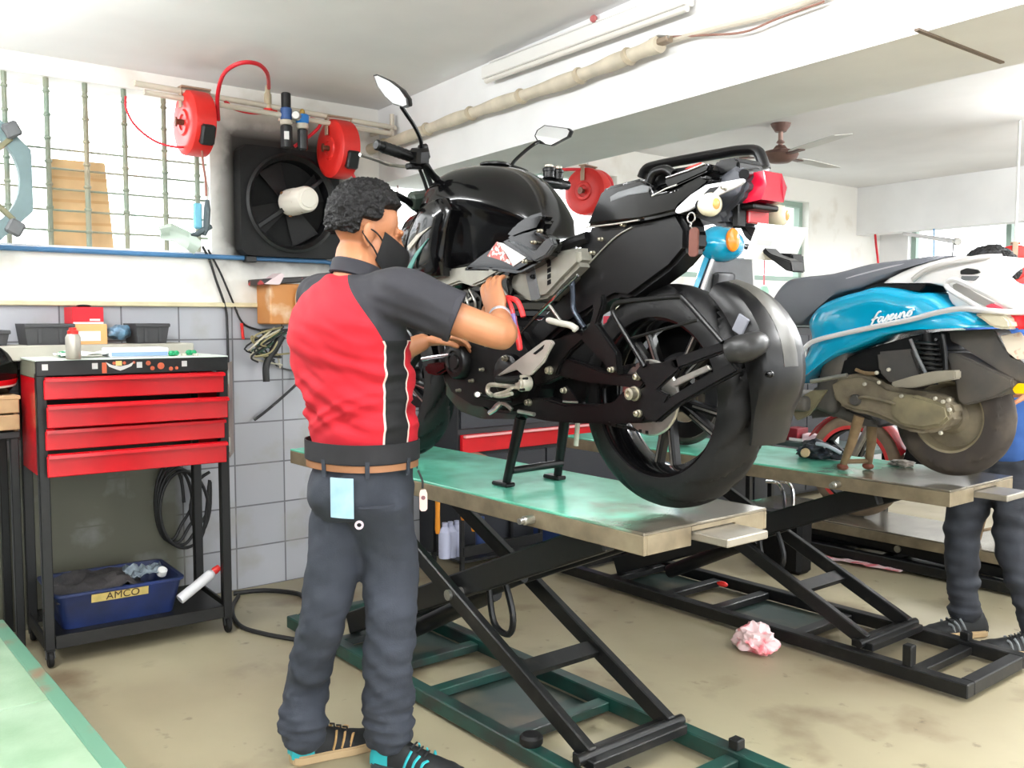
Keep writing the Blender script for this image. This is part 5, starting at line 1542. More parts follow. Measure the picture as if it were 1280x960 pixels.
def sp(name, poly, off, thick, m, parent=sco, bev=0.004, seg=2):
    b = MB(); b.prism([S(x, y, off) for x, y in poly], (0, thick, 0), bev, seg)
    return b.build(name, m, parent)
def st(name, pts, r, m, parent=sco, n=10, sm=5):
    p = [S(*q) for q in pts]
    b = MB(); b.tube(smooth(p, sm) if sm else p, r, n)
    return b.build(name, m, parent)
def puffed(name, poly, off, depth, puff, m, parent=sco, far=True, sm=4):
    """closed outline inflated towards the near side (and mirrored to the far side) like a body shell."""
    base_ = smooth([S(x, y, off) for x, y in poly], sm, True)
    c = sum(base_, Vector()) / len(base_)
    b = MB()
    rg = []
    seq = [(0.9, -depth), (1.0, -depth * .96), (1.0, 0.0), (0.985, puff * .35), (0.94, puff * .7), (0.84, puff * .92), (0.6, puff), (0.25, puff * 1.02)]
    for s_, d in seq:
        rg.append([c + (p - c) * s_ + Vector((0, -d, 0)) for p in base_])
    b.loft(rg)
    return b.build(name, m, parent, ang=50)

body_o = [(1015, 402), (1029, 382), (1055, 370), (1080, 363), (1100, 358), (1125, 360), (1150, 365), (1172, 367), (1195, 384), (1215, 391), (1230, 400), (1239, 409), (1200, 408), (1170, 411), (1140, 415), (1112, 421),
          (1091, 430), (1065, 440), (1044, 449), (1026, 460), (1010, 473), (999, 481), (996, 474), (1004, 458), (1014, 440), (1019, 422)]
bd = puffed('body_panel', body_o, -.12, .24, .06, M_teal, sm=3)
# tall seat with lighter top piping
seat_o = [(964, 388), (970, 370), (984, 353), (1001, 347), (1044, 342), (1091, 330), (1140, 324), (1166, 320), (1194, 320), (1165, 326), (1137, 335), (1112, 347), (1099, 353), (1080, 361), (1057, 366), (1030, 380), (1012, 399), (999, 407), (975, 400)]
seat = puffed('seat', seat_o, -.10, .20, .035, M_seat, sm=3)
st('seat_piping', [(1040, 355, -.128), (1062, 347, -.132), (1100, 337, -.132), (1140, 328, -.128), (1180, 321, -.118)], 0.004, mat('piping_pale', (170, 166, 172), 0.4), seat)
sp('seat_latch', [(1080, 360), (1099, 353), (1128, 356), (1150, 353), (1158, 357), (1150, 364), (1110, 360), (1082, 364)], -.13, 0.26, M_satin, bev=0.003)
# rear cowl and grab handle
M_cowl = mat('cowl_silver', (226, 222, 220), 0.25, coat=0.3)
puffed('rear_cowl', [(1104, 354), (1128, 340), (1162, 327), (1194, 321), (1222, 320), (1252, 320), (1247, 328), (1228, 344), (1248, 357), (1268, 369), (1284, 384), (1284, 392), (1240, 391), (1200, 386), (1188, 374), (1180, 358), (1141, 352)], -.115, .23, .02, M_cowl, sm=2)
gh = st('grab_handle', [(1141, 350, -.15), (1162, 336, -.15), (1200, 327, -.15), (1226, 322, -.14), (1252, 321, -.1)], 0.01, mat('grab_silver', (186, 182, 178), 0.35, 0.3))
sp('handle_recess', [(1200, 338), (1208, 335), (1222, 337), (1225, 341), (1216, 343), (1200, 343)], -.142, 0.02, M_satin, bev=0.002)
sp('handle_recess', [(1201, 345), (1224, 345), (1218, 351), (1201, 350)], -.14, 0.02, M_grey, bev=0.002)
sp('tail_insert', [(1190, 356), (1198, 353), (1222, 368), (1243, 379), (1232, 383), (1212, 374), (1192, 363)], -.143, 0.02, mat('warm_grey', (146, 142, 138), 0.5), bev=0.002)
# chromed guard tubes
M_guard = mat('guard_tube', (226, 224, 226), 0.25, 0.4)
st('guard_tube', [(998, 460, -.17), (1001, 446, -.185), (1008, 433, -.2), (1019, 426, -.2), (1041, 420, -.2), (1091, 409, -.2), (1140, 399, -.2), (1166, 392, -.2), (1199, 386, -.2), (1231, 388, -.2), (1259, 390, -.17), (1290, 391, -.1)], 0.0095, M_guard)
st('guard_tube', [(1226, 386, -.195), (1205, 373, -.2), (1186, 361, -.2), (1183, 354, -.2), (1190, 350, -.2), (1200, 352, -.2), (1230, 366, -.2), (1258, 380, -.17), (1285, 389, -.1)], 0.009, M_guard)
# lettering in joined script along the flank
def script(parent):
    gl = [[(-.5, -.9), (-.1, -.7), (.3, .6), (.8, 1.9), (1.4, 2.1)], [(-.1, .75), (.5, .9), (1.1, 1.05)],
          [(2.1, .85), (1.6, .95), (1.3, .45), (1.6, 0), (2.0, .4), (2.2, .95), (2.2, .2), (2.5, 0), (2.9, .6), (3.2, 1.05), (3.3, .5), (3.1, 0), (2.8, .05)],
          [(3.1, .02), (3.5, .2), (4.3, .95), (3.8, .9), (3.6, .4), (3.9, 0), (4.5, .3), (4.9, .95), (4.8, .2), (5.1, 0), (5.5, .5), (5.75, .95), (5.7, 0), (5.9, .6), (6.3, 1.0), (6.5, .6), (6.5, .1), (6.8, 0), (7.2, .5), (7.5, .95), (7.1, .5), (7.4, 0), (7.9, .3), (7.8, .9), (7.5, .95), (8.3, 1.05)]]
    o0, o1 = S(1089, 405, -.19), S(1141, 394, -.19)
    ex = (o1 - o0) / 8.3
    ez = Vector((0.02, 0, ex.length * 1.05 / 1.0)) * 1.0
    ez = Vector((ex.length * .25, 0, ex.length * 1.0))
    for k, g in enumerate(gl):
        b = MB(); b.tube(smooth([o0 + ex * x + ez * y for x, y in g], 5), 0.0034, 6)
        b.build('script_badge', mat('badge_white', (236, 240, 242), 0.3), parent)
script(bd)
b = None
# tail lamp cluster and number plate
sp('tail_lamp', [(1252, 393), (1284, 392), (1290, 411), (1270, 412), (1264, 402)], -.13, .26, mat('lamp_red2', (226, 30, 44), 0.2, coat=0.4), bev=0.006)
sp('tail_lamp_top', [(1231, 381), (1240, 379), (1254, 386), (1250, 389), (1234, 386)], -.146, .03, mat('lamp_pink', (206, 70, 90), 0.3), bev=0.003)
sp('rear_indicator', [(1216, 392), (1252, 392), (1262, 400), (1264, 411), (1254, 412), (1239, 409), (1228, 400)], -.178, .06, mat('cream_lens', (208, 200, 176), 0.25, coat=0.4), bev=0.008)
pl = sp('number_plate', [(1250, 420), (1275, 415), (1292, 440), (1285, 448), (1268, 450), (1262, 447)], -.06, .01, mat('plate_cream', (232, 220, 200), 0.5, rgb2=(210, 150, 110), scale=30, thr=(0.58, 0.66)), bev=0.002)
sp('under_tail', [(1172, 414), (1242, 411), (1256, 435), (1290, 462), (1290, 484), (1265, 474), (1227, 450), (1200, 432), (1180, 422)], -.06, .12, M_dplast, bev=0.005)
sp('side_reflector', [(1265, 486), (1272, 479), (1290, 481), (1290, 492), (1268, 492)], -.07, .02, mat('reflector_yellow', (250, 196, 0), 0.3), bev=0.002)
# rear wheel
RC = Vector((S(1184, 517, -.05).x, YS, 0.948))
def scoot_wheel(c, name):
    b = MB(); b.loft(tyre_rings(c, 0.212, 0.05, 0.128, n=110, groove=True, nseg=18), closed=True)
    w_ = b.build(name, mat('dusty_tyre', (52, 46, 42), 0.8, rgb2=(84, 74, 62), scale=8, thr=(0.4, 0.75)), sco, ang=50)
    b = MB(); b.lathe([(0.12, -.042), (0.136, -.046), (0.136, -.04), (0.122, -.034), (0.114, -.015), (0.114, .015), (0.122, .034), (0.136, .04), (0.136, .046), (0.12, .042), (0.108, .012), (0.108, -.012)], c, (0, 1, 0), 48, closed=True, cap=False); b.build('rim', mat('dusty_rim', (140, 130, 106), 0.5, 0.3, var=0.15), w_)
    b = MB(); b.lathe([(0, -.04), (0.05, -.038), (0.062, -.02), (0.112, -.012), (0.112, .012), (0.05, .03), (0, .03)], c, (0, 1, 0), 32); b.build('hub_drum', M_dirty, w_)
    return w_
scoot_wheel(RC, 'rear_wheel')
FS = Vector((RC.x - 1.25, YS, Z2 + 0.213))
scoot_wheel(FS, 'front_wheel')
sp('rear_mudguard', [(1182, 441), (1197, 442), (1231, 458), (1265, 474), (1266, 485), (1246, 496), (1206, 507), (1197, 500), (1193, 478)], -.085, .15, M_dplast, bev=0.006)
# drive casing, air filter, shock and levers
cas = sp('drive_casing', [(1035, 478), (1050, 470), (1075, 466), (1095, 473), (1110, 483), (1135, 487), (1162, 491), (1186, 501), (1193, 520), (1181, 537), (1157, 543), (1129, 539), (1109, 528), (1089, 520), (1060, 514), (1045, 505), (1038, 492)], -.14, .09, M_dirty, bev=0.016, seg=3)
sp('casing_cover', [(1112, 497), (1140, 493), (1165, 500), (1183, 508), (1186, 522), (1175, 533), (1150, 537), (1126, 532), (1112, 520)], -.152, .03, mat('dirty_alloy_pale', (150, 142, 112), 0.6, 0.2, rgb2=(106, 98, 80), scale=9), cas, bev=0.01)
st('casing_rib', [(1070, 500, -.145), (1080, 496, -.15), (1102, 500, -.152), (1120, 505, -.15)], 0.006, M_dirty, cas)
b = MB(); b.lathe([(0, .015), (.018, .015), (.022, .006), (.022, 0), (0, 0)], S(1070, 500, -.14), (0, -1, 0), 18); b.build('kick_shaft', M_dplast, cas)
for q in ((1180, 502), (1188, 512), (1177, 541), (1100, 478), (1082, 480), (1097, 466), (1112, 462), (1128, 495), (1187, 500), (1170, 498)):
    b = MB(); p = S(*q, -.15); b.cyl(p, p + Vector((0, -.012, 0)), .007, 10, bev=.002); b.build('bolt', M_alloy, cas)
sp('engine_block', [(1018, 482), (1040, 476), (1060, 510), (1090, 522), (1100, 535), (1070, 532), (1040, 520), (1010, 524), (1004, 505)], -.08, .2, M_dplast, bev=0.012)
sp('inner_body', [(1016, 478), (1030, 462), (1065, 444), (1100, 431), (1140, 420), (1176, 414), (1180, 440), (1160, 468), (1110, 474), (1060, 470), (1035, 480)], -.12, .24, M_matte, bev=0.006)
sp('air_filter', [(1095, 440), (1140, 436), (1152, 468), (1138, 484), (1112, 480), (1097, 464)], -.15, .08, M_dplast, bev=0.01)
st('fuel_hose', [(1070, 462, -.135), (1080, 466, -.14), (1094, 467, -.14)], 0.007, M_tan)
sp('kick_pedal', [(1113, 478), (1140, 470), (1166, 464), (1194, 463), (1194, 474), (1166, 479), (1140, 485), (1116, 484)], -.2, .045, mat('pedal_grey', (150, 144, 130), 0.5, 0.3, var=0.1), bev=0.004)
sc_ = S(1158, 424, -.13); sd_ = S(1166, 474, -.13)
hx_ = []
for k in range(8 * 14 + 1):
    t = k / (8 * 14)
    a = 2 * pi * k / 14
    p = sc_.lerp(sd_, t)
    hx_.append(p + Vector((cos(a) * .034, sin(a) * .034, 0)))
b = MB(); b.tube(hx_, 0.0055, 7); b.build('shock_spring', M_black, sco)
b = MB(); b.cyl(sc_ + Vector((0, 0, .02)), sd_ + Vector((0, 0, -.02)), .018, 14); b.build('shock_body', M_matte, sco)
st('shock_stay', [(1138, 424, -.17), (1147, 446, -.17), (1157, 466, -.17)], 0.006, M_grey, sm=0)
st('shock_stay', [(1178, 418, -.16), (1181, 440, -.16), (1182, 462, -.16)], 0.009, M_satin, sm=0)
# footboard, pillion peg and legshield
st('pillion_peg', [(1014, 477, -.17), (1036, 473, -.18), (1059, 469, -.18)], 0.008, M_steel, sm=0)
sp('foot_bracket', [(998, 498), (1014, 488), (1034, 487), (1022, 504), (1009, 520), (995, 526), (990, 515)], -.14, .02, mat('olive_dirty', (104, 98, 76), 0.6, var=0.2), bev=0.004)
b = MB(); b.box(((RC.x - 0.92 + RC.x - 0.5) / 2 , YS, 0.965), (0.44, 0.36, 0.06), bev=0.02, seg=3); b.build('footboard', M_dplast, sco)
b = MB(); b.box((RC.x - 0.42, YS, 1.08), (0.1, 0.26, 0.3), (0, 0.25, 0), bev=0.03, seg=3); b.build('under_seat_front', M_dplast, sco)
xl = RC.x - 1.10
rows = []; rows2 = []
for i in range(13):
    z = lerp(0.95, 1.56, i / 12)
    hw = 0.13 + 0.09 * sin(pi * min(1, 0.25 + 0.75 * (i / 12)) )
    xx = xl + 0.02 - 0.16 * (i / 12) * 0 + 0.1 * (i / 12)
    rows.append([Vector((xx - 0.09 * (1 - (k / 6 - 1) ** 2) + 0.0, YS + hw * (k / 6 - 1), z)) for k in range(13)])
b = MB(); b.sheet(rows, -0.012); b.build('leg_shield', mat('shield_grey', (140, 140, 142), 0.4, var=0.12), sco)
b = MB(); b.sheet([[p + Vector((-0.016, (p.y - YS) * .05, 0)) for p in r] for r in rows], 0.02); b.build('apron', M_teal, sco)
for sgn in (-1, 1):
    b = MB(); b.tube([r[0 if sgn < 0 else -1] for r in rows], 0.008, 8); b.build('shield_edge', M_cowl, sco)
b = MB(); b.box((xl + 0.05, YS + 0.02, 1.42), (0.04, 0.12, 0.16), (0, 0.15, 0), bev=0.015, seg=2); b.build('glove_box', mat('box_dark', (52, 52, 54), 0.45), sco)
# handlebar cowl with indicator
hcx = xl + 0.12
hc = onx(902, 306, hcx)
b = MB(); b.ell((hc.x, hc.y, hc.z), (0.085, 0.115, 0.075), n=28, m=18)
for v in b.bm.verts:
    if v.co.z > hc.z: v.co.z = hc.z + (v.co.z - hc.z) * (1.0 + 0.25 * max(0, (hc.x + .03 - v.co.x) / .1))
hcw = b.build('handle_cowl', M_teal, sco)
b = MB(); b.cyl((hc.x, YS - .33, hc.z + .0), (hc.x, YS + .33, hc.z + .0), 0.013, 12); hbs = b.build('handlebar', M_satin, sco)
for sgn in (-1, 1):
    b = MB(); b.cyl((hc.x, YS + sgn * .21, hc.z), (hc.x, YS + sgn * .34, hc.z), 0.018, 14, bev=.003); b.build('grip', M_rubber, hbs)
ic = onx(916, 300, hcx + 0.085)
b = MB(); b.lathe([(0, -.03), (0.02, -.028), (0.03, -.01), (0.032, 0), (0.03, .008), (0.018, .015), (0, .017)], ic, (1, -.25, 0), 26)
for v in b.bm.verts: v.co.z = ic.z + (v.co.z - ic.z) * 1.55
b.build('indicator', mat('amber_lens', (240, 132, 10), 0.2, coat=0.5), hcw)
b = MB(); b.tube([ic + Vector((-.02, 0.02, 0)), ic + Vector((-.02, .06, -.01)), ic + Vector((-.04, .1, -.03))], [0.014, 0.012, 0.01], 10); b.build('indicator_mount', mat('teal_dark', (20, 92, 108), 0.3), hcw)
# centre stand
fa = onz(1053, 588, Z2); fb = onz(1085, 587, Z2); fb = Vector((fb.x, fb.y, Z2))
for (tp, ft) in ((S(1074, 520, -.09), fa), (S(1090, 524, -.02), fb)):
    ft = Vector((ft.x, ft.y, Z2 + 0.014))
    b = MB(); b.tube([tp, tp.lerp(ft, .5) + Vector((.005, 0, 0)), ft], [0.022, 0.019, 0.014], 12, flat=.7); lg = b.build('stand_leg', M_tan, sco)
    b = MB(); b.ell((ft.x, ft.y, Z2 + 0.014), (0.024, 0.016, 0.0138), n=14, m=8); b.build('stand_foot', mat('rust_brown', (112, 60, 44), 0.7), lg)
b = MB(); b.cyl(fa.lerp(S(1074, 520, -.09), .12) + Vector((0, 0, .01)), fb.lerp(S(1090, 524, -.02), .12) + Vector((0, 0, .01)), .009, 10); b.build('stand_crossbar', M_tan, sco)
# ------------------------------------------------------------------ people
M_skin = mat('skin', (176, 118, 82), 0.5, var=0.06, scale=20)
M_skin2 = mat('skin_warm', (190, 128, 90), 0.5, var=0.06, scale=20)
M_hair = mat('black_hair', (8, 7, 8), 0.55, rgb2=(24, 22, 25), scale=60, thr=(0.5, 0.8), bump=0.5, bscale=160, spec=0.3)
M_mask = mat('mask_black', (14, 14, 16), 0.75)

class Fig:
    def __init__(s, o, phi):
        s.o = Vector((o[0], o[1], 0)); s.r = Vector((sin(phi), -cos(phi), 0)); s.f = Vector((cos(phi), sin(phi), 0))
    def L(s, x, y, z): return s.o + s.r * x + s.f * y + Vector((0, 0, z))
    def inv(s, p):
        d = p - s.o
        return Vector((d.dot(s.r), d.dot(s.f), p.z))

def limb(b, pts, r, n=16, sm=5, flat=1.0):
    pts = [Vector(p) for p in pts]
    m = len(pts)
    if sm:
        sp_ = smooth(pts, sm)
        rr = []
        for i in range(m - 1):
            for k in range(sm): rr.append(lerp(r[i], r[i + 1], k / sm))
        rr.append(r[-1])
    else:
        sp_, rr = pts, list(r)
    b.tube(sp_, rr, n, flat=flat)
    b.ell(sp_[0], rr[0] * .98, n=14, m=10); b.ell(sp_[-1], rr[-1] * .98, n=14, m=10)

def torso_rings(fig, secs, n=40, p=2.3, dense=4):
    rings = []
    m = len(secs)
    N = (m - 1) * dense
    for i in range(N + 1):
        t = i / dense
        z, a, c, cx, cy = (cat1([s_[j] for s_ in secs], t) for j in range(5))
        rg = []
        for k in range(n):
            th = 2 * pi * k / n
            rg.append(fig.L(cx + a * copysign(abs(cos(th)) ** (2 / p), cos(th)), cy + c * copysign(abs(sin(th)) ** (2 / p), sin(th)), z))
        rings.append(rg)
    return rings

def displace(o, fn):
    me = o.data
    ns = [v.normal.copy() for v in me.vertices]
    off = ORG[o.name]
    for v, n in zip(me.vertices, ns):
        v.co += n * fn(v.co + off, n)
    me.update()

def hand(b, wrist, dirv, palm_n, side, curl=(.5, .5, .55, .6), thumb_open=.7, scale=1.0):
    """palm plus four unequal bent fingers and a thumb from the side of the palm."""
    d = Vector(dirv).normalized(); nrm = Vector(palm_n); nrm = (nrm - d * nrm.dot(d)).normalized()
    s_ = d.cross(nrm) * side            # towards the thumb
    W_ = Vector(wrist)
    pc = W_ + d * .05 * scale
    R = Matrix((s_, d, nrm)).transposed()
    b.ell(pc, (.041 * scale, .052 * scale, .015 * scale), R, 18, 12)
    b.ell(W_ + d * .008, (.028 * scale, .03 * scale, .019 * scale), R, 14, 10)
    ln = (.072, .08, .075, .06)
    for k in range(4):
        base_ = W_ + (d * (.09 - .004 * abs(k - 1)) + s_ * (.03 - .02 * k)) * scale
        p = base_; a = 0
        pts = [base_ - d * .02 * scale, base_]
        for j in range(3):
            a += curl[k] * (0.8 if j == 0 else 1.0)
            seg = ln[k] * (.45, .32, .23)[j] * scale
            p = p + (d * cos(a) + nrm * sin(a) + s_ * (.04 * (1.5 - k))) .normalized() * seg
            pts.append(p)
        limb(b, pts, [.0095 * scale, .0098 * scale, .009 * scale, .0082 * scale, .0072 * scale], 10, 3)
    tb = W_ + (d * .025 + s_ * .03) * scale
    t1 = tb + (d * .02 + s_ * .026 * thumb_open + nrm * .012) * scale
    t2 = t1 + (d * .03 + s_ * .012 * thumb_open + nrm * .012) * scale
    t3 = t2 + (d * .022 - s_ * .002 + nrm * .012) * scale
    limb(b, [tb, t1, t2, t3], [.014 * scale, .0125 * scale, .0105 * scale, .0085 * scale], 10, 3)

def head(b, c, fdir, pitch, sc=1.0, ear=True):
    """skull, jaw, nose, brow and ears as overlapping volumes; returns the head frame."""
    f = Vector(fdir).normalized(); u = Vector((0, 0, 1)); r = f.cross(u).normalized()
    R0 = Matrix.Rotation(pitch, 3, r)
    f = R0 @ f; u = R0 @ u
    R = Matrix((r, f, u)).transposed()
    H_ = lambda x, y, z: c + (r * x + f * y + u * z) * sc
    def e(x, y, z, rx, ry, rz, n=22): b.ell(H_(x, y, z), (rx * sc, ry * sc, rz * sc), R, n, n * 2 // 3)
    e(0, -.012, .03, .074, .094, .088)
    e(0, .03, -.035, .062, .066, .078)
    e(0, .048, -.078, .04, .042, .032)
    e(0, .07, -.098, .02, .018, .014)
    e(.035, .058, -.03, .026, .024, .026, 14); e(-.035, .058, -.03, .026, .024, .026, 14)
    e(0, .086, .02, .052, .012, .014, 14)
    b.tube([H_(0, .088, .012), H_(0, .098, -.008), H_(0, .112, -.032), H_(0, .1, -.04)], [.008 * sc, .01 * sc, .014 * sc, .01 * sc], 10)
    e(.01, .1, -.036, .008, .009, .007, 10); e(-.01, .1, -.036, .008, .009, .007, 10)
    e(0, .088, -.06, .024, .01, .007, 12); e(0, .086, -.07, .02, .01, .007, 12)
    for s_ in (-1, 1):
        b.ell(H_(s_ * .076, -.012, -.012), (.009 * sc, .02 * sc, .032 * sc), R @ Euler((0.25, s_ * .1, s_ * .35)).to_matrix(), 14, 10)
        b.ell(H_(s_ * .074, -.004, -.04), (.007 * sc, .009 * sc, .01 * sc), R, 10, 8)
    return H_, R

def hair_shell(name, H_, R, c, parent, seed=1, len_=.018):
    b = MB()
    bmesh.ops.create_icosphere(b.bm, subdivisions=6, radius=1)
    for v in b.bm.verts:
        d = v.co.copy()
        # direction in head frame: x right, y forward, z up
        base_ = Vector((d.x * .077, -.012 + d.y * .097, .03 + d.z * .09))
        front = d.y
        # hairline: low at the nape, high at the forehead, cut around the ears
        lim = -0.62 + 0.95 * max(0, min(1, (front + .35) / .95))
        if front > .25: lim = 0.34 + .3 * (front - .25)
        side = abs(d.x)
        if abs(front - 0.05) < .3 and side > .5: lim = max(lim, -0.12)
        k = max(0, min(1, (d.z - lim) / .13))
        nz = noise.noise(d * 5 + Vector((seed, 0, 0))) * .5 + noise.noise(d * 12 + Vector((0, seed, 0))) * .6 + noise.noise(d * 24) * .45
        h = -.028 + k * (.028 + len_ * (1 - .75 * max(0, front)) + .014 * max(0, d.z) + .010 * nz)
        nrm = Vector((d.x / .077, d.y / .097, d.z / .09)).normalized()
        p = base_ + nrm * h
        v.co = H_(p.x, p.y, p.z)
    o = b.build(name, M_hair, parent, ang=180)
    return o

# ================================================================= the mechanic at the near lift
PHI = radians(97)
wf = Fig((-2.315, 1.325), PHI)
wk = wf.L
worker = None
hc_w = wk(.0, .055, 1.536) - RT * .02
hd_dir = Vector((cos(radians(72)), sin(radians(72)), 0))
sho = wk(.185, .0, 1.355)
elb = Vector((-1.972, 1.552, 1.253))
wri = ony(625, 396, 1.655)
b = MB()
HW, HR = head(b, hc_w, hd_dir, radians(-14))
limb(b, [wk(0, -.03, 1.36), wk(0, -.01, 1.42), HW(0, -.02, -.07)], [.075, .06, .056], 18, 4)
b.loft(torso_rings(wf, [(.9, .12, .09, 0, 0), (1.1, .12, .085, 0, -.02), (1.3, .14, .09, 0, -.04), (1.38, .09, .06, 0, -.02)], 24, 2.2, 3))
limb(b, [wk(.1, 0, 1.34), sho, sho.lerp(elb, .5) + Vector((0, 0, -.005)), elb, elb.lerp(wri, .3), elb.lerp(wri, .7), wri], [.05, .055, .047, .043, .044, .036, .029], 18, 5)
hand(b, wri, ony(609, 350, 1.675) - wri, Vector((-.3, .9, .1)), 1, (.25, .3, .35, .4), .9, 1.05)
# left arm reaching forward to the engine, mostly hidden behind the body
lsh = wk(-.18, .0, 1.35); lel = wk(-.235, .2, 1.14); lwr = wk(-.13, .34, 1.22)
limb(b, [wk(-.1, 0, 1.34), lsh, lel, lel.lerp(lwr, .5), lwr], [.05, .054, .042, .037, .028], 16, 5)
hand(b, lwr, Vector((.35, .9, .1)), Vector((.3, .2, -.9)), -1, (.4, .45, .5, .5))
# legs inside the trousers
lgR = [wk(.085, 0, .86), onz(486, 690, .63), onz(487, 775, .44), onz(488, 860, .24), onz(486, 930, .08)]
lgL = [wk(-.07, 0, .86), onz(420, 690, .63), onz(404, 775, .44), onz(385, 850, .24), onz(379, 925, .08)]
for lg in (lgR, lgL):
    limb(b, lg, [.075, .07, .05, .045, .035], 14, 4)
worker = b.build('person', M_skin, origin=(wf.o.x, wf.o.y, 0))
tag(worker, 'mechanic in red and black polo shirt, grey jeans and black mask working on the motorcycle', 'person')
remesh(worker, .0045, 5, .5)

hair = hair_shell('hair', HW, HR, hc_w, worker, 3)
# face mask with ear loops
b = MB()
rows = []
for i in range(13):
    v = i / 12
    row = []
    for j in range(25):
        u_ = j / 24 * 2 - 1
        z = lerp(-.022, -.115, v) - .004 * cos(u_ * pi)
        ang = u_ * radians(78)
        pro = sin(pi * min(1, .2 + v * .75)) ** .7
        ry = .097 + .026 * pro * cos(ang) ** 3 - .028 * v * v
        rx = .071 - .014 * v
        row.append(HW(rx * sin(ang) * 1.06, .012 + ry * cos(ang), z + .03 * (1 - cos(ang)) * (1 - v) - .0 * v + .045 * (1 - cos(ang)) * v))
    rows.append(row)
b.sheet(rows, -.003)
mk = b.build('face_mask', M_mask, worker, ang=60)
for s_ in (-1, 1):
    for zz in (0, 1):
        b = MB()
        b.tube(smooth([HW(s_ * .064, .035, -.02 - .05 * zz), HW(s_ * .077, .012, -.005 - .042 * zz), HW(s_ * .083, -.012, .0 - .03 * zz), HW(s_ * .082, -.03, -.012)], 4), .0025, 6)
        b.build('ear_loop', M_mask, mk)

# polo shirt
def panel_material(name, red, dark, side):
    m = bpy.data.materials.new(name); m.use_nodes = True
    nt = m.node_tree; b_ = nt.nodes['Principled BSDF']; b_.inputs['Roughness'].default_value = .8
    at = nt.nodes.new('ShaderNodeAttribute'); at.attribute_name = 'panel'
    a2 = nt.nodes.new('ShaderNodeAttribute'); a2.attribute_name = 'sleeve'
    def mth(op, x, y):
        n = nt.nodes.new('ShaderNodeMath'); n.operation = op
        for i, v in enumerate((x, y)):
            if isinstance(v, (int, float)): n.inputs[i].default_value = v
            else: nt.links.new(v, n.inputs[i])
        return n.outputs[0]
    def mix(f, A, B):
        x = nt.nodes.new('ShaderNodeMix'); x.data_type = 'RGBA'; nt.links.new(f, x.inputs['Factor'])
        for s_, v in (('A', A), ('B', B)):
            if isinstance(v, tuple): x.inputs[s_].default_value = v
            else: nt.links.new(v, x.inputs[s_])
        return x.outputs['Result']
    tc = nt.nodes.new('ShaderNodeTexCoord')
    n = nt.nodes.new('ShaderNodeTexNoise'); n.inputs['Scale'].default_value = 350; nt.links.new(tc.outputs['Object'], n.inputs['Vector'])
    bp = nt.nodes.new('ShaderNodeBump'); bp.inputs['Strength'].default_value = .12; bp.inputs['Distance'].default_value = .003
    nt.links.new(n.outputs['Fac'], bp.inputs['Height']); nt.links.new(bp.outputs['Normal'], b_.inputs['Normal'])
    dk = mix(mth('GREATER_THAN', a2.outputs['Fac'], 0), lin(side), lin(dark))
    c = mix(mth('GREATER_THAN', at.outputs['Fac'], 0), dk, lin(red))
    pipe = mth('MULTIPLY', mth('LESS_THAN', mth('ABSOLUTE', at.outputs['Fac'], 0), .0028), mth('LESS_THAN', a2.outputs['Fac'], 0))
    c = mix(pipe, c, lin((226, 206, 196)))
    nt.links.new(c, b_.inputs['Base Color'])
    return m
b = MB()
b.loft(torso_rings(wf, [(.925, .154, .132, .018, .0), (.97, .156, .132, .016, .0), (1.04, .158, .13, .01, -.008), (1.12, .168, .133, .004, -.02), (1.2, .182, .14, 0, -.035), (1.28, .19, .135, 0, -.045), (1.335, .178, .115, 0, -.04), (1.38, .14, .09, 0, -.03), (1.415, .085, .07, 0, -.015)], 48, 2.3, 4))
sl_end = sho.lerp(elb, .56)
sdir = (elb - sho).normalized()
limb(b, [wk(.08, -.02, 1.335), wk(.15, -.01, 1.345), sho, sho.lerp(elb, .3), sho.lerp(elb, .55)], [.085, .085, .078, .072, .07], 22, 5)
lsl = lsh.lerp(lel, .6)
limb(b, [wk(-.08, -.02, 1.335), wk(-.15, -.01, 1.345), lsh, lsh.lerp(lel, .3), lsl], [.085, .082, .074, .068, .066], 22, 5)
shirt = b.build('polo_shirt', M_mask, worker)
remesh(shirt, .006, 8, .5)
def shirt_fold(p, n):
    q = wf.inv(p)
    w1 = noise.noise(Vector((q.x * 6, q.y * 6, q.z * 16 + q.x * 8)))
    w2 = noise.noise(Vector((q.x * 11 + 3, q.y * 11, q.z * 34 + q.x * 14)))
    k = 1.0 if q.z < 1.15 else lerp(1, .45, min(1, (q.z - 1.15) / .12))
    t = max(0, min(1, (1.16 - q.z) / .15))
    ridg = (1 - abs(noise.noise(Vector((q.x * 4, q.y * 4, q.z * 22 - q.x * 10))) * 2)) * .006 * t
    return ((w1 * .016 + w2 * .011) * k + ridg * 2.6) * max(.12, min(1, (q.z - .945) / .09))
displace(shirt, shirt_fold)
me = shirt.data
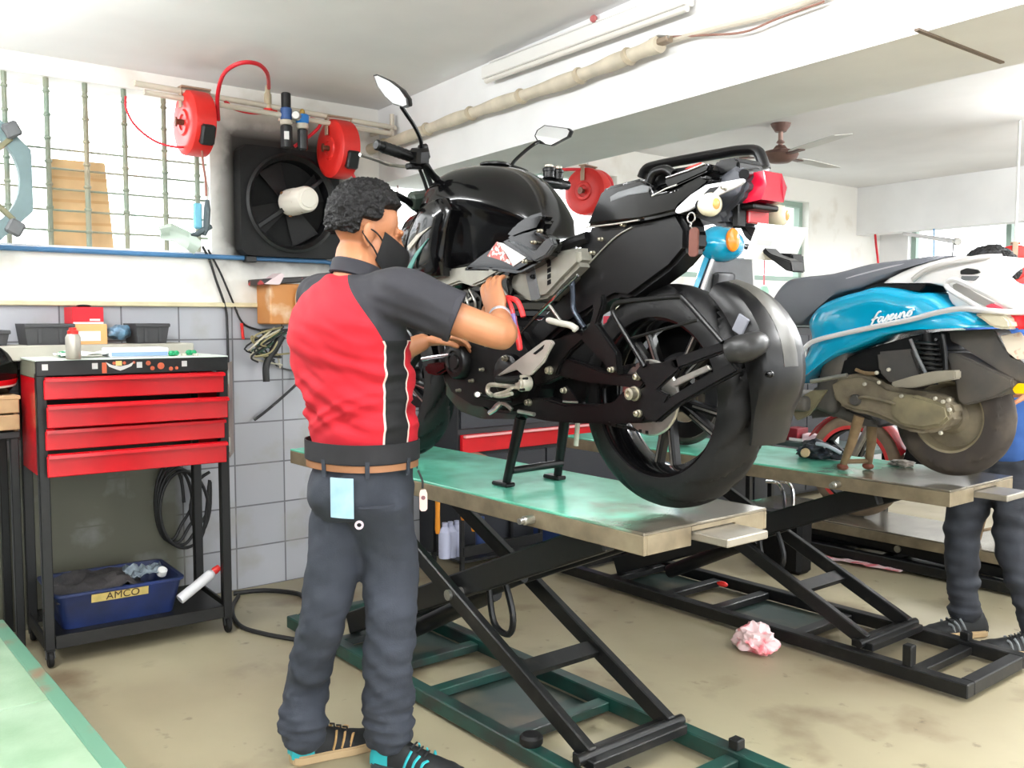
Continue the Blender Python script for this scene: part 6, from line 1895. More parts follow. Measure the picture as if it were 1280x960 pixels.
# trim the sleeve cap and hem ends into clean openings: flatten what sticks out beyond the cuff plane
offs = ORG[shirt.name]
for v in me.vertices:
    p = v.co + offs
    d = (p - sl_end).dot(sdir)
    if d > 0 and (p - sl_end).length < .12: v.co -= sdir * d
    if p.z < .935: v.co.z = .935 - offs.z
a1 = me.attributes.new('panel', 'FLOAT', 'POINT'); a2 = me.attributes.new('sleeve', 'FLOAT', 'POINT')
for i, v in enumerate(me.vertices):
    q = wf.inv(v.co + offs)
    th = abs(degrees(atan2(q.x, -(q.y + .02))))
    zz = q.z
    th1 = 80 if zz < 1.22 else lerp(80, 40, min(1, (zz - 1.22) / .2))
    d1 = radians(th1 - th) * .16
    if zz > 1.2: d1 = min(d1, (.215 - abs(q.x)))
    d2 = min(radians(th - 106) * .16, 1.235 - zz)
    if zz > 1.18 and abs(q.x) > .2: d2 = -1
    a1.data[i].value = max(d1, d2, -.2)
    a2.data[i].value = (zz - 1.235) if abs(q.x) < .19 else max(zz - 1.235, abs(q.x) - .2)
me.materials.clear(); me.materials.append(panel_material('polo_fabric', (188, 18, 38), (38, 38, 44), (14, 14, 17)))
for p in me.polygons: p.use_smooth = True
b = MB(); b.lathe([(.066, -.022), (.0715, -.018), (.07, .018), (.066, .022), (.064, .018), (.064, -.018)], wk(0, -.012, 1.425), (0.02, .3, 1), 36, closed=True, cap=False)
b.build('collar', mat('collar_grey', (40, 40, 47), .8), worker)
b = MB(); b.lathe([(.069, -.016), (.0715, -.012), (.0715, .0), (.069, .003), (.064, 0), (.064, -.016)], sl_end, sdir, 32, closed=True, cap=False); b.build('sleeve_hem', mat('collar_grey'), worker)

# trousers
M_jean = mat('grey_jeans', (40, 45, 54), .85, rgb2=(55, 60, 71), scale=5, bump=.12, bscale=260)
b = MB()
b.loft(torso_rings(wf, [(.74, .145, .115, .012, .0), (.79, .16, .136, .012, -.012), (.84, .158, .134, .012, -.012), (.89, .15, .128, .012, -.004), (.93, .146, .122, .012, 0)], 40, 2.3, 3))
limb(b, [wk(.085, -.01, .8)] + lgR[1:4] + [onz(486, 918, .1)], [.096, .084, .073, .068, .065], 20, 5)
limb(b, [wk(-.062, -.01, .8)] + lgL[1:4] + [onz(379, 910, .115)], [.096, .081, .07, .064, .064], 20, 5)
tr_ = b.build('jeans', M_jean, worker)
remesh(tr_, .0065, 8, .5)
def jean_fold(p, n):
    z = p.z
    k = .35 + .65 * max(0, min(1, (.62 - z) / .3))
    f = noise.noise(Vector((p.x * 7, p.y * 7, z * 20 + p.x * 14))) * .011 * k + noise.noise(Vector((p.x * 9, p.y * 9, z * 7 - p.x * 12))) * .012
    f += noise.noise(Vector((p.x * 14, p.y * 14 + 5, z * 44 - p.x * 20))) * .005 * k
    f += (1 - abs(noise.noise(Vector((p.x * 5, p.y * 5, z * 30 + 9))) * 2.2)) * .008 * max(0, min(1, (.26 - z) / .12))
    return f
displace(tr_, jean_fold)
def hip(th, z, rad=0.0):
    a, c = .152 + rad, .129 + rad
    t = radians(th) - pi / 2
    return wk(.012 + a * copysign(abs(cos(t)) ** .87, cos(t)), -.006 + c * copysign(abs(sin(t)) ** .87, sin(t)), z)
def band(name, z0, z1, rad, m, tilt=0):
    b = MB()
    def ring(z, r): return [hip(6 * k, z + tilt * cos(radians(6 * k)), r) for k in range(60)]
    b.loft([ring(z0, rad), ring(z0, rad + .004), ring(z1, rad + .004), ring(z1, rad)], closed=True)
    return b.build(name, m, worker)
band('waist_band', .905, .958, .012, mat('elastic_black', (30, 30, 34), .8, var=.2))
band('belt', .884, .902, .008, mat('tan_belt', (150, 104, 70), .6))
for th in (5, 55, 100, 150):
    p = hip(th, .893, .014); q = hip(th + 3, .893, .014)
    b = MB(); b.bar(hip(th, .868, .013), hip(th, .915, .016), .012, .004, p - wk(0, 0, .893)); b.build('belt_loop', M_jean, worker)
# back pocket, its button and the folded card in it
def patch(name, th0, th1, z0, z1, rad, m, th=.003, n=8, parent=worker):
    rows = [[hip(lerp(th0, th1, i / n), lerp(z1, z0, k / n), rad) for i in range(n + 1)] for k in range(n + 1)]
    b = MB(); b.sheet(rows, th); return b.build(name, m, parent)
cd = patch('pocket_card', 17, 41, .765, .872, .026, mat('card_blue', (150, 190, 214), .7, rgb2=(176, 208, 226), scale=20), .003, parent=None)
tag(cd, 'pale blue folded card tucked in the back pocket of the mechanic', 'card')
b = MB(); c_ = hip(46, .748, .022); n_ = (c_ - wk(0, 0, .748)).normalized(); b.lathe([(.006, 0), (.012, 0), (.012, .004), (.006, .004)], c_, n_, 18, closed=True, cap=False); b.build('pocket_button', mat('button_pink', (206, 186, 196), .4), worker)
patch('pocket_welt', 46, 84, .79, .797, .018, mat('seam_dark', (48, 52, 62), .9), .004)
# key tag clipped at the right hip
kt_ = thing('key_tag', hip(128, .78, .05), 'small white tag on a ring clipped to the right hip of the mechanic', 'key tag')
q_ = onz(524, 615, .0); kp0 = hip(118, .875, .018)
b = MB(); b.tube(smooth([kp0, kp0 + RT * .012 + Vector((0, 0, -.03)), kp0 + RT * .012 + Vector((0, 0, -.05))], 4), .003, 6); b.build('key_ring', M_cable, kt_)
b = MB(); c_ = kp0 + RT * .014 + Vector((0, 0, -.085)); b.box(c_, (.022, .005, .058), (0, 0, TH - pi / 2), bev=.008, seg=2) if False else b.prism([c_ + RT * x + Vector((0, 0, z)) for x, z in ((-.008, .03), (.006, .032), (.011, .02), (.011, -.024), (.005, -.03), (-.006, -.03), (-.011, -.024), (-.011, .02))], FW * .004, .001)
tg = b.build('tag_body', mat('tag_white', (226, 196, 188), .5), kt_)
b = MB(); b.cyl(c_ + Vector((0, 0, .008)) - FW * .0015, c_ + Vector((0, 0, .008)) + FW * .001, .006, 12); b.build('tag_mark', mat('tag_ink', (110, 70, 76), .6), tg)

# shoes
def shoe(name, heel, ang, parent, ms, L_=.285, ank=None):
    """ms = (sole, upper, toe, heel) materials; built as lofted sections from heel to toe."""
    f = Vector((cos(ang), sin(ang), 0)); r = Vector((sin(ang), -cos(ang), 0)); u = Vector((0, 0, 1))
    h0 = Vector((heel[0], heel[1], 0))
    P_ = lambda x, y, z: h0 + r * x + f * (y * L_) + u * z
    secs = [(-.02, .026, .07), (.04, .034, .098), (.16, .038, .104), (.3, .039, .098), (.45, .043, .078), (.62, .048, .06), (.8, .045, .05), (.93, .032, .042), (1.0, .012, .03)]
    def rings(lo, hi, n=18):
        out = []
        for i in range(n + 1):
            t = lerp(lo, hi, i / n)
            w_ = 0; h = 0
            for a, c in zip(secs[:-1], secs[1:]):
                if a[0] <= t <= c[0] + 1e-9:
                    k = (t - a[0]) / (c[0] - a[0]); k = k * k * (3 - 2 * k); w_ = lerp(a[1], c[1], k); h = lerp(a[2], c[2], k)
            out.append([P_(w_ * cos(q) * (1 if sin(q) < .3 else .92), t, .022 + (h - .022) * max(0, sin(q)) ** .8 - .004 * (sin(q) < 0)) for q in [2 * pi * j / 22 for j in range(22)]])
        return out
    root = None
    b = MB(); b.loft(rings(.2, .74)); root = b.build(name, ms[1], parent)
    b = MB(); b.loft(rings(-.02, .2, 8)); b.build('heel_counter', ms[3], root)
    b = MB(); b.loft(rings(.74, 1.0, 8)); b.build('toe_cap', ms[2], root)
    so = []
    ol = [(-.03, 0), (-.01, .028), (.05, .04), (.2, .043), (.4, .046), (.6, .052), (.8, .05), (.93, .037), (1.02, .012)]
    poly = [P_(x, y, 0.0005) for y, x in ol] + [P_(-x, y, 0.0005) for y, x in reversed(ol[1:])]
    b = MB(); b.prism(poly, (0, 0, .027), .004); b.build('sole', ms[0], root)
    for k in range(3):
        for s_ in (-1, 1):
            y = .42 + .09 * k
            b = MB(); b.tube(smooth([P_(s_ * .043, y - .03, .03), P_(s_ * .04, y, .055), P_(s_ * .024, y + .03, .078 - .01 * k)], 4), .0055, 6, flat=.5); b.build('side_stripe', ms[4], root)
    for k in range(4):
        y = .36 + .07 * k
        b = MB(); b.tube([P_(-.02, y, .092 - .009 * k), P_(0, y + .02, .098 - .009 * k), P_(.02, y, .092 - .009 * k)], .003, 6); b.build('lace', ms[5], root)
    return root
M_shoeblk = mat('shoe_black', (24, 26, 28), .7)
M_shoeteal = mat('shoe_teal', (40, 168, 176), .7, var=.1)
M_gold = mat('shoe_gold', (196, 158, 104), .6)
M_sole = mat('sole_tan', (186, 160, 122), .7)
aL = onz(365, 953, 0)
shoe('shoe', (aL.x, aL.y), radians(80), worker, (M_sole, M_shoeblk, M_shoeblk, M_shoeteal, M_gold, M_shoeblk))
aR = onz(470, 958, 0)
shoe('shoe', (aR.x, aR.y), radians(30), worker, (mat('sole_dark', (50, 60, 62), .7), M_shoeblk, M_shoeblk, M_shoeteal, M_shoeteal, M_shoeblk))
# wrist band and the pliers in the right hand
b = MB(); fd = (elb - wri).normalized(); b.lathe([(.031, -.011), (.034, -.009), (.034, .009), (.031, .011), (.029, .009), (.029, -.009)], wri + fd * .012, fd, 24, closed=True, cap=False)
b.build('wrist_band', mat('band_grey', (120, 124, 140), .5, rgb2=(200, 200, 206), scale=60), worker)
pl_ = thing('pliers', ony(640, 400, 1.68), 'red handled pliers held in the right hand of the mechanic', 'pliers')
T = lambda x, y, d=1.675: ony(x, y, d)
b = MB(); b.tube(smooth([T(634, 372, 1.70), T(640, 386), T(643, 404), T(648, 424), T(650, 438)], 5), [.006] * 8 + [.009] * 9 + [.0085] * 3 + [.005], 10); b.build('handle', mat('handle_red', (222, 52, 54), .4), pl_)
b = MB(); b.tube(smooth([T(634, 372, 1.70), T(646, 376, 1.69), T(652, 388, 1.69), T(654, 396, 1.69)], 5), .008, 10); b.build('handle', mat('handle_red'), pl_)
b = MB(); b.tube(smooth([T(636, 376, 1.70), T(630, 366, 1.705), T(626, 356, 1.71)], 5), [.008] * 6 + [.007, .006, .005, .004, .003], 10); b.build('jaw', M_steel, pl_)
b = MB(); b.tube([T(641.5, 392, 1.668), T(644, 410, 1.668)], .0065, 8); b.build('handle_inlay', mat('inlay_violet', (120, 104, 160), .4), pl_)

# ================================================================= second worker behind the scooter
p2 = Fig((-1.62, 3.86), radians(255))
q2 = p2.L
b = MB()
hc2 = onx(1240, 352, -1.58)
hc2 = ony(1241, 355, 3.72)
H2, R2 = head(b, hc2, Vector((-.6, -.8, 0)), radians(-40), .97)
nk = ony(1262, 372, 3.84)
limb(b, [ony(1262, 405, 3.95), nk, H2(0, -.02, -.06)], [.075, .058, .052], 16, 4)
sh2 = ony(1243, 395, 3.78); el2 = ony(1213, 452, 3.66); wr2 = ony(1172, 452, 3.56)
sh3 = ony(1300, 400, 4.05); el3 = ony(1325, 470, 3.85); wr3 = ony(1290, 490, 3.68)
limb(b, [sh2, sh2.lerp(el2, .5), el2, el2.lerp(wr2, .5), wr2], [.055, .047, .041, .036, .028], 16, 5)
hand(b, wr2, Vector((-.8, -.5, -.2)), Vector((0, -.3, -.9)), -1)
limb(b, [sh3, el3, el3.lerp(wr3, .5), wr3], [.055, .041, .036, .028], 16, 5)
hand(b, wr3, Vector((-.6, -.7, -.1)), Vector((0, -.2, -.9)), 1)
hp2 = ony(1268, 540, 3.93)
limb(b, [ony(1268, 400, 3.95), ony(1270, 470, 3.97), hp2], [.12, .115, .115], 18, 4)
kL = [hp2 + Vector((-.08, -.02, -.02)), ony(1205, 650, 3.84), onz(1202, 712, .2) * 1, ony(1206, 768, 3.82)]
kL[2] = ony(1204, 715, 3.82)
kR = [hp2 + Vector((.08, .02, -.02)), ony(1268, 665, 3.84), ony(1290, 745, 3.83), ony(1308, 800, 3.84)]
for lg in (kL, kR): limb(b, lg, [.075, .055, .045, .036], 14, 4)
w2 = b.build('person', M_skin2, origin=(-1.62, 3.86, 0))
tag(w2, 'worker in blue shirt and dark jeans bending behind the teal scooter', 'person')
remesh(w2, .006, 5, .5)
hair_shell('hair', H2, R2, hc2, w2, 8, .02)
b = MB()
limb(b, [ony(1268, 392, 3.93), ony(1269, 440, 3.96), ony(1269, 500, 3.95), ony(1268, 545, 3.93)], [.125, .15, .152, .162], 24, 5)
limb(b, [ony(1268, 398, 3.92), sh2, sh2.lerp(el2, .62)], [.1, .075, .064], 18, 5)
limb(b, [ony(1268, 398, 3.95), sh3, sh3.lerp(el3, .62)], [.1, .075, .064], 18, 5)
s2 = b.build('blue_shirt', mat('shirt_blue', (52, 92, 158), .85, var=.15, scale=6), w2)
remesh(s2, .009, 8, .5)
displace(s2, lambda p, n: noise.noise(Vector((p.x * 8, p.y * 8, p.z * 18))) * .009)
M_djean = mat('dark_jeans', (34, 36, 42), .85, rgb2=(48, 52, 60), scale=8, bump=.1, bscale=200)
b = MB()
limb(b, [ony(1268, 548, 3.93), ony(1266, 580, 3.92)], [.12, .128], 22, 4)
limb(b, [hp2 + Vector((-.07, -.02, -.04)), kL[1], kL[2], ony(1205, 765, 3.82)], [.11, .074, .06, .056], 18, 5)
limb(b, [hp2 + Vector((.07, .02, -.04)), kR[1], kR[2], ony(1308, 806, 3.84)], [.11, .08, .068, .062], 18, 5)
j2 = b.build('jeans', M_djean, w2)
remesh(j2, .0085, 8, .5)
displace(j2, lambda p, n: noise.noise(Vector((p.x * 9, p.y * 9, p.z * 24))) * .012 + (1 - abs(noise.noise(Vector((p.x * 5, p.y * 5, p.z * 28))) * 2)) * .008 * max(0, min(1, (.35 - p.z) / .2)))
s_h = ony(1206, 772, 3.82)
shoe('shoe', (s_h.x + .05, s_h.y + .06), radians(238), w2, (M_sole, M_shoeblk, M_shoeblk, M_shoeblk, mat('shoe_grey', (120, 124, 126), .6), M_shoeblk), .27)
s_h = onz(1318, 822, 0)
shoe('shoe', (s_h.x, s_h.y), radians(215), w2, (M_sole, M_shoeblk, M_shoeblk, M_shoeblk, mat('shoe_grey'), M_shoeblk), .27)
# ------------------------------------------------------------------ beam services: lagged pipe, tube light, cable
BA, BB = Vector((-4.3, 2.56, 0)), Vector((2.4, 1.89, 0))
BD = (BB - BA).normalized(); BN = Vector((BD.y, -BD.x, 0))
def onbeam(px, py, off=0.0):
    d = ray(px, py); o = BA + BN * off
    t = (o - CAM).dot(BN) / d.dot(BN)
    return CAM + d * t
pts = [onbeam(*p, .05) for p in ((452, 190), (500, 174), (560, 152), (620, 131), (700, 104), (770, 77), (825, 55))]
lag = thing('lagged_pipe', pts[0], 'thick cream lagged pipe running along the face of the near beam', 'pipe')
b = MB(); sm_ = smooth(pts, 12)
b.tube(sm_, [.025 + .003 * sin(k * .55) for k in range(len(sm_))], 14); b.build('pipe_lagging', mat('lagging', (206, 196, 176), .7, var=.12, scale=14), lag)
for k in range(6):
    i = 8 + k * 11
    p = sm_[i]; t = (sm_[i + 1] - sm_[i - 1]).normalized()
    b = MB(); b.lathe([(.027, -.012), (.031, -.008), (.031, .008), (.027, .012)], p, t + UP * .45, 16, closed=False); b.build('tape_wrap', mat('tape_cream', (186, 172, 148), .6), lag)
pts2 = [onbeam(*p, .03) for p in ((820, 56), (900, 34), (960, 20), (1040, -8))]
b = MB(); b.tube(pts2, .009, 10); tag(b.build('thin_pipe', M_pipe), 'thin pipe continuing from the lagged pipe along the near beam', 'pipe')
b = MB(); b.tube(smooth([onbeam(*p, .035) for p in ((835, 46), (880, 44), (930, 40), (975, 22), (1030, 2))], 6), .0035, 6); tag(b.build('beam_cable', mat('cable_brown', (150, 110, 96), .6)), 'thin brown cable sagging along the near beam', 'cable')
cl = thing('pipe_clamp', onbeam(822, 54, .04), 'small metal clamp where the lagged pipe ends on the beam', 'clamp')
b = MB(); b.bar(onbeam(806, 60, .05), onbeam(838, 48, .05), .03, .02, (0, 0, 1), bev=.004); b.build('clamp_body', mat('clamp_brown', (150, 134, 116), .5, .4), cl)
b = MB(); b.tube([onbeam(812, 50, .06), onbeam(822, 45, .06), onbeam(836, 46, .06)], .004, 6); b.build('clamp_wire', M_steel, cl)
# batten light on the beam face
bl = thing('tube_light', onbeam(730, 55, .02), 'white tube light batten fixed high on the near beam', 'tube light')
a0, a1 = onbeam(607, 92, .035), onbeam(862, -4, .035)
b = MB(); b.bar(a0, a1, .045, .05, (0, 0, 1), bev=.004); b.build('batten', mat('batten_white', (232, 230, 226), .4), bl)
b = MB(); b.cyl(a0 + Vector((0, 0, -.036)) + BN * .01 + BD * .02, a1 + Vector((0, 0, -.036)) + BN * .01, .011, 12); b.build('lamp_tube', mat('lamp_glass', (226, 222, 214), .2), bl)
b = MB(); b.tube([onbeam(612, 78, .01), onbeam(744, 27, .01), onbeam(860, -12, .01)], .005, 6); tag(b.build('light_cable', mat('batten_white')), 'white cable clipped along the beam above the tube light', 'cable')
b = MB(); b.lathe([(0, 0), (.012, 0), (.014, .008), (.01, .016), (0, .017)], onbeam(744, 24, .01), BN, 14); tag(b.build('indicator_lamp', mat('lamp_pinkred', (196, 110, 110), .3)), 'small red round lamp by the ceiling above the tube light', 'lamp')
# housings around the added fill lamps, all out of view
for (x, y, a) in FILL_TUBES:
    hung = True
    zh = ZT_HANG
    t_ = thing('tube_light', (x, y, zh - .08), 'added unseen fill lamp with a white tube, hung on thin steel rods', 'tube light', 'added fill lamps')
    b = MB(); b.box((x, y, zh - .016), (1.25, .03, .03), bev=.004); b.build('batten', mat('batten_white'), t_)
    b = MB(); b.cyl((x - .6, y, zh - .07), (x + .6, y, zh - .07), .014, 10); b.build('lamp_tube', mat('fill_tube_glow', (255, 252, 244), .3, emit=2.0), t_)
    if hung:
        b = MB(); b.cyl((x - .5, y, zh), (x - .5, y, ZC), .006, 8); b.build('hanger', M_steel, t_)
        b = MB(); b.cyl((x + .5, y, zh), (x + .5, y, ZC), .006, 8); b.build('hanger', M_steel, t_)

# ------------------------------------------------------------------ ceiling fan at rest
fp_ = ony(976, 157, 4.45); fz = fp_.z
cfan = thing('ceiling_fan', (fp_.x, fp_.y, 2.17), 'brown ceiling fan hanging beyond the near beam above the scooter', 'ceiling fan')
fx_, fy_ = fp_.x, fp_.y
M_fanb = mat('fan_brown', (112, 84, 76), .5, .2, var=.15)
b = MB(); b.lathe([(0, 0), (.03, 0), (.05, .03), (.055, .045), (0, .045)], (fx_, fy_, ZC - .046), (0, 0, 1), 20); b.build('canopy', M_fanb, cfan)
b = MB(); b.cyl((fx_, fy_, 2.24), (fx_, fy_, ZC - .04), .013, 12); b.lathe([(.014, 0), (.024, .006), (.014, .02)], (fx_, fy_, 2.26), (0, 0, 1), 14, cap=False); b.build('down_rod', mat('rod_pale', (170, 140, 130), .4, .4), cfan)
b = MB(); b.lathe([(0, -.045), (.05, -.043), (.09, -.02), (.1, 0), (.085, .018), (.04, .03), (.025, .05), (0, .05)], (fx_, fy_, 2.2), (0, 0, 1), 32); b.build('motor', M_fanb, cfan)
for k in range(3):
    a = radians(95 + 120 * k)
    d = Vector((cos(a), sin(a), 0)); e = Vector((-sin(a), cos(a), 0))
    b = MB(); b.sheet([[Vector((fx_, fy_, 2.195)) + d * r + e * w_ * (j / 3 - .5) + Vector((0, 0, .012 * (j / 3 - .5))) for j in range(4)] for r, w_ in ((.16, .09), (.22, .12), (.4, .125), (.56, .12), (.6, .1))], .004)
    bl_ = b.build('blade', mat('blade_pale', (206, 204, 198), .5), cfan)
    b = MB(); b.bar(Vector((fx_, fy_, 2.19)) + d * .08, Vector((fx_, fy_, 2.19)) + d * .22, .04, .005, (0, 0, 1)); b.build('blade_iron', M_fanb, bl_)

# ------------------------------------------------------------------ windows beyond: frames
M_wf = mat('window_frame', (150, 172, 160), .5)
def frame_y(name, x0, x1, z0, z1, y):
    w_ = struct(MB().box(((x0 + x1) / 2, y, z1 - .02), (x1 - x0, .05, .04)).build(name, M_wf))
    for x in (x0 + .02, (x0 + x1) / 2, x1 - .02):
        MB().box((x, y, (z0 + z1) / 2), (.04, .05, z1 - z0 - .081)).build('mullion', M_wf, w_)
    MB().box(((x0 + x1) / 2, y, z0 + .02), (x1 - x0, .05, .04)).build('sill_rail', M_wf, w_)
frame_y('window_2', -4.0, -2.45, 1.2, 2.13, YB + .08)
frame_y('window_3', -2.1, -.4, 1.2, 2.13, YB + .08)
def frame_x(name, y0, y1, z0, z1):
    x = XW - .08
    w_ = struct(MB().box((x, (y0 + y1) / 2, z1 - .02), (.05, y1 - y0, .04)).build(name, M_wf))
    for y in (y0 + .02, (y0 + y1) / 2, y1 - .02):
        MB().box((x, y, (z0 + z1) / 2), (.05, .04, z1 - z0 - .081)).build('mullion', M_wf, w_)
    MB().box((x, (y0 + y1) / 2, z0 + .02), (.05, y1 - y0, .04)).build('sill_rail', M_wf, w_)
frame_x('window_4', 2.62, 4.3, ZS, 2.2)
frame_x('window_5', 4.7, 6.4, ZS, 2.2)

# droppers, conduits and pipes at the back
V = lambda px, py: onx(px, py, XW + .03)
for (a, c, r, nm, lb, m) in (((481, 196), (481, 262), .009, 'drop_pipe', 'rusty brown pipe standing on the wall beside the beam end', mat('rust_pipe', (140, 88, 66), .6)),
                             ((498, 204), (496, 270), .004, 'drop_cable', 'thin dark cable hanging on the wall beside the rusty pipe', mat('cable_brown', (150, 110, 96)))):
    b = MB(); b.cyl(V(*a), V(*c), r, 10); tag(b.build(nm, m), lb, 'pipe' if 'pipe' in nm else 'cable')
dl = thing('air_dropper', ony(955, 388, 5.5), 'pink air line with pale green handle hanging behind the motorcycle tail', 'air line')
b = MB(); dt_ = ony(955, 300, 5.5); b.cyl(Vector((dt_.x, dt_.y, ZC)), ony(955, 356, 5.5), .006, 8); b.build('drop_hose', mat('hose_pink', (222, 120, 130), .5), dl)
b = MB(); b.lathe([(0, 0), (.02, 0), (.034, -.03), (.026, -.09), (.034, -.13), (0, -.13)], ony(955, 358, 5.5), (0, 0, 1), 14); b.build('drop_handle', mat('mint', (176, 224, 200), .5), dl)
pa, pb = ony(1130, 292, 7.02), ony(1196, 302, 5.4)
lp_ = thing('pipe_end', pb, 'pale pipe with a chrome end cap below the back beam over the scooter seat', 'pipe')
b = MB(); b.cyl(pa, pb, .014, 12); b.build('pipe_run', mat('pale_pipe', (206, 204, 206), .4), lp_)
dd = (pb - pa).normalized(); b = MB(); b.cyl(pb - dd * .02, pb + dd * .03, .022, 16, bev=.004); b.build('end_cap', M_steel, lp_)
b = MB(); b.tube(smooth([pb - dd * .1, pb - dd * .1 + Vector((0, 0, -.05)), pb - dd * .13 + Vector((0, 0, -.1))], 4), .004, 6); b.build('hanging_wire', M_grey, lp_)
b = MB(); q_ = ony(1167, 300, 7.05); b.cyl(Vector((q_.x, q_.y, 1.986)), ony(1167, 326, 7.05), .007, 8); tag(b.build('blue_line', mat('line_blue', (120, 170, 215), .5)), 'thin blue line hanging beside the pale pipe end', 'air line')
hose('air_hose', [Vector((ony(1094, 292, 7.12).x, 7.12, 1.986)), ony(1095, 305, 7.12), ony(1097, 322, 7.12), ony(1099, 340, 7.12)], .009, 'red hose hanging right of the far hose reel', 'hose')

# ------------------------------------------------------------------ dark cabinets along the left wall beyond the lift
def cabinet(y0, y1, ztop, label, red=None, depth=.36):
    r = thing('tool_cabinet', (XW + depth / 2, (y0 + y1) / 2, 0), label, 'cabinet', 'dark cabinets along the left wall')
    xf = XW + .005 + depth
    b = MB(); b.box((XW + .005 + depth / 2, (y0 + y1) / 2, ztop / 2 + .02), (depth, y1 - y0 - .01, ztop - .04), bev=.004); b.build('carcass', mat('cabinet_black', (26, 28, 32), .5, var=.2, scale=6), r)
    b = MB(); b.box((XW + .02 + depth / 2, (y0 + y1) / 2, ztop + .012), (depth + .03, y1 - y0 - .006, .022), bev=.003); b.build('cabinet_top', mat('cabinet_top', (70, 82, 78), .5), r)
    w_ = (y1 - y0 - .04) / 2
    zd = red[0] - .02 if red else ztop - .06
    for k in (0, 1):
        yc = y0 + .02 + w_ * (k + .5)
        b = MB(); b.box((xf + .006, yc, .06 + (zd - .06) / 2), (.012, w_ - .01, zd - .06), bev=.002); d_ = b.build('door', mat('cabinet_door', (40, 42, 48), .45), r)
        b = MB(); b.box((xf + .018, yc + (w_ / 2 - .05) * (1 if k == 0 else -1), zd - .12), (.012, .014, .09), bev=.002); b.build('door_handle', M_steel, d_)
    if red:
        b = MB(); b.box((xf + .012, (y0 + y1) / 2, (red[0] + red[1]) / 2), (.024, y1 - y0 - .04, red[1] - red[0]), bev=.003); d_ = b.build('drawer', M_red, r)
        b = MB(); b.box((xf + .034, (y0 + y1) / 2, red[1] - .008), (.024, y1 - y0 - .05, .012), bev=.003); b.build('drawer_handle', mat('lip_highlight', (246, 176, 178)), d_)  # lip coloured with the painted highlight
        b = MB(); b.box((xf + .006, (y0 + y1) / 2, (red[1] + ztop) / 2 + .005), (.012, y1 - y0 - .04, ztop - red[1] - .05), bev=.002); b.build('upper_panel', mat('cabinet_door'), r)
    return r
cabinet(2.78, 3.98, 1.22, 'black cabinet with a red drawer seen under the motorcycle between its stand legs', (.605, .70))
cabinet(4.02, 5.2, 1.24, 'black double door cabinet against the left wall behind the rear wheel')
cabinet(5.24, 6.5, 1.24, 'black double door cabinet at the far end of the left wall')
# clutter on the cabinet tops
rr = random.Random(21)
spec = [(786, 352, 'small yellow carton on the dark cabinet behind the motorcycle', (216, 196, 120), .09), (800, 356, 'small grey box on the dark cabinet behind the motorcycle', (176, 170, 160), .07), (770, 357, 'small red carton on the dark cabinet under the motorcycle tail', (206, 60, 80), .05)]
for px, py, lb, c, h in spec:
    p = onx(px, 372, XW + .2)
    b = MB(); b.box((p.x, p.y, 1.264 + h / 2), (.12, .1, h), (0, 0, rr.uniform(-.4, .4)), bev=.003)
    tag(b.build('carton', mat('carton_%d%d%d' % c, c, .6)), lb, 'box')
# rack of orange-handled tools and bottles at the foot of the first cabinet
rk = thing('tool_rack', (-3.74, 2.84, 0), 'black open rack at floor level under the nearest lift, holding orange handled tools', 'rack')
for (x, y) in ((-3.86, 2.62), (-3.62, 2.62), (-3.86, 3.12), (-3.62, 3.12)):
    b = MB(); b.box((x, y, .2), (.02, .02, .4), bev=.002); b.build('upright', M_black, rk)
b = MB(); b.box((-3.74, 2.87, .12), (.26, .52, .012)); b.build('rack_shelf', M_black, rk)
b = MB(); b.box((-3.61, 2.87, .17), (.01, .5, .05), bev=.002); b.build('rack_rail', M_black, rk)
b = MB(); b.box((-3.6, 2.87, .39), (.016, .52, .02), bev=.002); b.build('hook_bar', M_black, rk)
M_orange = mat('tool_orange', (236, 150, 36), .45)
for k, (px, p0, p1) in enumerate(((547, 625, 667), (579, 630, 650), (592, 642, 664))):
    x = -3.585
    a, c = onx(px, p0 - 8, x), onx(px, p1, x)
    b = MB(); b.tube([c, c.lerp(a, .1), c.lerp(a, .5), a], [.009, .013, .011, .013], 10); t_ = b.build('screwdriver', M_orange); tag(t_, ['long orange tool handle hanging on the black rack, nearest the mechanic', 'short orange tool handle in the middle of the black rack', 'orange tool handle at the right end of the black rack'][k], 'tool')
    b = MB(); b.cyl(a, a + Vector((0, 0, .07)), .005, 8); b.build('shaft', M_steel, t_)
for k, px in enumerate((556, 563, 571, 602)):
    p = onx(px, 640, -3.72)
    b = MB(); b.lathe([(0, 0), (.03, 0), (.032, .01), (.032, .13), (.014, .155), (.014, .175), (0, .176)], (p.x, p.y, .1265), (0, 0, 1), 16)
    tag(b.build('bottle', mat('bottle_pale', (196, 200, 226), .35) if k < 3 else mat('bottle_blue', (60, 80, 130), .4)), 'pale bottle standing on the black rack' if k < 3 else 'blue bottle at the right end of the black rack', 'bottle', 'pale bottles on the black rack' if k < 3 else None)
b = MB(); b.box((-3.66, 3.35, .1), (.24, .3, .2), bev=.01); tag(b.build('storage_box', mat('box_navy', (36, 56, 104), .5)), 'dark blue plastic box on the floor under the nearest lift', 'box')
b = MB(); b.prism([Vector((-3.62, 2.56, .56)), Vector((-3.62, 2.9, .56)), Vector((-3.9, 2.9, .6)), Vector((-3.9, 2.56, .6))], (0, 0, .012), .002); 
cbd = b.build('brown_board', mat('board_brown', (134, 96, 76), .7, var=.15)); tag(cbd, 'brown board leaning behind the nearest lift table', 'board')

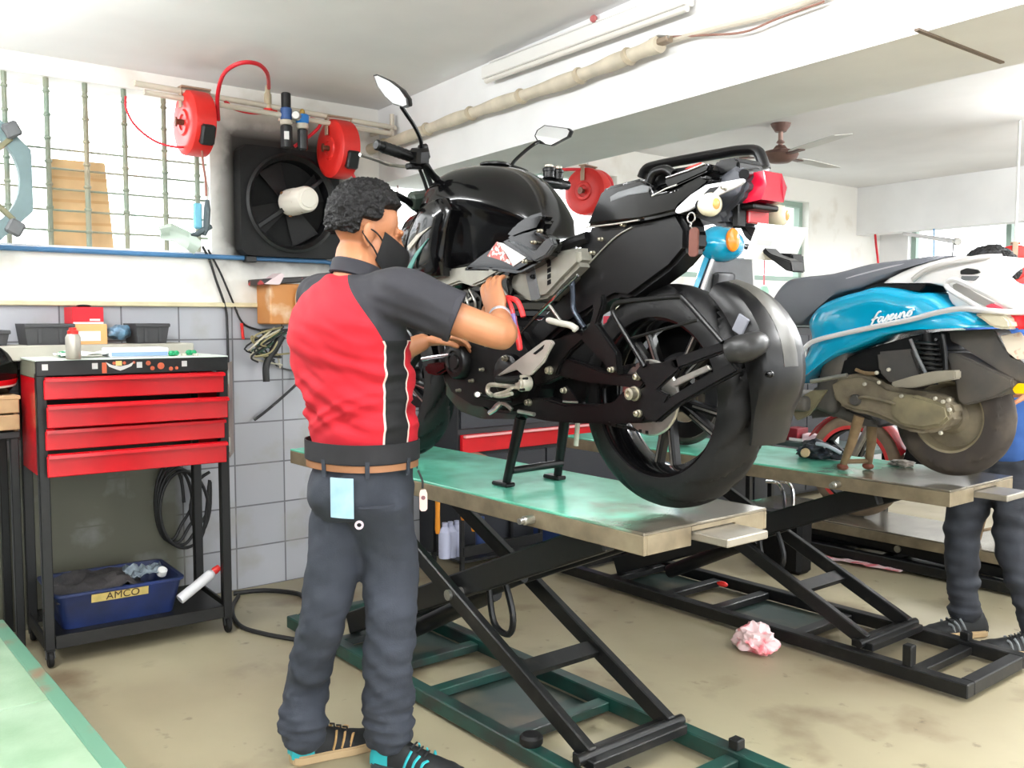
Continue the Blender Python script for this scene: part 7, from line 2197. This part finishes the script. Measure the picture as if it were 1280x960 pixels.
# ------------------------------------------------------------------ work table behind the second lift with clutter
wt = thing('work_table', (-3.37, 5.2, 0), 'dark work table behind the second lift cluttered with parts', 'table')
b = MB(); b.box((-3.37, 5.2, .51), (.9, .3, .03), bev=.003); b.build('table_top', mat('table_dark', (60, 76, 74), .4), wt)
for x in (-3.78, -2.96):
    for y in (5.08, 5.32):
        b = MB(); b.box((x, y, .248), (.035, .035, .494), bev=.002); b.build('leg', M_black, wt)
b = MB(); b.box((-3.37, 5.2, .3), (.8, .27, .02)); b.build('lower_shelf', M_black, wt)
def clut(px, zb, sz, m, nm, lb, y=5.15, rz=0.0):
    p = ony(px, 540, y)
    b = MB(); b.box((p.x, p.y, zb + sz[2] / 2), sz, (0, 0, rz), bev=.004)
    return tag(b.build(nm, m), lb, 'box')
zt_ = .526
r = clut(995, zt_, (.1, .12, .08), mat('maroon', (120, 24, 36), .5), 'parts_box', 'maroon and white box on the dark work table')
p = ony(995, 540, 5.087); b = MB(); b.prism([p + Vector((x, -.004, 0)) for x in (0,)] + [] if False else [Vector((p.x - .05, 5.0885, zt_ + .002)), Vector((p.x + .05, 5.0885, zt_ + .002)), Vector((p.x + .05, 5.0885, zt_ + .02)), Vector((p.x - .05, 5.0885, zt_ + .02))], (0, -.002, 0)); b.build('white_border', M_white, r)
clut(1015, zt_, (.09, .1, .05), mat('pale_pink', (226, 196, 204), .6), 'parts_box', 'pale pink box beside the maroon box on the work table', rz=.2)
clut(1036, zt_, (.08, .1, .07), mat('paper_bright', (236, 240, 238), .6), 'parts_box', 'white paper box on the work table', rz=-.3)
clut(965, zt_, (.1, .1, .05), mat('pale_teal', (150, 196, 190), .5), 'parts_box', 'pale teal box at the left end of the work table', rz=.1)
for k, (px, zz) in enumerate(((985, .3105), (1010, .3105))):
    clut(px, zz, (.1, .14, .11), mat('lilac', (160, 162, 190), .5), 'storage_bin', ['lilac bin on the lower shelf of the work table, left', 'lilac bin on the lower shelf of the work table, right'][k])

# ------------------------------------------------------------------ motorcycle on the lowered lift behind the scooter
Y3 = 4.74
m3 = thing('motorcycle', (-2.1, Y3, .2), 'motorcycle with red striped rims on the lowered lift behind the scooter', 'motorcycle')
def simple_wheel(c, nm):
    b = MB(); b.loft(tyre_rings(c, .285, .045, .215, n=90, groove=False, nseg=14), closed=True); w_ = b.build(nm, mat('tan_tyre', (120, 104, 84), .8, var=.2), m3, ang=60)
    b = MB(); b.lathe([(.195, -.035), (.222, -.043), (.222, .043), (.195, .035)], c, (0, 1, 0), 48, closed=True, cap=False); b.build('rim', M_satin, w_)
    b = MB(); b.lathe([(.203, -.0455), (.222, -.0455), (.222, -.043), (.203, -.043)], c, (0, 1, 0), 48, closed=True, cap=False); b.build('rim_stripe', mat('stripe_red', (206, 60, 58), .4), w_)
    b = MB(); b.lathe([(0, -.05), (.04, -.05), (.05, -.04), (.05, .04), (0, .05)], c, (0, 1, 0), 20); b.build('hub', M_satin, w_)
    for k in range(5):
        a = 2 * pi * k / 5
        b = MB(); b.bar(c + Vector((cos(a) * .04, 0, sin(a) * .04)), c + Vector((cos(a) * .205, 0, sin(a) * .205)), .025, .03, (0, 1, 0), bev=.004); b.build('spoke', M_satin, w_)
f3 = Vector((ony(1070, 592, Y3).x, Y3, .486)); r3 = f3 + Vector((1.28, 0, 0))
simple_wheel(f3, 'front_wheel'); simple_wheel(r3, 'rear_wheel')
P3 = lambda x, y, z: Vector((f3.x + x, Y3 + y, z))
for s_ in (-.075, .075):
    b = MB(); b.cyl(P3(0, s_, .486), P3(.26, s_, 1.02), .018, 12); b.build('fork_leg', M_steel, m3)
b = MB(); b.sheet([[f3 + Vector((cos(a) * .31, y, sin(a) * .31 - abs(y) * .3)) for y in (-.055, -.03, 0, .03, .055)] for a in [radians(20 + 13 * k) for k in range(11)]], .004); b.build('front_mudguard', mat('mudguard_red', (170, 30, 36), .3), m3)
b = MB(); b.loft([[P3(x, w_ * cos(t), zc + h * sin(t)) for t in [2 * pi * k / 20 for k in range(20)]] for x, w_, zc, h in ((.26, .05, .98, .05), (.32, .12, 1.0, .1), (.5, .15, 1.0, .12), (.66, .1, .95, .09), (.72, .05, .92, .04))]); b.build('fuel_tank', mat('tank_dark', (30, 28, 32), .2, coat=.6), m3)
b = MB(); b.prism([P3(.68, -.11, .9), P3(1.3, -.09, .94), P3(1.42, -.07, 1.0), P3(1.2, -.1, 1.0), P3(.8, -.11, .97)], (0, .2, 0), .015); b.build('seat', M_satin, m3)
b = MB(); b.prism([P3(.3, -.12, .48), P3(.42, -.12, .4), P3(.72, -.12, .4), P3(.82, -.12, .52), P3(.76, -.12, .72), P3(.6, -.12, .84), P3(.4, -.12, .8)], (0, .24, 0), .02); b.build('engine', M_matte, m3)
for z_ in (.62, .66, .7, .74):
    b = MB(); b.box(P3(.46, 0, z_), (.16, .2, .01), bev=.002); b.build('cooling_fin', M_grey, m3)
b = MB(); b.tube(smooth([P3(.24, 0, .98), P3(.3, 0, .7), P3(.36, 0, .44), P3(.8, 0, .42), P3(.86, 0, .6), P3(.8, 0, .9)], 5), .018, 10); b.build('frame', M_satin, m3)
b = MB(); b.sheet([[r3 + Vector((cos(a) * .32, y, sin(a) * .32 - abs(y) * .3)) for y in (-.06, -.03, 0, .03, .06)] for a in [radians(5 + 13 * k) for k in range(12)]], .004); b.build('rear_mudguard', M_satin, m3)
b = MB(); b.prism([P3(.74, -.1, .74), P3(1.3, -.08, .86), P3(1.36, -.07, .96), P3(.74, -.1, .96)], (0, .18, 0), .012); b.build('side_cover', M_satin, m3)
b = MB(); b.bar(P3(.8, -.08, .5), P3(1.28, -.08, .486), .025, .05, (0, 0, 1), bev=.005); b.build('swingarm', M_satin, m3)
b = MB(); b.cyl(P3(.26, -.34, 1.1), P3(.26, .34, 1.1), .011, 10); b.build('handlebar', M_satin, m3)
b = MB(); b.ell(P3(.18, 0, .96), (.08, .09, .09), n=18); b.build('headlight', M_satin, m3)
for kx, (px, o_) in enumerate(((1221, -.09), (1243, .05))):
    ft = ony(px, 655, Y3 + o_); ft = Vector((P3(.72 + .03 * kx, o_, 0).x, Y3 + o_, .205))
    b = MB(); b.tube([P3(.76, o_ * .9, .44), ft + Vector((0, 0, .006))], [.016, .012], 10); b.build('stand_leg', M_tan, m3)
b = MB(); b.cyl(P3(.74, -.09, .26), P3(.76, .05, .26), .008, 8); b.build('stand_crossbar', M_tan, m3)
# chromed bars under the second lift (a crash guard standing on the floor)
cg = thing('crash_guard', ony(990, 640, 4.0), 'chromed crash guard bars lying under the second lift', 'crash guard')
for k in (0, 1):
    b = MB(); b.tube(smooth([ony(958 + 18 * k, 602, 4.0), ony(972 + 14 * k, 604, 4.0), ony(979 + 12 * k, 616, 4.0), ony(981 + 10 * k, 640, 4.0)], 5), .009, 8); b.build('guard_bar', M_chrome, cg)
b = MB(); b.box(Vector((ony(975, 625, 4.08).x, 4.1, .15)), (.3, .12, .3), bev=.02); b.build('guard_bracket', M_matte, cg)

# ------------------------------------------------------------------ small things on the floor and the second lift
def crumple(name, c, r, m, label, cat, seed, amp=.5, sub=4, flat=1.0):
    b = MB(); bmesh.ops.create_icosphere(b.bm, subdivisions=sub, radius=1)
    for v in b.bm.verts:
        d = v.co.copy()
        k = 1 + amp * (noise.noise(d * 1.8 + Vector((seed, 0, 0))) + .5 * abs(noise.noise(d * 4.5 + Vector((0, seed, 0)))) - .1)
        p = Vector((d.x * r[0], d.y * r[1], d.z * r[2])) * k
        v.co = Vector((c[0] + p.x, c[1] + p.y, max(c[2] + .001, c[2] + r[2] * .8 + p.z)))
    return tag(b.build(name, m, ang=28), label, cat)
M_pinkbag = mat('pink_film', (238, 206, 208), .35, rgb2=(232, 120, 130), scale=16, thr=(.5, .62))
p = onz(945, 812, 0)
crumple('plastic_bag', (p.x + .01, p.y - .02, 0), (.075, .06, .055), M_pinkbag, 'crumpled pink and white plastic bag on the floor by the second lift', 'plastic bag', 4, .6)
rows = []
q0, q1 = onz(1008, 697, 0), onz(1132, 716, 0)
for i in range(16):
    c = q0.lerp(q1, i / 15); w_ = .015 + .05 * i / 15
    rows.append([c + Vector((0, w_ * (j / 4 - .5) * 1.6, .012 + .02 * abs(noise.noise(Vector((i * .6, j * .7, 3)))))) for j in range(5)])
b = MB(); b.sheet(rows, .003); tag(b.build('plastic_strip', M_pinkbag), 'long pink plastic wrapper lying along the lowered lift', 'wrapper')
p = onz(1020, 574, Z2)
gl_ = crumple('dark_cloth', (p.x, p.y + .02, Z2), (.085, .055, .042), mat('glove_black', (26, 28, 34), .6, rgb2=(60, 64, 76), scale=30, thr=(.55, .65)), 'bundled black rag on the second lift left of the scooter stand', 'rag', 9, .55)
pp = onz(1013, 570, Z2); b = MB(); b.lathe([(0, 0), (.018, 0), (.02, .006), (.015, .012), (0, .013)], Vector((p.x - .02, p.y - .045, Z2 + .028)), (.3, -1, .3), 16); b.build('tan_disc', mat('tan_disc', (196, 170, 130), .5), gl_)
b = MB(); b.tube(smooth([p + Vector((.02, -.03, .07)), p + Vector((.07, -.03, .065)), p + Vector((.12, -.01, .04))], 4), .008, 8); b.build('pale_strap', mat('strap_pale', (190, 194, 204), .5), gl_)
p = onz(1128, 583, Z2)
crumple('metal_scrap', (p.x, p.y, Z2), (.05, .035, .014), mat('scrap_dark', (70, 66, 62), .5, .3, rgb2=(190, 180, 170), scale=40), 'small metal scrap under the scooter rear wheel', 'scrap', 14, .5, 3)
for k, (px, py, r) in enumerate(((903, 730, .022),)):
    b = MB(); b.ell(onz(px, py, .09), (.03, .016, .013), n=12, m=8); b.build('release_knob', M_redplastic, lift2)
b = MB(); p = onz(678, 952, .0); b.lathe([(0, 0.065), (.03, .065), (.034, .072), (.034, .088), (.026, .096), (.012, .098), (0, .098)], (p.x, 1.70, 0), (0, 0, 1), 20); 
b.build('rail_stop', M_rubber, lift1)
